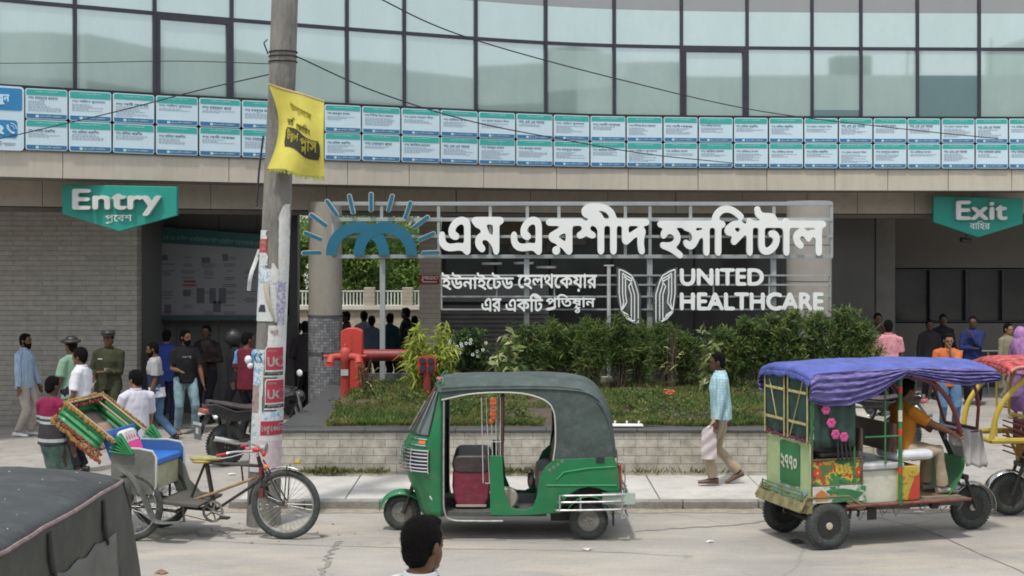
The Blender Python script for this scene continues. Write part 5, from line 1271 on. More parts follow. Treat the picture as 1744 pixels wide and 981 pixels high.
# hood
def roofz(x): 
    k = [(-1.20, .90), (-1.175, 1.15), (-1.13, 1.38), (-1.04, 1.56), (-.92, 1.67), (-.75, 1.715), (-.4, 1.735), (0, 1.735), (.4, 1.725), (.72, 1.70)]
    return k
pr = spline([(a, 0, b) for a, b in roofz(0)], 4)
def hood(u, v):
    i = min(len(pr) - 1.001, u * (len(pr) - 1)); a = pr[int(i)].lerp(pr[int(i) + 1], i - int(i)); t = -1 + 2 * v
    y = .625 * math.sin(t * math.pi / 2 * .98) ; e = abs(y / .62) ** 3.2
    drop = .10 * e; back = .03 * e
    sag = .012 * abs(math.sin((a.x + .85) * 3.6)) * (1 - abs(t))
    nrm = Vector((-1, 0, 0)) if a.x < -1.05 else Vector((0, 0, 1))
    return Vector((a.x + (back if a.x < -1.0 else 0), y, a.z - (drop if a.z > 1.3 else drop * max(0, (a.z - .9) / .4)) + sag - .010))
q = MB(); q.grid(hood, len(pr) * 2, 22); q.build('hood', M_canv, auto, recalc=False, solid=.01)
sc = [(1051, 779), (942, 784), (946, 752), (945, 712), (941, 696), (934, 686), (918, 677), (890, 670), (850, 668), (800, 671), (752, 681), (751, 660), (800, 657), (880, 656), (950, 657), (985, 661), (1004, 669), (1022, 683), (1034, 706), (1043, 735)]
for s in (1, -1):
    o = MB().prism(AP(sc), s * .598 if s > 0 else -.612, s * .612 if s > 0 else -.598).build('side_curtain', M_canv, auto, smooth=False, bevel=.004)
    q = MB(); q.sweep(spline([(*(A(a, b)[:1]), s * .617, A(a, b)[1]) for a, b in sc[1:11]], 3), .008, 6); q.build('white_piping', mat('piping', (.5, .5, .46), rough=.7), o)
    q = MB(); q.box((A(1022, 0)[0], s * .618, A(0, 783)[1]), (.09, .01, .06)); q.build('patch', M_blk, o)
q = MB()
for s in (1, -1):
    q.sweep([(.66, s * .60, .27), (.662, s * .60, 1.0), (.655, s * .59, 1.52)], .018, 8)
q.build('door_post', M_blk, auto)
q = MB()
for s in (1, -1): q.sweep(spline([(.648, s * .625, 1.5), (.652, s * .63, .6), (.64, s * .63, .32), (.56, s * .635, .235), (.3, s * .64, .225), (.02, s * .64, .225)], 6), .011, 8)
q.build('step_rail', M_steel, auto)
q = MB()
for s in (1, -1): q.tube((0.03, s * .58, .9), (.03, s * .57, 1.55), .018); 
q.tube((0.03, -.58, 1.53), (.03, .58, 1.53), .015); q.tube((0.03, -.58, .9), (.03, .58, .9), .014)
q.build('middle_post', mat('post_maroon', (.07, .035, .03), rough=.6), auto)
q = MB()
for i in range(5): x = .05 + i * .038; q.tube((x + (.03 if i == 4 else 0), .60, .62), (x + .012 * i, .59, 1.53), .006)
q.tube((.04, .60, .62), (.21, .60, .62), .006); q.tube((.04, .60, 1.06), (.21, .60, 1.06), .006)
for i in range(9): y = -.5 + i * .11; q.tube((.08, y, .62), (.08, y, 1.53), .005)
q.tube((.08, -.56, .62), (.08, .6, .62), .007); q.tube((.08, -.56, 1.06), (.08, .6, 1.06), .005)
q.build('partition_grille', M_chrome, auto)
q = MB(); rr = random.Random(5)
for i in range(7): q.ell((.13 + rr.uniform(-.015, .015), .61, 1.50 - i * .038), (.032 + .01 * math.sin(i * 2), .02, .035), n=10, m=7)
ct = q.build('hanging_cloth', mat('cloth_orange', (.42, .10, .035), rough=.9, bump=.6, bscale=25), None)
ct.location = (-.075 - .13, 15.60 - .61, 1.24); tag(ct, 'crumpled orange cloth hung in the grille of the green auto', 'cloth')
q = MB(); q.prism([(-.15, .35), (-.185, .42), (-.205, .56), (-.195, .70), (-.17, .80), (.17, .80), (.205, .70), (.21, .56), (.19, .42), (.16, .35)], -.42, .42); ds = q.build('driver_seat', M_reds, auto, bevel=.02); ds.location = (.36, 0, 0)
q = MB(); q.prism(rounded(-.205, .70, .21, .885, .085, 6), -.43, .43); q.build('seat_top', M_vinyl, ds, bevel=.015)
q = MB(); q.prism(rounded(-.16, .335, .17, .36, .01, 2), -.43, .43); q.build('seat_trim', mat('trim_cream', (.4, .35, .28), rough=.7), ds)
q = MB(); q.prism([(-.80, .50), (-.36, .50), (-.33, .56), (-.35, .68), (-.45, .72), (-.8, .70)], -.55, .55); rs_ = q.build('rear_seat', M_vinyl, auto, bevel=.02)
q = MB(); q.prism([(-.62, .68), (-.50, .74), (-.54, .95), (-.64, 1.22), (-.72, 1.3), (-.80, 1.28), (-.75, .7)], -.55, .55); q.build('rear_backrest', M_vinyl, auto, bevel=.02)
q = MB(); q.ell((-.26, .4, .72), (.04, .12, .03), 10, 6); q.ell((-.28, .4, .62), (.04, .09, .10), 10, 8); q.build('seat_rag', M_vinyl, rs_)
q = MB(); q.lathe([(.001, 0), (.10, .0), (.12, .03), (.12, .09), (.1, .11), (.001, .11)], (-.02, .3, .42), 'Y', 18); q.build('spare_can', mat('can_beige', (.38, .35, .28), rough=.5), auto)
q = MB(); q.tube((.92, 0, .6), (.72, 0, 1.02), .03); q.tube((.72, -.36, 1.03), (.72, .36, 1.03), .014)
hb_ = q.build('handlebar', M_blk, auto)
q = MB()
for s in (-1, 1): q.tube((.72, s * .3, 1.03), (.70, s * .44, 1.035), .02)
q.build('grip', M_blk, hb_)
q = MB()
for s in (1, -1):
    for i, z in enumerate((.255, .345, .43, .50)):
        pp = [(-.50 - .03 * i, s * .63, z - .01), (-.54 - .03 * i, s * .69, z), (-.85, s * .70, z + .005), (-1.22, s * .69, z + .012), (-1.30, s * .62, z + .012), (-1.31, s * .3, z + .012), (-1.31, 0, z + .012)]
        if i in (0,): pp = pp[3:]
        q.sweep(spline(pp, 4), .012, 8)
    for x in (-.58, -.80, -1.24): q.tube((x, s * .695, .26 if x < -1 else .33), (x, s * .695, .51), .010)
q.tube((-1.31, .3, .25), (-1.31, .3, .55), .01); q.tube((-1.31, -.3, .25), (-1.31, -.3, .55), .01)
q.build('bumper', M_steel, auto)
for s in (1, -1):
    MB().box((-1.225, s * .48, .66), (.04, .10, .30)).build('tail_lamp', M_lampr, auto, bevel=.012)
    q = MB(); q.sweep(spline([(-1.2, s * .56, .5), (-1.27, s * .56, .52), (-1.275, s * .56, .8), (-1.2, s * .56, .84)], 4), .008, 6); q.build('lamp_guard', M_steel, auto)
    MB().box((-1.16, s * .50, .24), (.012, .14, .17)).build('mud_flap', M_blk, auto)
q = MB(); q.box((-1.24, .0, .42), (.012, .42, .13)); q.build('number_plate', mat('plate_pale_green', (.35, .42, .36), rough=.6), auto)
q = MB(); q.box((A(1048, 0)[0] - .03, .685, .47), (.35, .006, .12)); q.build('bumper_plate', MATS['plate_pale_green'], auto)
q = MB(); q.lathe([(.001, -.25), (.06, -.25), (.06, .25), (.001, .25)], (-.9, 0, .21), 'Y', 12); q.box((-.7, 0, .22), (.4, .5, .14)); q.build('axle_engine', M_blk, auto)
q = MB(); rr = random.Random(9)
for i in range(9): q.ell((.70 + rr.uniform(-.03, .03), .5 + rr.uniform(-.05, .05), 1.71 + rr.uniform(-.02, .03)), .017, 7, 5)
q.build('flower_tassel', mat('tassel_pink', (.45, .18, .2), rough=.8), auto)

# ---------------------------------------------------------------- battery rickshaws
def flower_disc(q, c, r, ax, mi0=0, mi1=1, n=7, off=.004):
    """petals and centre lying on a panel; ax = (u, v, normal)"""
    u, v, nn = ax; c = Vector(c) + nn * off
    for k in range(n):
        a = 2 * math.pi * k / n; e = c + u * (math.cos(a) * r * .6) + v * (math.sin(a) * r * .6)
        ring = [e + u * (math.cos(b) * r * .42) + v * (math.sin(b) * r * .42) + nn * (.0006 * k) for b in [2 * math.pi * j / 8 for j in range(8)]]
        q.add(ring, [tuple(range(8))], mi0)
    ring = [c + nn * .006 + u * (math.cos(b) * r * .28) + v * (math.sin(b) * r * .28) for b in [2 * math.pi * j / 10 for j in range(10)]]
    q.add(ring, [tuple(range(10))], mi1)
P_yel = mat('paint_yellow', (.50, .37, .05), rough=.5, dirt=.35); P_redp = mat('paint_red', (.50, .05, .03), rough=.5, dirt=.35); P_mix = None
P_grn = mat('paint_green', (.03, .17, .06), rough=.5, var=.3, dirt=.4); P_wht = mat('paint_offwhite', (.55, .55, .46), rough=.6, var=.12, dirt=.4); P_lime = mat('paint_lime', (.33, .42, .16), rough=.6, var=.2, scale=3, dirt=.35); P_mar = mat('paint_maroon', (.13, .025, .03), rough=.5, dirt=.3); P_org = mat('paint_orange', (.5, .17, .04), rough=.6)
P_skyb = mat('paint_skyblue', (.32, .5, .52), rough=.6, var=.2, scale=4, dirt=.3)
def cloth_roof(name, parent, mats, x0, x1, hw, zt, bottoms, seed=0, amp=.02, crown=.055):
    """canopy cloth: crowned top, gathered skirts on both sides; bottoms = [(x, z)] outline of the skirt"""
    def bz(x):
        for (a, b), (c, d) in zip(bottoms[:-1], bottoms[1:]):
            if x <= c: t = max(0, (x - a) / (c - a)); t2 = t * t * (3 - 2 * t); return b + (d - b) * t
        return bottoms[-1][1]
    def fn(u, v):
        x = x0 + (x1 - x0) * u; t = -1 + 2 * v; e = min(1, min(u, 1 - u) / .05); e = math.sqrt(max(0, e * (2 - e)))
        zt_ = zt + crown * math.sin(u * math.pi) * .6
        if abs(t) < .6:
            y = hw * t / .6; z = zt_ - crown * (abs(t) / .6) ** 3 - (1 - e) * .07 + .014 * noise.noise(Vector((x * 3, y * 3, seed))) + .007 * abs(noise.noise(Vector((x * 9, y * 14, seed))))
        else:
            k = (abs(t) - .6) / .4; zb = bz(x); z0_ = zt_ - crown - (1 - e) * .07; z = z0_ + (zb - z0_) * k
            f = (z0_ - z) ; fold = math.sin(k * 30 + 3.0 * math.sin(x * 1.9 + seed) + 2 * noise.noise(Vector((x * 2.0, k * 2, seed)))) * amp * min(1, k * 4) + amp * 1.2 * noise.noise(Vector((x * 4, k * 9, seed + 5))) + amp * .7 * noise.noise(Vector((x * 9, k * 26, seed)))
            y = (hw + .012 + .03 * math.sin(k * math.pi) + fold) * (1 if t > 0 else -1)
        return Vector((x, y, z))
    q = MB(); q.grid(fn, 80, 110); 
    q.m = [1 if abs(-1 + 2 * ((k // 80) + .5) / 110) > .6 else 0 for k in range(len(q.f))]
    o = q.build(name, mats, parent, recalc=False, angle=60, solid=.004)
    q = MB()
    for xe in (x0, x1):
        pts_ = [fn(0 if xe == x0 else 1, .2 + .6 * i / 20) for i in range(21)]
        sgn = -1 if xe == x0 else 1
        q.grid(lambda u, v: pts_[round(u * 20)] + Vector((sgn * .012 * math.sin(u * 40) * v, 0, -(.055 + .012 * math.sin(u * 25)) * v)), 20, 3)
    q.build('end_frill', mats[0], o, recalc=False, solid=.004)
    return o
def battery_rickshaw(label, loc, rz, pal):
    t = thing('battery_rickshaw', label, 'battery rickshaw', loc, rz)
    fr_, body, sidep, arch, roofm = pal['frame'], pal['body'], pal['side'], pal['arch'], pal['roof']
    for s in (-1, 1): wheel(t, 0, s * .47, .25, .10, 'open', rim=M_rimb)
    wheel(t, 2.05, 0, .25, .10, 'open', rim=M_rimb)
    MB().tube((0, -.44, .25), (0, .44, .25), .035).build('axle', M_blk, t)
    q = MB(); q.box((.95, 0, .435), (1.5, .98, .03)); q.box((.75, -.35, .39), (1.9, .04, .06)); q.box((.75, .35, .39), (1.9, .04, .06))
    q.build('floor', mat('deck_grey', (.13, .12, .11), rough=.8, var=.3, dirt=.5), t)
    for s in (-1, 1): q = MB(); q.tube((.2, s * .5, .44), (1.7, s * .5, .44), .018); q.build('sill_tube', mat('sill_rust', (.2, .07, .05), rough=.8, var=.5, scale=12), t)
    # rear body
    o = MB().box((-.19, 0, .78), (.03, .96, .70)).build('rear_panel', body, t, bevel=.006)
    q = MB(); q.prism(rounded(-.27, .62, .16, 1.07, .04, 3), 0, .008, 'YZ'); nb = q.build('number_board', P_grn, o, smooth=False); nb.location = (-.216, 0, 0)
    vs, fs = text_vs("২৭৭০" if pal['num'] else "১০", -.22 if pal['num'] else -.1, .13, .80, .95, .02, 40, .004)
    q = MB(); q.add([(v[1] - .007, -v[0] - .09, v[2] - .02) for v in vs], fs); q.build('number', P_wht, nb, smooth=False)
    q = MB(); rr = random.Random(3)
    for i in range(16): c = Vector((-.209, rr.uniform(-.42, .42), rr.uniform(.45, .62))); flower_disc(q, c, rr.uniform(.02, .05), (Vector((0, 1, 0)), Vector((0, 0, 1)), Vector((-1, 0, 0))), 0, 1, 5)
    q.build('painted_flowers', [P_skyb, P_wht], o, smooth=False)
    # bumper ledge and rear bars
    q = MB(); q.prism([(-.34, .40), (-.30, .50), (-.2, .47), (-.18, .38)], -.50, .50); q.build('rear_bumper', pal['bump'], t, bevel=.006)
    q = MB()
    for z in (.52, .56, .60): q.tube((-.28, -.44, z), (-.28, .44, z), .008)
    for y in (-.44, 0, .44): q.tube((-.28, y, .48), (-.28, y, .61), .008)
    q.build('rear_guard', mat('guard_green', (.10, .16, .07), rough=.6, dirt=.4), t)
    for s in (-1, 1):
        o = MB().box((.10, s * .47, .80), (.56, .03, .26)).build('side_panel', sidep[0], t, bevel=.004)
        q = MB(); n_ = Vector((0, s, 0)); ax = (Vector((1, 0, 0)), Vector((0, 0, 1)), n_)
        for (x, z, r, m) in ((.13, .83, .055, 0), (.35, .79, .045, 2), (-.13, .80, .05, 2)): flower_disc(q, (x, s * .487, z), r, ax, m, 1 if m == 0 else 0)
        q.build('painted_flowers', [P_yel, P_org, P_redp], o, smooth=False)
        o = MB().box((.12, s * .49, .575), (.62, .03, .17)).build('side_panel', sidep[1], t, bevel=.004)
        q = MB()
        q.prism([(-.16, .52), (-.02, .52), (-.02, .58), (-.09, .63), (-.16, .58)], s * .508, s * .511, mi=0); q.prism([(.02, .50), (.3, .50), (.40, .58), (.24, .62), (.12, .60)], s * .508, s * .5112, mi=1); q.ell((.1, s * .508, .61), (.14, .004, .025), 10, 6, mi=1)
        q.build('painted_landscape', [P_org, P_grn], o, smooth=False)
        q = MB(); q.sweep([(-.33, s * .50, .42), (-.26, s * .50, .55), (.22, s * .50, .55), (.42, s * .50, .42)], .016, 8); q.prism([(-.33, .40), (-.26, .53), (.22, .53), (.42, .40), (.34, .40), (.18, .50), (-.2, .50), (-.26, .40)], s * .40, s * .50)
        q.build('wheel_arch', pal['bump'], t)
    for s in (-1, 1):
        q = MB()
        for z in (.665, .935): q.tube((-.19, s * .492, z), (.39, s * .492, z), .010, n=6)
        for x in (-.19, .39): q.tube((x, s * .492, .50), (x, s * .492, 1.10), .011, n=6)
        q.tube((.38, s * .49, .47), (.38, s * .49, .80), .012, n=6); q.tube((.84, s * .485, .47), (.84, s * .485, .86), .012, n=6); q.build('panel_edge', mat('edge_rust', (.11, .08, .05), rough=.8, var=.5, scale=15), t)
    MB().box((.14, 0, .80), (.44, .86, .28)).build('rear_bench', P_grn, t, bevel=.01)
    MB().box((.16, 0, .97), (.48, .88, .07)).build('rear_cushion', M_vinyl, t, bevel=.025)
    o = MB().box((.62, 0, .62), (.52, .90, .34)).build('front_bench', P_wht, t, bevel=.006)
    MB().box((.60, 0, .83), (.62, .96, .07)).build('bench_mat', mat('mat_silver', (.42, .43, .43), rough=.45, var=.3, scale=8, bump=.4), o, bevel=.02)
    q = MB(); q.box((.96, 0, .64), (.26, .94, .36)); o = q.build('front_box', sidep[2], t, bevel=.006)
    q = MB()
    for s in (-1, 1):
        ax = (Vector((1, 0, 0)), Vector((0, 0, 1)), Vector((0, s, 0)))
        flower_disc(q, (.90, s * .47, .70), .06, ax, 0, 1); flower_disc(q, (1.0, s * .47, .76), .05, ax, 0, 1); flower_disc(q, (.89, s * .47, .53), .05, ax, 0, 1)
        q.prism([(1.09, .47), (1.09, .74), (1.03, .70), (.96, .52), (.95, .47)], s * .472, s * .476, mi=2)
    q.build('painted_flowers', [P_yel, P_org, P_redp], o, smooth=False)
    q = MB(); q.box((.40, 0, 1.12), (.03, .94, .24)); q.box((.80, 0, 1.12), (.03, .94, .30)); q.build('back_rest', mat('rest_brown', (.10, .065, .05), rough=.6, dirt=.4), t)
    # posts
    for (x, y, m) in ((.84, -.50, pal['post']), (.84, .50, pal['post'])):
        q = MB(); q.tube((x, y, .42), (x, y, 1.80), .021, n=10); p = q.build('post', m, t)
        q = MB()
        for z in (.75, 1.15, 1.3, 1.6): q.tube((x, y, z), (x, y, z + .07), .0225, n=10)
        q.build('post_band', P_redp, p)
        q = MB(); q.tube((x, y, 1.30), (x, y, 1.42), .0226, n=10); q.build('post_band', P_wht, p)
    for s in (-1, 1):
        q = MB(); q.tube((-.19, s * .48, 1.1), (-.19, s * .48, 1.80), .016); q.tube((.30, s * .49, .5), (.30, s * .49, 1.80), .012); q.tube((.66, s * .50, .86), (.66, s * .50, 1.8), .010); q.tube((.42, s * .5, 1.15), (.84, s * .5, 1.15), .01); q.build('post', fr_, t)
        q = MB(); q.sweep(spline([(.98, s * .50, 1.78), (1.25, s * .50, 1.68), (1.47, s * .49, 1.45), (1.60, s * .46, 1.16)], 6), .026, 10); q.build('windshield_arch', arch, t)
        q = MB(); q.sweep(spline([(1.72, s * .42, 1.80), (1.86, s * .40, 1.5), (1.92, s * .30, 1.16)], 5), .018, 8); q.build('front_post', arch, t)
    q = MB(); q.tube((-.2, -.5, 1.79), (-.2, .5, 1.79), .016)
    for s in (-1, 1): q.tube((-.2, s * .5, 1.79), (1.9, s * .46, 1.79), .016)
    q.tube((1.9, -.46, 1.79), (1.9, .46, 1.79), .016); q.tube((1.60, -.48, 1.16), (1.60, .48, 1.16), .02); q.tube((1.92, -.3, 1.16), (1.92, .3, 1.16), .018)
    q.build('roof_frame', arch, t)
    bot = pal['skirt']; cloth_roof('roof_cloth', t, [roofm, pal['roof2']], -.26, pal.get('x1', 2.02), .545, pal.get('zr', 1.885), bot, seed=pal['seed'])
    # rear curtains with yellow straps
    o = MB(); 
    for y0, y1 in ((-.47, -.05), (.03, .47)): o.grid(lambda u, v: Vector((-.215 + .012 * math.sin(u * 9 + v * 4), y0 + (y1 - y0) * u, 1.12 + .68 * v)), 10, 10)
    cur = o.build('rear_curtain', pal['curt'], t, solid=.006)
    q = MB()
    for y0, y1 in ((-.47, -.05), (.03, .47)):
        for z in (1.30, 1.62): q.box((-.236, (y0 + y1) / 2, z), (.006, y1 - y0, .028))
        for y in (y0, y1): q.box((-.236, y, 1.46), (.006, .022, .68))
    q.tube((-.235, -.1, 1.15), (-.235, -.38, 1.75), .006); q.tube((-.235, .2, 1.3), (-.235, .36, 1.7), .006)
    q.build('strap', mat('strap_yellow', (.42, .36, .16), rough=.7, var=.3, scale=20), cur)
    for s in (-1, 1):
        q = MB(); q.grid(lambda u, v: Vector((-.17 + .48 * u, s * (.495 + .012 * math.sin(u * 22)), 1.06 + .72 * v)), 24, 8); q.build('side_curtain', pal['curt'], t, solid=.006)
    # rail of tinsel and hanging pink flowers
    q = MB(); rr = random.Random(8)
    for i in range(26): q.ell((-.225, -.47 + i * .037, 1.13 + rr.uniform(-.015, .015)), (.012, .02, .018), n=6, m=4)
    q.build('tinsel', mat('tinsel_purple', (.16, .03, .07), rough=.6, var=.5, scale=30), t)
    if pal['num']:
        for i, (x, z) in enumerate(((-.10, 1.60), (-.06, 1.46), (.0, 1.32), (.05, 1.20), (.15, 1.17))):
            q = MB(); rr = random.Random(i)
            for k in range(6): a = k * 1.05; q.ell((x + .028 * math.cos(a), -.54 - .01 * rr.random(), z + .028 * math.sin(a)), (.026, .012, .026), n=7, m=5)
            q.build('artificial_flower', mat('flower_pink', (.48, .07, .22), rough=.6), t)
        q = MB(); q.sweep([(-.12, -.53, 1.66), (-.05, -.53, 1.45), (.05, -.535, 1.22), (.16, -.54, 1.14)], .007, 5)
        for i in range(4): q.tube((.08 + i * .045, -.525, 1.13), (.10 + i * .05, -.52, .92), .012)
        q.build('flower_stalks', M_blk, t)
    # front
    q = MB(); q.grid(lambda u, v: Vector((1.52 + .20 * math.sin(v * 1.7) + .06 * (1 - (2 * u - 1) ** 2), -.36 + .72 * u, .45 + .40 * v)), 12, 8); q.build('front_apron', pal['apron'], t, recalc=False, solid=.012)
    q = MB(); q.box((1.42, 0, .45), (.46, .82, .03)); q.build('foot_plate', mat('foot_tan', (.25, .19, .12), rough=.8, dirt=.4), t)
    q = MB(); q.tube((1.66, 0, 1.12), (1.92, 0, .60), .028); q.tube((1.92, -.09, .60), (2.05, -.09, .25), .02); q.tube((1.92, .09, .60), (2.05, .09, .25), .02); q.box((1.92, 0, .6), (.06, .22, .05)); q.build('fork', M_blk, t)
    q = MB(); q.sweep(spline([(1.50, -.34, 1.10), (1.58, -.2, 1.14), (1.64, 0, 1.12), (1.58, .2, 1.14), (1.50, .34, 1.10)], 4), .013, 8); hb = q.build('handlebar', M_blk, t)
    q = MB(); q.tube((1.50, -.34, 1.10), (1.44, -.42, 1.09), .019); q.tube((1.50, .34, 1.10), (1.44, .42, 1.09), .019); q.build('grip', M_blk, hb)
    q = MB(); q.lathe([(.001, -.03), (.06, -.02), (.075, .03), (.001, .05)], (1.86, 0, 1.0), 'X', 16); q.build('headlamp', M_lampc, t)
    q = MB(); q.grid(lambda u, v: (2.05 + .285 * math.cos(R(-8 + 150 * u)), (v - .5) * .14, .25 + (.285 - .02 * (2 * v - 1) ** 2) * math.sin(R(-8 + 150 * u))), 16, 5); q.build('front_mudguard', pal['mud'], t, recalc=False, solid=.006)
    if pal['num']:
        q = MB()
        def fc(u, v):
            w = .30 + .06 * v; x = 1.72 + .26 * u; return Vector((x + .03 * v, -w * .98 + .02 * math.sin(u * 14 + v * 3), 1.14 - .38 * v + .02 * math.sin(u * 7)))
        def fcf(u, v): return Vector((1.98 + .03 * v + .015 * math.sin(u * 12), -.30 - .05 * v + (.60 + .1 * v) * u, 1.14 - .40 * v))
        q.grid(fc, 12, 10); q.grid(fcf, 12, 10); q.grid(lambda u, v: Vector((1.72 + .26 * u, -.30 + .60 * v, 1.14)), 6, 6)
        q.build('grey_cover', mat('cover_grey', (.36, .34, .33), rough=.8, var=.12, bump=.4, bscale=9), t, recalc=False, solid=.006)
        q = MB(); q.box((1.05, -.25, .93), (.44, .46, .10)); q.build('cushion', mat('cushion_white', (.62, .64, .68), rough=.35, var=.15, scale=8, bump=.7, bscale=10), t, bevel=.04)
    else:
        q = MB(); q.box((1.78, 0, .95), (.25, .50, .30)); q.build('front_box', P_mar, t, bevel=.02)
        for s in (-1, 1):
            q = MB(); q.sweep(spline([(1.85, s * .44, 1.78), (2.12, s * .44, 1.58), (2.36, s * .43, 1.28), (2.44, s * .42, .93)], 6), .032, 10); q.tube((2.44, s * .42, .93), (.9, s * .46, .93), .034); q.tube((1.9, s * .44, .93), (1.7, s * .42, .5), .02); q.build('yellow_bow', P_yel, t)
        q = MB(); q.tube((2.44, -.42, .93), (2.44, .42, .93), .034); q.tube((2.2, 0, .92), (2.2, 0, 1.6), .012); q.build('cross_bar', P_yel, t)
        q = MB(); q.box((1.5, -.50, .66), (.5, .02, .26)); q.box((1.5, .50, .66), (.5, .02, .26)); q.build('side_flap', P_yel, t)
        q = MB()
        for i in range(7): q.tube((1.95, -.4, .7 + .06 * i), (1.95, .4, .7 + .06 * i + .02 * math.sin(i)), .01)
        q.build('front_guard', mat('guard_rust', (.2, .05, .04), rough=.6), t)
    q = MB(); rr = random.Random(3)
    for i in range(8): x = .3 + rr.random() * 1.2; q.sweep([(x, -.5, .42), (x + .04, -.5, .36 - rr.random() * .08), (x + .12, -.5, .41)], .005, 4)
    q.box((.55, -.42, .33), (.10, .02, .12)); q.box((1.30, -.42, .39), (.08, .06, .08)); q.build('loose_wiring', M_blk, t)
    for s in (-1, 1): q = MB(); q.tube((.28, s * .46, .42), (.26, s * .46, .30), .015); q.tube((.38, s * .46, .42), (.36, s * .46, .32), .015); q.build('step_bracket', M_blk, t)
    return t
pal1 = dict(frame=P_grn, body=mat('rear_lime', (.36, .45, .23), rough=.6, var=.22, scale=3, dirt=.3), side=[blotch('painted_floral', [(0, (.03, .13, .05)), (.44, (.05, .19, .06)), (.52, (.50, .38, .05)), (.57, (.40, .06, .03)), (.62, (.06, .16, .05))], 5), blotch('painted_scene', [(0, (.50, .50, .42)), (.42, (.55, .55, .48)), (.50, (.30, .42, .30)), (.55, (.05, .17, .07)), (.63, (.42, .20, .08))], 5), P_yel], arch=P_mar, post=P_grn, bump=mat('bumper_worn', (.19, .17, .08), rough=.7, var=.5, scale=9, dirt=.4), roof=mat('roof_blue', (.075, .10, .36), rough=.6, var=.35, scale=4, bump=1, bscale=16, dirt=.25, dirtcol=(.16, .17, .36)), roof2=mat('roof_violet', (.135, .115, .32), rough=.6, var=.45, scale=7, bump=1, bscale=18, dirt=.3, dirtcol=(.25, .24, .42), stretch=(1, 1, 3)), curt=mat('curtain_green', (.022, .055, .045), rough=.5, var=.3, bump=.2, bscale=10), apron=P_grn, mud=M_steel, num=True, seed=1,
            skirt=[(-.26, 1.56), (-.1, 1.50), (.2, 1.50), (.5, 1.58), (.86, 1.80), (.95, 1.78), (1.25, 1.71), (1.6, 1.66), (2.02, 1.70)])
pal2 = dict(frame=P_yel, body=P_yel, side=[P_yel, P_redp, P_yel], arch=P_yel, post=P_yel, bump=P_mar, roof=mat('roof_floral', (.40, .07, .07), rough=.8, var=.9, scale=14), roof2=mat('roof_floral2', (.50, .22, .18), rough=.8, var=.8, scale=18), curt=MATS['curtain_green'], apron=P_yel, mud=M_chrome, num=False, seed=7, x1=2.28, zr=1.84,
            skirt=[(-.26, 1.74), (1, 1.76), (2.28, 1.74)])
er1 = battery_rickshaw('colourful painted battery rickshaw with blue and violet cloth roof carrying its driver', (3.13, 15.04, 0), R(17), pal1)
er2 = battery_rickshaw('yellow framed battery rickshaw with red floral roof at the right edge', (7.85, 16.6, 0), R(184), pal2)
q = MB(); q.lathe([(.001, .03), (.03, .02), (.035, 0), (.02, -.02), (.02, -.08), (.001, -.08)], (0, 0, 0), 'Z', 12); o = q.build('roof_lamp', M_lampc, er2); o.location = (1.62, .2, 2.02)

# ---------------------------------------------------------------- cycle rickshaw
TH = R(-10)
cyc = thing('cycle_rickshaw', 'parked cycle rickshaw with blue seat and folded green and gold hood', 'cycle rickshaw', (-4.0, 15.38, 0), TH)
M_fr = mat('frame_black', (.03, .027, .024), rough=.5, var=.4, scale=12, dirt=.5, dirtcol=(.12, .09, .06))
M_tin = mat('tin_grey', (.17, .175, .16), rough=.55, metal=.3, var=.3, scale=6, dirt=.5, dirtcol=(.1, .08, .06))
wheel(cyc, 1.60, 0, .375, .05, 'spoke', R(6)); 
for s in (-1, 1): wheel(cyc, 0, s * .36, .365, .05, 'spoke')
MB().tube((0, -.4, .365), (0, .4, .365), .018).build('axle', M_fr, cyc)
q = MB()
sad = Vector((.70, 0, .82)); bb = Vector((.80, 0, .285)); hd1, hd0 = Vector((1.30, 0, .84)), Vector((1.37, 0, .56))
for s in (-.028, .028):
    o_ = Vector((0, s, 0)); q.tube(sad + o_, bb + o_, .014); q.tube(bb + o_, hd0 + Vector((-.03, s, .08)), .014); q.tube(sad + Vector((.02, s, -.02)), hd1 + Vector((0, s, -.06)), .013)
q.tube(hd1 + Vector((-.01, 0, .04)), hd0, .022); q.tube(sad, (.48, .0, .30), .015)
for s in (-.3, .3): q.tube((.48, s, .32), (.0, s, .365), .016)
q.tube((.48, -.3, .32), (.48, .3, .32), .016); q.tube(bb, (.48, 0, .30), .016); q.tube(bb, (.0, 0.03, .36), .014); q.tube((1.10, 0, .78), (1.12, 0, .60), .01)
q.build('frame', M_fr, cyc)
q = MB(); q.sweep([(.46, -.03, .36), (.75, -.04, .46), (1.28, -.04, .66)], .016, 8); q.build('bamboo_rod', mat('bamboo', (.28, .19, .10), rough=.8, var=.35, scale=14), cyc)
q = MB(); q.ell((.66, 0, .845), (.15, .10, .035), 18, 8); q.ell((.79, 0, .845), (.09, .045, .028), 12, 8); sd_ = q.build('saddle', mat('saddle_olive', (.28, .26, .12), rough=.8, var=.25, scale=9, bump=.5, bscale=20), cyc)
q = MB(); q.torus((.66, 0, .82), .10, .018, 'Z', 20, 6); q.build('saddle_base', mat('saddle_gold', (.4, .28, .05), rough=.6), sd_)
q = MB(); q.lathe([(.092, -.004), (.117, -.004), (.117, .004), (.092, .004), (.092, -.004)], (.80, -.06, .285), 'Y', 30, caps=False); q.lathe([(.001, -.005), (.03, -.005), (.03, .005), (.001, .005)], (.80, -.06, .285), 'Y', 14)
for i in range(5): a = i * 1.2566; q.box((.80 + .06 * math.cos(a), -.06, .285 + .06 * math.sin(a)), (.085, .006, .016), Matrix.Rotation(-a, 3, 'Y'))

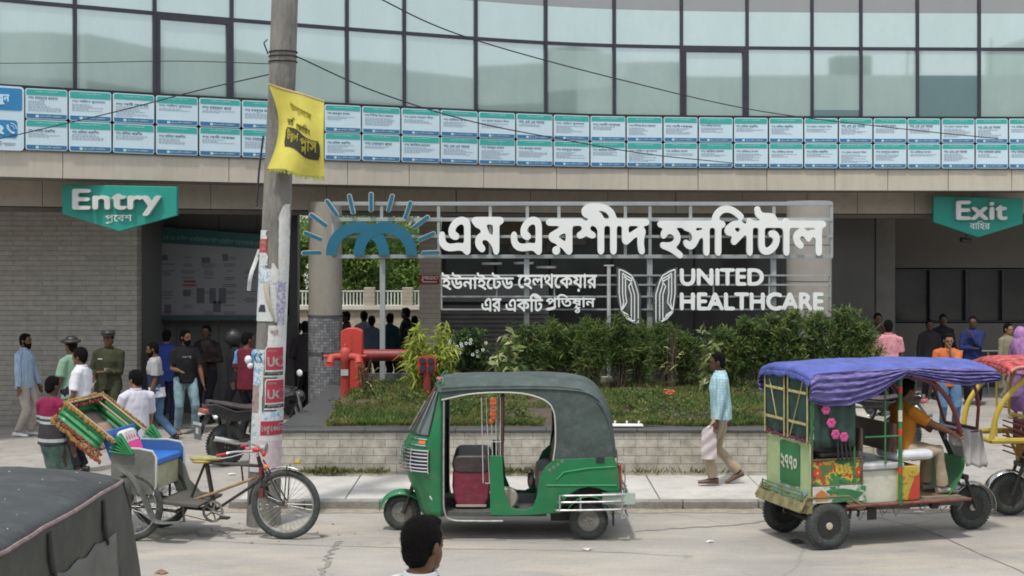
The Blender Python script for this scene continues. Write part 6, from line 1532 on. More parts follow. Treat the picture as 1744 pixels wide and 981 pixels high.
for i in range(30): a = i * math.pi / 15; q.box((.80 + .118 * math.cos(a), -.06, .285 + .118 * math.sin(a)), (.010, .006, .012), Matrix.Rotation(-a, 3, 'Y'))
cr_ = q.build('chain_ring', M_rim, cyc)
q = MB(); q.tube((.80, -.08, .285), (.965, -.09, .235), .012); q.tube((.80, .08, .285), (.635, .09, .335), .012); q.build('crank', M_rim, cr_)
for s, p in ((-1, (.97, -.14, .235)), (1, (.63, .14, .335))): MB().box(p, (.09, .08, .02)).build('pedal', M_blk, cr_)
q = MB(); q.tube((.80, -.06, .40), (.0, -.06, .40), .005, n=5); q.tube((.80, -.06, .17), (.0, -.06, .33), .005, n=5); q.build('chain', M_blk, cyc)
q = MB()
for s in (-1, 1):
    q.sweep(spline([hd0 + Vector((0, s * .045, .02)), hd0 + Vector((.015, s * .05, -.08)), (1.46, s * .05, .42), (1.60, s * .05, .375)], 5), [.018] * 5 + [.015] * 11, 8)
    q.tube(hd1 + Vector((.03, s * .04, .0)), (1.60, s * .06, .39), .008)
    q.tube((1.63, s * .05, .80), (1.60, s * .06, .39), .007)
q.box(hd0 + Vector((.01, 0, .03)), (.06, .13, .04)); q.build('fork', M_fr, cyc)
q = MB(); q.grid(lambda u, v: (1.60 + .405 * math.cos(R(62 + 120 * u)), (v - .5) * .062, .375 + (.405 - .008 * (2 * v - 1) ** 2) * math.sin(R(62 + 120 * u))), 24, 4); fd = q.build('front_mudguard', M_fr, cyc, recalc=False, solid=.004)
q = MB(); q.grid(lambda u, v: (1.60 + .41 * math.cos(R(66 + 42 * u)), (v - .5) * .07, .375 + (.412 - .008 * (2 * v - 1) ** 2) * math.sin(R(66 + 42 * u))), 10, 4); q.build('mudguard_strip', M_steel, fd, recalc=False, solid=.004)
q = MB(); q.lathe([(.001, .035), (.03, .025), (.036, 0), (.03, -.01), (.001, -.012)], (1.73, 0, .83), 'Z', 14); q.build('bell', mat('bell_brass', (.55, .42, .06), rough=.3, metal=.4), fd)
q = MB(); q.tube(hd1 + Vector((0, 0, .0)), hd1 + Vector((-.02, 0, .10)), .014); q.sweep(spline([(1.02, -.34, .94), (1.12, -.28, .965), (1.28, -.1, .95), (1.28, .1, .95), (1.12, .28, .965), (1.02, .34, .94)], 5), .012, 8); hb = q.build('handlebar', M_chrome, cyc)
for s in (-1, 1):
    MB().tube((1.06, s * .32, .95), (.96, s * .36, .93), .017).build('grip', mat('grip_red', (.4, .03, .03), rough=.5), hb)
    q = MB(); q.sweep([(1.2, s * .2, .94), (1.1, s * .28, .915), (1.0, s * .33, .90)], .006, 5); q.build('brake_lever', M_chrome, hb)
q = MB(); q.lathe([(.02, -.05), (.05, -.03), (.06, .03), (.001, .05)], (1.36, -.02, .97), 'X', 16); q.build('headlamp', M_steel, hb)
q = MB(); q.ell((1.30, -.09, .965), (.05, .03, .025), 10, 6); q.ell((1.38, -.08, .92), (.025, .02, .03), 10, 6); q.ell((1.22, -.12, .955), (.04, .02, .02), 10, 6); q.build('red_ribbon', mat('ribbon_red', (.5, .02, .03), rough=.5), hb)
MB().ell((1.40, -.07, .78), (.028, .02, .028), 12, 8).build('reflector', M_lampo, cyc)
q = MB(); q.box((1.34, -.03, .72), (.03, .1, .1)); q.box((1.35, -.06, .50), (.05, .05, .1)); q.build('brake_unit', P_mar, cyc)
# passenger seat body
q = MB(); q.box((.02, 0, .66), (.42, .74, .26)); sb = q.build('seat_box', mat('seatbox_paint', (.50, .50, .34), rough=.6, var=.25, scale=5, dirt=.4, dirtcol=(.3, .25, .1)), cyc, bevel=.01)
q = MB(); q.prism(rounded(-.17, .79, .27, .87, .03, 3), -.36, .36); q.build('seat_cushion', mat('seat_blue', (.02, .14, .50), rough=.35, var=.15, dirt=.2, bump=.2), cyc, bevel=.02)
M_ed = mat('edge_pale', (.45, .47, .45), rough=.5)
for s in (-1, 1):
    ap = [(-.22, .50), (.26, .50), (.29, .60), (.29, .90), (.25, .96), (.1, .985), (-.22, .985)]
    o = MB().prism(ap, s * .372 - .01, s * .372 + .01).build('arm_panel', M_tin if s < 0 else mat('arm_blue', (.05, .13, .32), rough=.5), cyc, bevel=.004)
    q = MB(); q.sweep([(a, s * .372, b) for a, b in ap[1:]], .013, 6); q.build('arm_edge', M_ed, o)
q = MB(); q.prism([(-.22, .80), (-.16, .84), (-.30, 1.16), (-.36, 1.14)], -.36, .36); q.build('backrest', mat('seat_blue2', (.03, .12, .38), rough=.5), cyc, bevel=.012)
q = MB(); q.prism([(.26, .40), (.74, .37), (.76, .405), (.28, .435)], -.34, .34); q.build('foot_board', mat('board_dark', (.085, .08, .07), rough=.7, var=.3, dirt=.5), cyc, bevel=.004)
q = MB(); q.prism([(.20, .42), (.29, .42), (.30, .60), (.24, .78)], -.365, -.34); q.prism([(.20, .42), (.50, .41), (.36, .55), (.30, .72), (.24, .78)], .34, .365); q.build('foot_side', M_tin, cyc)
for s in (-1, 1):
    q = MB(); q.sweep(spline([(-.10, s * .43, .80), (.08, s * .43, .66), (.20, s * .43, .44), (.29, s * .43, .26), (.40, s * .43, .22), (.60, s * .43, .235)], 5), [(.075, .006)] * 26, 8, ref=(0, 1, 0)); q.build('side_guard', M_tin, cyc)
    q = MB(); q.tube((.58, s * .34, .38), (.60, s * .36, .22), .012); q.tube((.32, s * .34, .40), (.32, s * .36, .26), .012); q.tube((-.15, s * .3, .36), (-.15, s * .3, .55), .014); q.tube((.15, s * .3, .36), (.15, s * .3, .55), .014); q.build('strut', M_fr, cyc)
# folded hood: a tilted open box of pleated green cloth with gold and red frills
HB, HE = Vector((-.06, 0, .99)), Vector((-.70, 0, 1.46)); hd = (HE - HB).normalized(); hn = Vector((-hd.z, 0, hd.x)); hn = hn if hn.z < 0 else -hn; HW = .43
hn = Vector((hd.z * -1, 0, hd.x)); hn = Vector((-.6, 0, -.8)) if False else (hn if hn.z < 0 else -hn)
M_hg = mat('hood_green', (.02, .22, .07), rough=.4, var=.2, dirt=.2); M_hgd = mat('hood_dark_green', (.015, .07, .03), rough=.6, var=.3); M_gold = mat('frill_gold', (.30, .17, .05), rough=.6, var=.6, scale=30, metal=.2); M_fred = mat('frill_red', (.22, .05, .03), rough=.7, var=.6, scale=25); M_lin = mat('lining_pink', (.35, .24, .20), rough=.8, var=.3)
def H(l, w, d): return HB + hd * l + Vector((0, w, 0)) + hn * d
L_ = (HE - HB).length
hood_o = None
q = MB()
for s in (-1, 1): q.grid(lambda u, v: H(.22 + (L_ - .22) * u, s * (HW + .012 * math.sin(v * 18)), .02 + .20 * v), 6, 14)
q.grid(lambda u, v: H(L_ + .0 + .015 * math.sin(v * 16), -HW + 2 * HW * u, .02 + .2 * v), 8, 12)
hood_o = q.build('hood', M_hg, cyc, recalc=False, solid=.008)
q = MB(); q.grid(lambda u, v: H(.22 + (L_ - .22) * u, -HW + 2 * HW * v, .21 + .01 * math.sin(u * 20)), 14, 6); q.build('hood_lining', M_lin, hood_o, recalc=False, solid=.006)
q = MB(); rr = random.Random(12)
def frill(q, a, b, n, r, w=0):
    for i in range(n):
        c = a.lerp(b, (i + .5) / n) + Vector((rr.uniform(-1, 1), rr.uniform(-1, 1), rr.uniform(-1, 1))) * r * .5; q.ell(c, (r * rr.uniform(.7, 1.2), r * .7, r * rr.uniform(.7, 1.3)), n=6, m=4)
cor = [H(.1, -HW - .02, 0), H(L_ + .02, -HW - .02, 0), H(L_ + .02, HW + .02, 0), H(.1, HW + .02, 0)]
for a, b in zip(cor[:-1], cor[1:]): frill(q, a, b, 36, .022)
for d in (.10, .2):
    frill(q, H(L_ + .02, -HW - .02, d), H(L_ + .02, HW, d), 26, .018)
frill(q, H(.15, -HW - .025, .24), H(L_ + .02, -HW - .025, .24), 34, .024); frill(q, H(L_ + .03, -HW - .025, .24), H(L_ + .03, HW, .24), 26, .022)
q.build('gold_frill', M_gold, hood_o)
for a, b in ((H(.1, -HW + .03, .03), H(L_, -HW + .03, .03)), (H(L_ - .03, -HW, .03), H(L_ - .03, HW, .03)), (H(.15, -HW - .03, .19), H(L_, -HW - .03, .19)), (H(.1, -HW - .03, .27), H(.45, -HW - .03, .27))): q = MB(); frill(q, a, b, 30, .02); q.build('red_frill', M_fred, hood_o)
q = MB()
for s in (-1, 1):
    q.tube(H(0, s * (HW - .04), .0), H(L_, s * (HW - .04), 0), .012); q.tube(H(.2, s * (HW - .14), .04), H(L_, s * (HW - .14), .04), .010)
q.tube(H(L_, -HW, 0), H(L_, HW, 0), .012); q.build('hood_bow', mat('bow_wood', (.38, .30, .18), rough=.7), hood_o)
for s in (-1, 1):
    q = MB()
    for k in range(6):
        a = R(-30 + 10 * k); d_ = Vector((-math.cos(a + R(36)), 0, math.sin(a + R(36)))); st = Vector((.04, s * .40, .93)); q.sweep([st, st + d_ * .12, st + d_ * .26], [(.030, .010), (.040, .013), (.034, .010)], 8, ref=(0, 1, 0))
    q.build('hood_slats', M_hg, hood_o)
    q = MB()
    for k in range(6):
        a = R(-30 + 10 * k); d_ = Vector((-math.cos(a + R(36)), 0, math.sin(a + R(36)))); st = Vector((.04, s * .425, .93)); q.tube(st + d_ * .05, st + d_ * .24, .006, n=5)
    q.build('slat_stripe', M_ed, hood_o)
q = MB(); q.prism(rounded(-.17, -.14, .17, .14, .06, 4), -.045, .045, 'XZ'); cu_ = q.build('cushion', [mat('cushion_white2', (.62, .60, .58), rough=.8, bump=.3)], cyc, bevel=.03); cu_.location = (-.14, -.10, 1.02); cu_.rotation_euler = (R(0), R(0), R(90)); cu_.rotation_euler = (R(-22), 0, R(90))
q = MB(); q.prism(rounded(-.155, -.13, .155, .0, .055, 4), -.052, -.047); q.build('pink_print', mat('print_pink', (.75, .07, .28), rough=.8), cu_)
q = MB()
for i in range(5): x = -.12 + i * .06; q.prism([(x - .014, .03), (x + .014, .03), (x, .075)], -.052, -.047)
q.build('seed_print', mat('print_magenta', (.55, .08, .2), rough=.8), cu_, smooth=False)
q = MB(); q.lathe([(.02, -.02), (.03, 0), (.02, .02)], (-.18, -.43, .66), 'Y', 10)
q.build('hub_bolt', M_rim, cyc)

# ---------------------------------------------------------------- motorcycles
def motorcycle(label, loc, rz, red=False):
    t = thing('motorcycle', label, 'motorcycle', loc, rz)
    wheel(t, 0, 0, .30, .11, 'disc', rim=M_rimb); wheel(t, 1.28, 0, .30, .09, 'disc', rim=M_rimb)
    bp = mat('bike_black', (.02, .02, .022), rough=.25, coat=.6, dirt=.2)
    q = MB(); q.sweep(spline([(.62, 0, .80), (.78, 0, .90), (.98, 0, .93), (1.12, 0, .86)], 4), [(.10, .07), (.12, .09), (.14, .11), (.15, .12), (.155, .13), (.155, .13), (.15, .13), (.14, .12), (.13, .11), (.12, .1), (.1, .09), (.09, .08), (.07, .07)], 14, ref=(0, 1, 0)); q.build('fuel_tank', bp, t)
    q = MB(); q.sweep(spline([(-.28, 0, .93), (.0, 0, .86), (.3, 0, .80), (.66, 0, .82)], 4), [(.07, .03), (.09, .035), (.10, .04), (.11, .045), (.12, .05), (.12, .05), (.12, .05), (.12, .05), (.12, .05), (.11, .05), (.10, .05), (.09, .05), (.08, .05)], 12, ref=(0, 1, 0)); q.build('seat', M_vinyl, t)
    q = MB(); q.prism([(-.34, .90), (-.28, .74), (.1, .62), (.55, .66), (.55, .78), (.1, .78), (-.2, .90)], -.11, .11); q.build('tail_cover', bp, t, bevel=.02)
    q = MB(); q.box((-.34, 0, .80), (.08, .20, .07)); q.build('tail_lamp', mat('lamp_pinkred', (.35, .10, .09), rough=.3), t, bevel=.02)
    q = MB(); q.sweep([(-.26, 0, .74), (-.36, 0, .60), (-.42, 0, .42)], [(.08, .008)] * 3, 8, ref=(0, 1, 0)); q.build('rear_mudguard', M_blk, t)
    q = MB(); q.box((-.43, 0, .52), (.012, .20, .22)); pl = q.build('number_plate', mat('plate_dark', (.10, .11, .11), rough=.5), t)
    q = MB(); q.box((-.438, .0, .53), (.006, .08, .08)); q.box((-.438, 0, .63), (.006, .26, .04)); q.build('plate_mark', M_white_s, pl)
    for s in (-1, 1):
        q = MB(); q.tube((-.25, s * .1, .74), (-.27, s * .2, .73), .008); q.ell((-.28, s * .24, .73), (.03, .05, .03), 10, 6); q.build('indicator', M_lampc, t)
        q = MB(); q.tube((1.02, s * .22, 1.08), (.98, s * .33, 1.25), .006); mr_ = q.build('mirror', M_blk, t); MB().ell((.97, s * .36, 1.28), (.02, .08, .05), 12, 8).build('mirror_glass', M_lampc, mr_)
        q = MB(); q.tube((1.28, s * .07, .30), (1.08, s * .08, .98), .022); q.build('fork_leg', M_steel, t)
        q = MB(); q.tube((0, s * .10, .32), (.5, s * .08, .38), .02); q.tube((.0, s * .12, .34), (-.05, s * .12, .70), .025); q.build('shock', M_blk, t)
    q = MB(); q.sweep(spline([(.86, -.36, 1.03), (.98, -.26, 1.06), (1.04, 0, 1.04), (.98, .26, 1.06), (.86, .36, 1.03)], 4), .013, 8); q.build('handlebar', M_blk, t)
    q = MB(); q.ell((1.16, 0, .90), (.09, .10, .10), 14, 9); q.build('headlamp', P_redp if red else bp, t)
    q = MB(); q.box((.62, 0, .42), (.36, .22, .28)); q.lathe([(.001, -.13), (.10, -.12), (.10, .12), (.001, .13)], (.55, 0, .36), 'Y', 18); q.tube((.72, 0, .5), (.84, 0, .66), .075); q.build('engine', M_steel, t, bevel=.015)
    q = MB(); q.tube((.1, -.15, .34), (-.28, -.17, .44), .045); q.tube((.7, -.12, .28), (.1, -.15, .33), .022); q.build('exhaust', M_chrome, t)
    q = MB(); q.tube((.55, 0, .7), (1.1, 0, .82), .02); q.tube((.35, .0, .7), (.5, 0, .3), .02); q.tube((.5, 0, .3), (.95, 0, .35), .02); q.tube((.95, 0, .35), (1.1, 0, .85), .02); q.build('frame', M_blk, t)
    q = MB(); q.grid(lambda u, v: (1.28 + .33 * math.cos(R(30 + 110 * u)), (v - .5) * .11, .30 + .33 * math.sin(R(30 + 110 * u))), 12, 3); q.build('front_mudguard', bp, t, recalc=False, solid=.006)
    return t
motorcycle('black motorcycle parked behind the poster pole, tail and number plate toward the street', (X_at(385, 19.8), 19.8, .05), R(38))
motorcycle('dark motorcycle seen through the blue-roofed battery rickshaw', (X_at(1535, 21.0), 21.0, .05), R(150), True)
motorcycle('motorcycle half hidden behind the right end of the hedge, one round mirror showing', (X_at(1470, 25.5), 25.5, .05), R(200))

# ---------------------------------------------------------------- black canvas vehicle in the near left corner
M_tarp = mat('tarp_black', (.038, .043, .043), rough=.65, var=.35, scale=1.6, bump=.8, bscale=5, dirt=.6, dirtcol=(.10, .105, .105)); M_tarp2 = mat('tarp_side', (.055, .055, .047), rough=.65, var=.35, scale=2, bump=.5, bscale=6, dirt=.45, dirtcol=(.12, .115, .095))
nt_ = thing('covered_van', 'black canvas covered goods rickshaw filling the lower left corner', 'goods rickshaw', (-3.2, 7.4, 0))
RX, BY0, BY1 = -2.42 + 3.2, -1.9, 1.56
def top(u, v):
    y = BY0 + (BY1 - BY0) * v; x = RX - 1.6 * (1 - u); e = abs(2 * u - 1) ** 4; f = (abs(2 * v - 1)) ** 6
    return Vector((x - (.07 * f * (1 if u > .5 else -1) * e), y, 1.775 - .075 * e - .05 * f + .030 * noise.noise(Vector((x * 1.5, y * 1.2, 0))) + .010 * abs(noise.noise(Vector((x * 5, y * 3, 4))))))
q = MB(); q.grid(top, 24, 40); q.build('roof_canvas', M_tarp, nt_, recalc=False, solid=.01)
def sidec(u, v):
    y = BY0 + (BY1 - BY0) * u; e0 = top(1, u); z = e0.z - v * 1.15; fl = .04 * math.sin(u * 21 + 1) * v + .02 * noise.noise(Vector((y * 4, v * 4, 2)))
    flare = (.10 * max(0, (u - .8) / .2) * math.sin(v * 2.2)); return Vector((e0.x + .008 + fl * .7 + flare + .03 * v, y + .06 * max(0, (u - .9) / .1) * v, z))
q = MB(); q.grid(sidec, 70, 24); q.build('side_canvas', M_tarp2, nt_, recalc=False, solid=.008)
q = MB(); q.grid(lambda u, v: Vector((RX - 1.58 * (1 - u), BY1 + .005 + .02 * math.sin(u * 12) * v, top(u, 1).z - 1.1 * v)), 30, 12); q.build('end_canvas', M_tarp2, nt_, recalc=False, solid=.008)
q = MB(); q.grid(lambda u, v: Vector((-(1.6 - RX) - .005, BY0 + (BY1 - BY0) * u, 1.68 - 1.1 * v)), 20, 8); q.build('side_canvas', M_tarp2, nt_, recalc=False, solid=.008)
q = MB(); q.sweep([top(1, i / 20) + Vector((.012, 0, .0)) for i in range(21)], .012, 6); q.build('seam_cord', mat('cord_pinkgrey', (.20, .14, .14), rough=.8, var=.5, scale=20), nt_)
q = MB(); q.grid(lambda u, v: sidec(.36 + .50 * u, .24 + .012 * math.sin(u * 30) + .62 * v) + Vector((.012, 0, 0)), 30, 10); q.build('flap_patch', mat('patch_olive', (.13, .13, .115), rough=.75, var=.25, bump=.5, bscale=8, dirt=.4, dirtcol=(.06, .06, .05)), nt_, recalc=False, solid=.004)
q = MB(); rr = random.Random(17)
for i in range(42):
    c = top(rr.uniform(.25, .97), rr.uniform(.3, .99)); a = rr.uniform(.002, .007); q.ell(c + Vector((0, 0, .006)), (a, a * rr.uniform(1, 2.4), .003), n=6, m=4)
q.build('dust_specks', mat('speck_pale', (.38, .38, .36), rough=.9), nt_)
for u0 in (.30, .52, .80):
    q = MB(); q.sweep([sidec(u0, .03) + Vector((.015, 0, 0)), sidec(u0 + .01, .16) + Vector((.02, 0, 0)), sidec(u0 + .025, .27) + Vector((.02, 0, 0))], [(.022, .006), (.03, .006), (.012, .006)], 8, ref=(0, 1, 0)); q.build('strap', M_gap, nt_)
MB().box((-.02, -.2, .75), (1.5, 3.2, .5)).build('load_bed', M_blk, nt_, bevel=.02)
for x, y in ((-.75, .9), (.72, .9), (0, -1.6)):
    w_ = wheel(nt_, x, y, .25, .10); w_.rotation_euler[2] = R(90)
# ================================================================= PEOPLE
SKINS = {}
def skin(tone):
    c = {'a': (.19, .095, .052), 'b': (.14, .066, .036), 'c': (.26, .135, .08), 'd': (.085, .042, .026)}[tone]
    return mat('skin_' + tone, c, rough=.5, var=.10, scale=9, spec=.4)
M_hair = mat('hair_black', (.007, .006, .006), rough=.75, var=.3, spec=.12, bump=1, bscale=260)
M_hairg = mat('hair_grey', (.05, .045, .042), rough=.6, var=.5, scale=30, bump=.9, bscale=90)
M_eye = mat('eye_dark', (.02, .015, .012), rough=.2); M_lip = mat('lip', (.16, .06, .045), rough=.5)
def remesh(name, mb, vox, mats, parent, smooth=2, wr=0, seed=0, wsc=9):
    o = mb.build(name, mats, parent)
    md = o.modifiers.new('r', 'REMESH'); md.mode = 'VOXEL'; md.voxel_size = vox; md.use_smooth_shade = True
    sm = o.modifiers.new('s', 'SMOOTH'); sm.iterations = smooth; sm.factor = .6
    me = bpy.data.meshes.new_from_object(o.evaluated_get(bpy.context.evaluated_depsgraph_get()))
    o.modifiers.clear(); old = o.data; o.data = me; bpy.data.meshes.remove(old)
    if not me.materials: 
        for m in (mats if isinstance(mats, list) else [mats]): me.materials.append(m)
    if wr:
        n = len(me.vertices); co = np.empty(n * 3); me.vertices.foreach_get('co', co); co = co.reshape(-1, 3); no = np.empty(n * 3); me.vertices.foreach_get('normal', no); no = no.reshape(-1, 3)
        d = np.array([noise.noise(Vector((c[0] * wsc + seed, c[1] * wsc, c[2] * wsc * .45 + seed))) + .5 * abs(noise.noise(Vector((c[0] * 20, c[1] * 20, c[2] * 8 + seed)))) for c in co])
        me.vertices.foreach_set('co', (co + no * (d * wr)[:, None]).ravel()); me.update()
    me.polygons.foreach_set('use_smooth', [True] * len(me.polygons))
    return o
def ik(a, c, l1, l2, pole):
    a, c = Vector(a), Vector(c); d = c - a; L = d.length
    if L > (l1 + l2) * .999: c = a + d * ((l1 + l2) * .999 / L); d = c - a; L = d.length
    k = (l1 * l1 - l2 * l2 + L * L) / (2 * L); h = math.sqrt(max(0, l1 * l1 - k * k)); n = d.normalized(); p = Vector(pole); p = p - n * p.dot(n); p.normalize()
    return a + n * k + p * h, c
def person(label, x, y, z, rz, h=1.66, tone='a', top=None, top_kind='tee', bottom=None, bottom_kind='trousers', shoe=None, hands=((.06, .27, .80), (.06, -.27, .80)), feet=((.0, .10, 0), (.0, -.10, 0)), lean=0, head=(0, 0), hair='short', beard=False, vox=.012, hip=None, top_mats=None, build=1.0, seed=0, knee=(1, 0, 0), elbow=(-1, 0, -.2), hem=.80, grip=False, group=None, extras=None, hairmat=None, gap=False):
    """x forward, y left, z up in the figure's own frame"""
    t = thing('person', label, 'person', (x, y, z), rz, group); s = h / 1.70
    hip = Vector(hip) if hip else Vector((0, 0, .90)); LM = Matrix.Rotation(R(lean), 3, 'Y')
    def T(p): return (hip + LM @ (Vector(p) - Vector((0, 0, .90)))) * s      # point of the upper body
    def W(p): return Vector(p) * s
    B = build
    tor = [(-.0, 0, .80), (0, 0, .88), (.0, 0, 1.0), (.012, 0, 1.12), (.015, 0, 1.25), (.0, 0, 1.36), (-.012, 0, 1.425), (-.012, 0, 1.455)]
    trr = [(.13 * B, .085 * B), (.165 * B, .105 * B), (.145 * B, .10 * B), (.145 * B, .10 * B), (.160 * B, .11 * B), (.145 * B, .095), (.095, .068), (.058, .055)]
    yax = Vector((0, 1, 0))
    q = MB(); q.sweep([T(p) for p in tor], [(a * s, b * s) for a, b in trr], 20, ref=yax)
    # neck and head
    hc0 = Vector((.02, 0, 1.585)); HR = Matrix.Rotation(R(head[0]), 3, 'Z') @ Matrix.Rotation(R(head[1]), 3, 'Y')
    def Hd(p): return T(hc0 + HR @ Vector(p))
    RH = LM @ HR
    q.sweep([T((-.02, 0, 1.40)), T((-.008, 0, 1.48)), Hd((-.01, 0, -.05))], [.062 * s, .052 * s, .055 * s], 14)
    q.ell(Hd((-.005, 0, .02)), (.096 * s, .075 * s, .098 * s), 20, 14, RH)
    q.ell(Hd((.028, 0, -.045)), (.062 * s, .056 * s, .070 * s), 16, 10, RH)
    q.ell(Hd((.055, 0, -.095)), (.030 * s, .030 * s, .022 * s), 12, 8, RH)
    q.sweep([Hd((.088, 0, .012)), Hd((.104, 0, -.022)), Hd((.090, 0, -.034))], [(.008 * s, .008 * s), (.015 * s, .013 * s), (.012 * s, .008 * s)], 10)
    q.ell(Hd((.082, 0, .022)), (.018 * s, .055 * s, .010 * s), 12, 6, RH)
    q.ell(Hd((.080, 0, -.062)), (.014 * s, .024 * s, .010 * s), 10, 6, RH)
    for e in (-1, 1): q.ell(Hd((-.008, e * .078, -.008)), (.018 * s, .010 * s, .032 * s), 10, 7, RH)
    # limbs
    arms = []; legs = []
    for e, hnd in ((1, hands[0]), (-1, hands[1])):
        sh = T((-.01, e * .170 * B, 1.358)); pol = Vector(elbow); pol.y += e * .35
        el, wr = ik(sh, W(hnd), .285 * s, .25 * s, pol); arms.append((sh, el, wr, e))
        q.sweep([T((-.01, e * .09, 1.39)), sh, sh.lerp(el, .5), el, el.lerp(wr, .35), wr], [.042 * s, .050 * s * B, .045 * s * B, .039 * s, .040 * s, .026 * s], 12)
        d = (wr - el).normalized(); sd = d.cross(Vector((1, 0, 0))); sd = (sd if sd.length > .1 else Vector((0, 0, 1))).normalized(); fw = sd.cross(d).normalized()
        if grip: pass
        pal = wr + d * .045 * s; q.sweep([wr - d * .01 * s, wr + d * .03 * s, wr + d * .085 * s], [(.024 * s, .018 * s), (.037 * s, .016 * s), (.040 * s, .014 * s)], 10, ref=fw)
        for k in range(4):
            o_ = fw * ((k - 1.5) * .020 * s); b0 = wr + d * .080 * s + o_; l = (.070, .080, .074, .058)[k] * s; cu = (sd * (-1 if e > 0 else 1)) * (.5 if not grip else 1.3)
            b1 = b0 + (d + cu * .25).normalized() * l * .5; b2 = b1 + (d + cu).normalized() * l * .5; q.sweep([b0 - d * .01 * s, b1, b2], [.0095 * s, .0088 * s, .0075 * s], 7)
        th0 = wr + d * .03 * s + fw * .03 * s; th1 = th0 + (fw * .7 + d * .7) * .035 * s; q.sweep([wr + d * .015 * s, th0, th1, th1 + d * .028 * s], [.012 * s, .013 * s, .011 * s, .009 * s], 7)
    for e, ft in ((1, feet[0]), (-1, feet[1])):
        hp = (hip + Vector((0, e * .088 * B, -.02))) * s; an0 = W(Vector(ft[:3]) + Vector((0, 0, .085)))
        kn, an = ik(hp, an0, .44 * s, .415 * s, Vector(knee) + Vector((0, e * .08, 0))); 
        legs.append((hp, kn, an, e, ft))
        q.sweep([hp + Vector((0, 0, .05 * s)), hp.lerp(kn, .25), hp.lerp(kn, .6), kn, kn.lerp(an, .3), kn.lerp(an, .75), an], [.085 * s * B, .088 * s * B, .068 * s * B, .052 * s, .052 * s, .036 * s, .034 * s], 14)
        pit = ft[3] if len(ft) > 3 else 0; fd = Vector((math.cos(R(pit)), 0, math.sin(R(pit))))
        q.sweep([an - fd * .05 * s - Vector((0, 0, .045 * s)), an - Vector((0, 0, .045 * s)) + fd * .03 * s, an + fd * .12 * s - Vector((0, 0, .058 * s)), an + fd * .18 * s - Vector((0, 0, .066 * s))], [(.032 * s, .038 * s), (.038 * s, .036 * s), (.044 * s, .022 * s), (.03 * s, .014 * s)], 12, ref=yax)
    body = remesh('body', q, vox, [skin(tone), M_eye, M_lip], t, 1)
    me = body.data
    ep = [(Hd((.086, e * .032, .004)), .0125 * s, 1) for e in (-1, 1)] + [(Hd((.088, e * .034, .028)), .010 * s, 1) for e in (-1, 1)] + [(Hd((.088, e * .022, .027)), .008 * s, 1) for e in (-1, 1)] + [(Hd((.092, e * .010, -.062)), .010 * s, 2) for e in (-1, 1)]
    if vox <= .012:
        for p in me.polygons:
            c = p.center
            if c.z > Hd((0, 0, -.11)).z - .02:
                for pp, r, m in ep:
                    if (c - pp).length < r * .95: p.material_index = m; break
    hm = hairmat or M_hair
    if hair in ('short', 'thick'):
        k = 1.06 if hair == 'thick' else 1.0
        q = MB(); q.ell(Hd((-.018, 0, .032)), (.095 * s * k, .083 * s * k, .098 * s * k), 22, 14, RH); q.ell(Hd((-.055, 0, -.02)), (.050 * s, .070 * s, .075 * s), 14, 9, RH); q.ell(Hd((.03, 0, .092)), (.050 * s, .055 * s, .028 * s), 14, 8, RH)
        remesh('hair', q, min(vox, .008), hm, t, 2, .003, seed, 60)
    if beard:
        q = MB(); q.ell(Hd((.034, 0, -.068)), (.064 * s, .060 * s, .055 * s), 14, 9, RH); q.ell(Hd((.058, 0, -.105)), (.036 * s, .036 * s, .034 * s), 12, 8, RH); q.ell(Hd((.098, 0, -.044)), (.008 * s, .026 * s, .007 * s), 10, 6, RH)
        for e in (-1, 1): q.ell(Hd((.01, e * .068, -.03)), (.02 * s, .012 * s, .04 * s), 8, 6, RH)
        remesh('beard', q, .009, hm, t, 1, .003, seed, 40)
    # top
    if top:
        q = MB(); g = .016 * s; hz = hem
        tt = [(0, 0, hz), (0, 0, .90), (0, 0, 1.0), (.012, 0, 1.12), (.015, 0, 1.25), (-.0, 0, 1.36), (-.012, 0, 1.43), (-.012, 0, 1.452)]
        rr_ = [(.178 * B * s + g, .122 * B * s + g), (.175 * B * s + g, .115 * B * s + g), (.158 * B * s + g, .115 * B * s + g), (.152 * B * s + g, .112 * s * B + g), (.160 * B * s + g, .115 * s * B + g), (.142 * B * s + g, .098 * s + g), (.095 * s + g, .070 * s + g), (.058 * s + g * .6, .056 * s + g * .6)]
        if hem < .7: tt = [(0, 0, hz), (0, 0, .75)] + tt[1:]; rr_ = [(.21 * s + g, .15 * s + g), (.19 * s + g, .135 * s + g)] + rr_[1:]
        q.sweep([T(p) for p in tt], rr_, 22, ref=yax)
        for sh, el, wr, e in arms:
            st = T((-.01, e * .075, 1.402))
            if top_kind in ('tee', 'polo'): q.sweep([st, sh, sh.lerp(el, .45), sh.lerp(el, .78)], [.060 * s, (.068 * s * B), .066 * s * B, .070 * s * B], 14)
            else: q.sweep([st, sh, sh.lerp(el, .5), el, el.lerp(wr, .5), el.lerp(wr, .93)], [.060 * s, .068 * s * B, .060 * s * B, .054 * s, .047 * s, .042 * s], 14)
        o = remesh('shirt', q, vox, top_mats or [top], t, 1, .017, seed, 7)
        if top_mats:
            m_ = o.data; sel = extras_sel(top_kind, s)
            for p in m_.polygons: p.material_index = SEL[label_key[0]](p.center / s)
        if top_kind in ('shirt', 'polo'):
            q = MB(); q.torus(T((-.008, 0, 1.462)), .066 * s, .012 * s, 'Z', 20, 6, ry=.018 * s); q.build('collar', (top_mats or [top])[0], o)
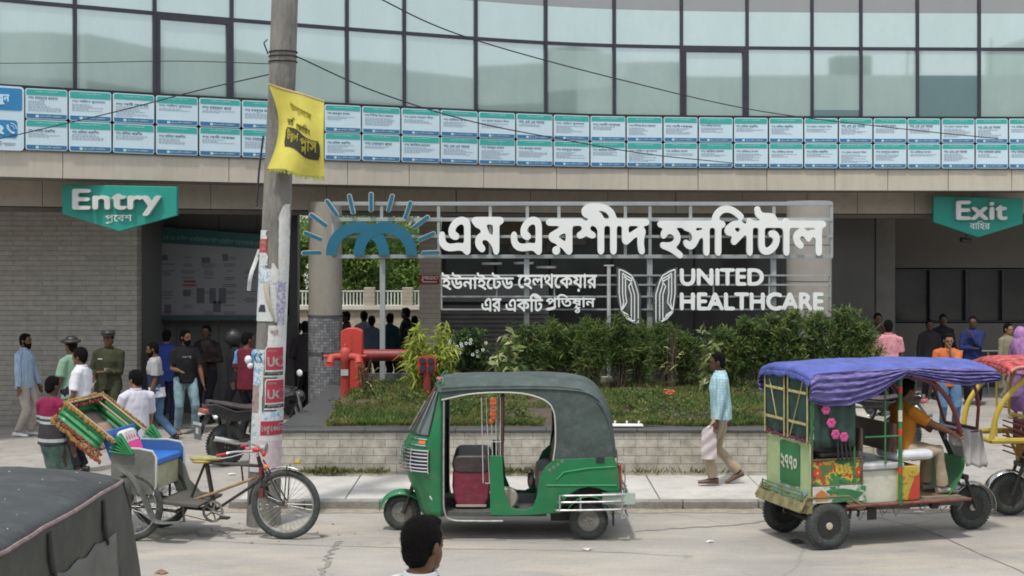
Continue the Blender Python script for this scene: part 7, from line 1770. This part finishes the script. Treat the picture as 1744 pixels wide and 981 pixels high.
    if bottom:
        q = MB(); g = .013 * s
        if bottom_kind == 'trousers' or bottom_kind == 'shorts':
            q.sweep([(hip + Vector((0, 0, .10))) * s, hip * s, (hip + Vector((0, 0, -.08))) * s], [(.150 * B * s + g, .105 * B * s + g), (.166 * B * s + g, .110 * B * s + g), (.145 * B * s, .10 * B * s)], 20, ref=yax)
            for hp, kn, an, e, ft in legs:
                q.sweep([hp + Vector((0, 0, .04 * s)), hp.lerp(kn, .3), hp.lerp(kn, .65), kn, kn.lerp(an, .4), kn.lerp(an, .82), kn.lerp(an, .97)], [(.093 * s * B + g * .5), .094 * s * B, .080 * s * B, .068 * s, .066 * s, .064 * s, .062 * s], 16)
        else:
            b0 = hip * s; mid = (legs[0][1] + legs[1][1]) / 2; lo = (legs[0][2] + legs[1][2]) / 2; sp = (legs[0][2] - legs[1][2]); wdt = abs(sp.y) / 2 + .10 * s; dpt = abs(sp.x) / 2 + .09 * s
            q.sweep([b0 + Vector((0, 0, .10 * s)), b0, b0.lerp(mid, .6), mid, lo + Vector((0, 0, .12 * s))], [(.155 * s, .115 * s), (.18 * s, .13 * s), (.175 * s, .13 * s), (.17 * s, .13 * s), (max(.16 * s, wdt), max(.13 * s, dpt))], 24, ref=yax)
        remesh('trousers' if bottom_kind == 'trousers' else 'lungi', q, vox, bottom, t, 1, .018, seed + 5, 8)
    if shoe:
        for hp, kn, an, e, ft in legs:
            pit = ft[3] if len(ft) > 3 else 0; fd = Vector((math.cos(R(pit)), 0, math.sin(R(pit)))); q = MB()
            q.sweep([an - fd * .065 * s - Vector((0, 0, .045 * s)), an - Vector((0, 0, .04 * s)) + fd * .02 * s, an + fd * .12 * s - Vector((0, 0, .056 * s)), an + fd * .20 * s - Vector((0, 0, .064 * s))], [(.038 * s, .042 * s), (.045 * s, .042 * s), (.050 * s, .027 * s), (.034 * s, .020 * s)], 14, ref=yax); q.build('shoe', shoe, t)
    t['_h'] = 0; del t['_h']
    return t, dict(T=T, Hd=Hd, W=W, s=s, RH=RH, arms=arms, legs=legs)
SEL = {}; label_key = ['']
def extras_sel(*a): return None
C = lambda n, c, **k: cloth(n, c, **k)
J = C('denim_blue', (.09, .17, .29), var=.3); JD = C('denim_dark', (.02, .03, .05)); KH = C('khaki', (.38, .31, .22)); BG = C('beige_trousers', (.40, .36, .32)); DK = C('dark_trousers', (.02, .02, .025)); WH = C('white_cotton', (.66, .67, .72), var=.05); SHB = mat('shoe_brown', (.12, .07, .045), rough=.6); SHW = mat('shoe_white', (.6, .6, .58), rough=.6); SHD = mat('shoe_dark', (.03, .025, .02), rough=.6)
def pl(px, Y): return X_at(px, Y)
# figures in the left forecourt
SEL['half'] = lambda c: 1 if c.y > .02 and c.z < 1.38 and abs(c.y) < .16 else 0
person('standing man with beard in pale blue shirt and beige trousers by the brick wall', pl(42, 22.9), 22.9, .05, R(-12), 1.66, 'b', plaid('shirt_paleblue', (.42, .52, .66), (.22, .32, .46), 30, .45), 'shirt', BG, shoe=SHW, beard=True, hands=((.12, .24, .84), (.04, -.25, .80)), feet=((.05, .10, 0), (-.08, -.10, 0)), vox=.012, seed=1)
SEL['stripe'] = lambda c: 0 if c.z > 1.22 else (1 if c.z > 1.19 else (2 if c.z > 1.15 else (1 if c.z > 1.12 else (3 if c.z > .94 else (1 if c.z > .90 else 3)))))
label_key[0] = 'stripe'
person('young man in maroon and grey striped jersey seen from behind by the rickshaw hood', pl(88, 16.6), 16.6, .0, R(62), 1.60, 'd', C('jersey_maroon', (.20, .02, .06)), 'tee', C('lungi_green', (.10, .16, .14), var=.5), 'lungi', top_mats=[C('jersey_maroon', (.20, .02, .06)), C('jersey_pale', (.36, .40, .40)), C('jersey_darkgreen', (.04, .07, .06)), C('jersey_charcoal', (.045, .04, .045))], hands=((.12, .2, .82), (.10, -.24, .84)), head=(-8, 6), vox=.010, seed=2, hem=.86, build=1.02)
person('man in white polo shirt looking left behind the rickshaw hood', pl(138, 19.2), 19.2, .05, R(172), 1.70, 'b', WH, 'polo', DK, beard=False, hands=((.12, .25, .86), (.05, -.27, .82)), head=(0, 4), vox=.011, seed=3, hair='thick', shoe=SHD)
tgr, hh = person('person in pale green top wearing a wide black cap behind the white polo man', pl(122, 21.2), 21.2, .05, R(150), 1.70, 'b', C('top_palegreen', (.20, .33, .24)), 'tee', DK, vox=.014, seed=4, shoe=SHD)
q = MB(); q.ell(hh['Hd']((.0, 0, .075)), (.165, .15, .04), 18, 8); q.ell(hh['Hd']((-.01, 0, .09)), (.10, .095, .07), 16, 8); q.build('black_cap', M_blk, tgr)
OL = C('uniform_olive', (.045, .05, .028), var=.2)
tg, hh = person('security guard in dark olive uniform and cap facing the street', pl(185, 22.4), 22.4, .05, R(-92), 1.72, 'b', OL, 'shirt', OL, shoe=SHD, hands=((.22, .02, 1.10), (.24, -.16, 1.02)), elbow=(-.3, 0, -1), vox=.011, seed=5, hair='short', build=1.1)
q = MB(); q.lathe([(.001, .10), (.09, .095), (.112, .05), (.10, .035), (.10, 0), (.001, 0)], (0, 0, 0), 'Z', 20); q.ell((.085, 0, .005), (.065, .08, .010), 14, 6); o = q.build('uniform_cap', M_blk, tg); o.location = hh['Hd']((-.005, 0, .055)); o.rotation_euler = (0, 0, 0)
q = MB(); q.box(hh['T']((.135, -.09, 1.29)), (.01, .07, .02)); q.build('name_badge', M_white_s, tg)
q = MB(); q.box(hh['T']((.15, .01, 1.12)), (.02, .05, .07)); q.build('id_card', M_white_s, tg)
q = MB(); q.tube((.30, -.10, .98), (.50, -.30, .62), .012); q.build('baton', M_steel, tg)
person('man in white t-shirt seen from behind over the rickshaw seat', pl(231, 17.4), 17.4, .0, R(128), 1.60, 'c', C('tee_lilac_white', (.56, .55, .63), var=.05), 'polo', J, shoe=SHD, hands=((.2, .26, .88), (.2, -.26, .88)), head=(22, 8), vox=.010, seed=6, build=1.05, hair='thick')
SEL['navyblock'] = lambda c: 1 if .95 < c.z < 1.16 + .10 * c.x else (2 if c.z <= .95 else 0)
label_key[0] = 'navyblock'
person('bearded man in grey and navy t-shirt and jeans walking left', pl(268, 22.1), 22.1, .05, R(186), 1.58, 'b', WH, 'tee', J, shoe=SHD, beard=True, top_mats=[C('tee_grey', (.33, .33, .34)), C('tee_navy', (.03, .04, .09)), WH], hands=((.08, .24, .84), (-.04, -.27, .80)), feet=((.20, .08, 0), (-.28, -.08, .04, -18)), lean=5, head=(6, 4), vox=.010, seed=7, hem=.78)
person('man in royal blue shirt standing with back to the street', pl(284, 24.2), 24.2, .05, R(88), 1.64, 'a', C('shirt_royal', (.03, .05, .22)), 'shirt', C('navy_trousers', (.02, .025, .06)), shoe=SHD, hands=((.2, .14, 1.1), (.2, -.14, 1.05)), elbow=(-.4, 0, -1), vox=.012, seed=8)
tb, hh = person('bearded man in black t-shirt and loose pale blue trousers looking right', pl(316, 23.2), 23.2, .05, R(-68), 1.70, 'a', C('tee_black', (.018, .018, .02)), 'tee', C('trousers_paleblue', (.20, .30, .34), var=.35), 'trousers', beard=True, hands=((.08, .28, .80), (.24, -.14, 1.06)), feet=((.05, .16, 0), (-.02, -.12, 0)), head=(35, 0), elbow=(-.5, 0, -1), vox=.010, seed=9, hem=.84)
q = MB(); vs, fs = flat_text('FOR THE', -.07, .07, 0, .028); q.add([(.0, v[0] + .0, v[2]) for v in vs], fs); q.box((0, .03, -.012), (.004, .06, .008)); o = q.build('chest_print', M_white_s, tb, smooth=False); o.location = hh['T']((.143, 0, 1.26))
person('person in dark patterned clothes behind the man in black', pl(352, 24.6), 24.6, .05, R(-100), 1.70, 'd', C('dark_pattern', (.04, .03, .03), var=.9), 'shirt', DK, shoe=SHD, vox=.014, seed=10, hands=((.15, .1, 1.1), (.1, -.26, .85)), elbow=(-.4, 0, -1))
th_, hh = person('person wearing a black motorcycle helmet near the parked motorcycle', pl(400, 24.0), 24.0, .05, R(200), 1.62, 'd', C('dark_top', (.02, .022, .025)), 'shirt', DK, shoe=SHD, vox=.014, seed=11)
MB().ell(hh['Hd']((0, 0, .02)), (.155, .14, .15), 20, 12).build('helmet', M_blk, th_)
SEL['raglan'] = lambda c: 1 if abs(c.y) > .15 and c.z > 1.2 else 0
label_key[0] = 'raglan'
tm_, hh = person('man in maroon shirt with sky-blue shoulders beside the poster pole', pl(421, 22.6), 22.6, .05, R(60), 1.70, 'b', WH, 'tee', DK, shoe=SHD, top_mats=[C('raglan_maroon', (.13, .02, .035)), C('raglan_blue', (.13, .33, .56))], vox=.011, seed=12, head=(-20, 5), hands=((.25, .2, 1.0), (.28, -.20, 1.02)))
q = MB(); q.ell((.0, 0, .0), (.06, .05, .07), 12, 8); q.ell((.03, .0, -.09), (.05, .045, .05), 12, 8); o = q.build('plastic_bag', mat('bag_white', (.75, .75, .76), rough=.4), None); tag(o, 'crumpled white plastic bag held by the man in maroon', 'bag'); o.location = (pl(424, 22.2), 22.2, Z_at(628, 22.2))
# silhouettes in the passage and in front of the court wall
dk = [C('dark_shirt_a', (.02, .02, .024)), C('dark_shirt_b', (.035, .03, .035)), C('shirt_greyblue', (.12, .14, .20)), C('shirt_pale', (.34, .38, .44)), C('shirt_teal', (.02, .06, .07)), C('shirt_brown', (.05, .03, .03))]
back = [(506, 26.0, 1.68, 0, 80, 'dark figure at the left edge of the passage, just right of the pole'), (520, 25.6, 1.72, 1, 100, 'tall dark figure in the passage beside the round column'), (590, 30.2, 1.68, 5, 200, 'dark figure right of the round column above the red cabinet'), (620, 30.4, 1.68, 3, 120, 'person in pale shirt by the court wall, left one of the light-shirted pair'), (633, 29.5, 1.62, 2, 85, 'person in grey-blue shirt left of the sign post'), (664, 29.8, 1.66, 4, 60, 'dark figure in teal shirt right of the sign post'), (692, 30.6, 1.74, 0, 170, 'tallest dark figure behind the lime bush'), (706, 29.9, 1.60, 1, 90, 'dark figure between the two nearest the tiled pillar'), (719, 30.3, 1.60, 0, 110, 'dark figure closest to the tiled pillar')]
for i, (px, Y, h, ci, az, lb_) in enumerate(back):
    person(lb_, pl(px, Y), Y, .05, R(az), h, 'd', dk[ci], 'shirt', DK, vox=.016, seed=20 + i, hands=((.18, .15, 1.05), (.06, -.26, .82)) if i % 2 else ((.06, .27, .8), (.06, -.27, .8)), elbow=(-.5, 0, -.8), group='people waiting in the shade of the porch', shoe=SHD)
# walking man on the pavement
tw, hh = person('man in pale turquoise shirt and khaki trousers walking left on the pavement', pl(1229, 17.85), 17.85, .145, R(180), 1.64, 'd', plaid('shirt_turquoise', (.46, .60, .63), (.22, .42, .50), 26, .5), 'shirt', KH, shoe=SHB, hands=((.10, .24, .80), (-.12, -.25, .80)), feet=((.12, .09, .0), (-.24, -.08, .05, -26)), lean=3, head=(-4, 2), vox=.008, seed=30, hem=.84)
wr = hh['arms'][0][2]; wq = Vector((pl(1229, 17.85), 17.85, .145)) + Vector((-wr.x, -wr.y, wr.z))
q = MB(); q.grid(lambda u, v: Vector((-.09 + .19 * u * (1 if v > .15 else .3 + v * 4) + (0 if v > .15 else .09 * (1 - v * 6)), .03 * math.sin(u * math.pi) + .012 * math.sin(v * 20 + u * 8), -.42 * v)), 12, 14); q.grid(lambda u, v: Vector((-.09 + .19 * u * (1 if v > .15 else .3 + v * 4) + (0 if v > .15 else .09 * (1 - v * 6)), -.03 * math.sin(u * math.pi) - .01 * math.sin(v * 17 + u * 6), -.42 * v)), 12, 14)
o = q.build('plastic_bag', mat('bag_pinkwhite', (.66, .58, .58), rough=.4, alpha=.8, bump=.5, bscale=14), None, recalc=False); o.location = wq + Vector((-.10, .0, -.05 - .42)); o.location.z += 0; tag(o, 'thin whitish plastic bag carried by the walking man', 'bag')
# driver of the blue-roofed rickshaw, seated
er = bpy.data.objects[er1.name]; ca, sa_ = math.cos(R(17)), math.sin(R(17)); lx, ly = 1.02, -.18
dx, dy = 3.13 + ca * lx - sa_ * ly, 15.04 + sa_ * lx + ca * ly
person('rickshaw driver in orange shirt and khaki trousers seated under the blue roof', dx, dy, .45, R(17), 1.62, 'b', C('shirt_orange_driver', (.36, .14, .02)), 'tee', KH, hip=(0, 0, .52), feet=((.44, .12, .02), (.50, -.10, .02)), hands=((.54, .26, .72), (.54, -.26, .72)), lean=8, head=(0, 6), vox=.010, seed=31, knee=(.7, 0, 1), elbow=(-.2, 0, -1), grip=True, hem=.82, shoe=mat('shoe_grey', (.30, .28, .25), rough=.7))
# right forecourt
person('man in pink short-sleeved shirt with his back to the street', pl(1513, 25.6), 25.6, .05, R(90), 1.74, 'b', plaid('shirt_pink', (.55, .17, .22), (.62, .36, .38), 34, .5), 'polo', DK, shoe=SHD, vox=.011, seed=40, build=1.08)
person('man in orange t-shirt and blue jeans, hand raised to his mouth', pl(1615, 23.3), 23.3, .05, R(-95), 1.64, 'c', C('tee_orange', (.50, .14, .05), var=.1), 'tee', J, shoe=SHD, vox=.010, seed=41, build=1.08, head=(0, 10), hands=((.17, .0, 1.42), (.08, -.27, .82)), elbow=(.1, 0, -1))
person('person in long navy dress standing under the dark windows', pl(1657, 27.4), 27.4, .05, R(-110), 1.72, 'd', C('dress_navy', (.025, .035, .12)), 'shirt', DK, hem=.35, vox=.013, seed=42, hands=((.20, -.02, 1.35), (.2, .0, 1.1)), elbow=(.1, 0, -1), shoe=SHD)
for px, Y, h, lb_, ci in ((1583, 28.4, 1.60, 'shorter dark figure below the left bay window', 1), (1606, 28.9, 1.68, 'dark figure just right of the shorter one by the bay windows', 0), (1495, 28.2, 1.74, 'dark figure half hidden behind the man in pink', 5)):
    person(lb_, pl(px, Y), Y, .05, R(-90), h, 'd', dk[ci], 'shirt', DK, vox=.015, seed=int(px), shoe=SHD, group='people in the shade of the right bay')
tp_, hh = person('woman in purple patterned headscarf and robe at the right edge', pl(1738, 25.2), 25.2, .05, R(-150), 1.62, 'c', C('robe_purple', (.16, .09, .20), var=.4), 'shirt', C('robe_purple', (.16, .09, .20)), 'lungi', hem=.35, vox=.012, seed=45, hair='none')
q = MB(); q.ell(hh['Hd']((-.02, 0, .01)), (.125, .115, .14), 18, 12); q.sweep([hh['Hd']((-.03, 0, -.05)), hh['T']((-.01, 0, 1.40)), hh['T']((0, 0, 1.1)), hh['T']((0, 0, .85))], [(.12, .11), (.19, .13), (.22, .15), (.25, .17)], 20, ref=(0, 1, 0)); remesh('headscarf', q, .013, C('scarf_purple', (.33, .17, .36), var=.5), tp_, 1, .014, 3)
tp2, hh = person('person in beige clothes and scarf just left of the woman in purple', pl(1716, 27.0), 27.0, .05, R(-60), 1.60, 'c', C('robe_beige', (.22, .20, .14), var=.2), 'shirt', C('robe_beige', (.22, .20, .14)), 'lungi', hem=.4, vox=.014, seed=46)
# man in the foreground, head and shoulders only in the frame
SEL['plain'] = lambda c: 0
tf, hh = person('short-haired man in pale collared shirt in the near foreground, seen from behind', pl(718, 6.6), 6.6, 0, R(58), 1.80, 'b', C('shirt_palewhite', (.50, .53, .53), var=.06), 'shirt', DK, vox=.007, seed=50, shoe=SHD, head=(-8, 0), build=1.0)
tf.scale = (1.04, 1.04, 1.04)
ho = [c for c in tf.children if c.name.startswith('hair')][0]; rr = random.Random(1); pp = []; dd = []
for p in ho.data.polygons:
    for _ in range(2 if p.center.z > hh['Hd']((0, 0, -.03)).z else 1):
        pp.append(p.center - p.normal * .001 + Vector((rr.uniform(-.004, .004), rr.uniform(-.004, .004), rr.uniform(-.004, .004)))); dd.append(p.normal + rdir(rr) * .55)
leafmesh('hair_strands', pp, dd, .006, .16, [M_hair, mat('hair_brownblack', (.022, .016, .013), rough=.5, spec=.3)], ho, rnd=rr)
q = MB(); q.torus(hh['T']((-.008, 0, 1.452)), .079 * hh['s'], .004, 'Z', 30, 6); q.build('navy_trim', C('trim_navy', (.04, .05, .16)), tf)
# ================================================================= LITTER AND SMALL DETAILS
rr = random.Random(77)
def litter(label, px, py, w, m, z=0.006, kind='scrap_paper', cat='litter', hgt=.03, seed=0, rot=0):
    Y = GY(py, z); r2 = random.Random(seed); q = MB(); n = 9
    ring = [(w * r2.uniform(.6, 1.1) * math.cos(i * 6.283 / n), w * .6 * r2.uniform(.6, 1.1) * math.sin(i * 6.283 / n)) for i in range(n)]
    q.add([(0, 0, hgt * r2.uniform(.4, 1))] + [(a, b, r2.uniform(0, hgt * .6)) for a, b in ring], [(0, i + 1, (i + 1) % n + 1) for i in range(n)])
    o = q.build(kind, m, None, smooth=False, recalc=False, solid=.002); x, y, zz = o.location; o.location = (X_at(px, Y), Y, z); tag(o, label, cat); return o
M_leafd = mat('dead_leaf', (.20, .12, .07), rough=.9, var=.4, scale=20)
litter('crumpled dry brown leaf on the road beside the black canvas vehicle', 274, 976, .08, M_leafd, hgt=.04, kind='dead_leaf', seed=1)
litter('small white paper scrap near the front wheel of the green auto', 641, 858, .05, M_papw, seed=2)
litter('whitish crumpled scrap on the road right of the green auto', 1208, 923, .05, M_papw, seed=3)
litter('black rag lying behind the painted battery rickshaw', 1356, 924, .10, M_gap, seed=4, kind='rag', hgt=.05)
litter('small pale scrap under the rear of the green auto', 1000, 936, .06, M_papt, seed=5)
litter('white paper lying on the road under the painted battery rickshaw', 1566, 872, .09, M_papw, seed=6, hgt=.015)
litter('white plastic scrap on the pavement beside the walking man', 1270, 795, .08, M_papw, z=.145, seed=7, hgt=.05)
litter('small white scrap lying on the planter coping', 1274, 719, .07, M_papw, z=.735, seed=8)
litter('pale scrap on the kerb near the cycle rickshaw', 395, 808, .07, M_papw, z=.06, seed=9)
litter('white scrap on the road behind the bicycle front wheel', 508, 880, .05, M_papw, seed=10)
q = MB()
for i in range(150):
    px, py = rr.gauss(430, 70), 905 + rr.gauss(0, 10) if i < 60 else rr.uniform(862, 872)
    if i >= 60: px = rr.uniform(350, 1750)
    Y = GY(py); s = rr.uniform(.006, .022); q.ell((X_at(px, Y), Y, s * .4), (s, s * .8, s * .6), n=6, m=4)
tag(q.build('gravel', mat('gravel_grey', (.30, .28, .25), rough=.95, var=.3)), 'loose grit and small stones along the kerb', 'gravel', kind='stuff')
# dust and grit drift along the kerb foot
st = MB(); yk = 16.72
st.grid(lambda u, v: (X_at(380, yk) + 12.0 * u, yk - (.10 + .10 * (noise.noise(Vector((u * 30, 0, 1))) + .5)) * v, .004 + .022 * (1 - v) ** 2 * (1 + .5 * noise.noise(Vector((u * 50, v, 3))))), 160, 4)
structure(st.build('kerb_dust', mat('dust', (.30, .265, .21), rough=1, var=.25, scale=9, bump=.6, bscale=60)))
bx = thing('stone_block', 'pale square stone block half buried at the back of the raised bed', 'stone', P(1037, 660, 22.8))
MB().box((0, 0, .08), (.32, .12, .20)).build('block', mat('stone_pale', (.35, .33, .27), rough=.9), bx, bevel=.01)
bx = thing('bed_edging', 'dark low edging kerb at the rear of the raised bed', 'edging', P(900, 655, 23.6))
MB().box((.8, 0, .08), (7.4, .12, .22)).build('strip', M_granite, bx)
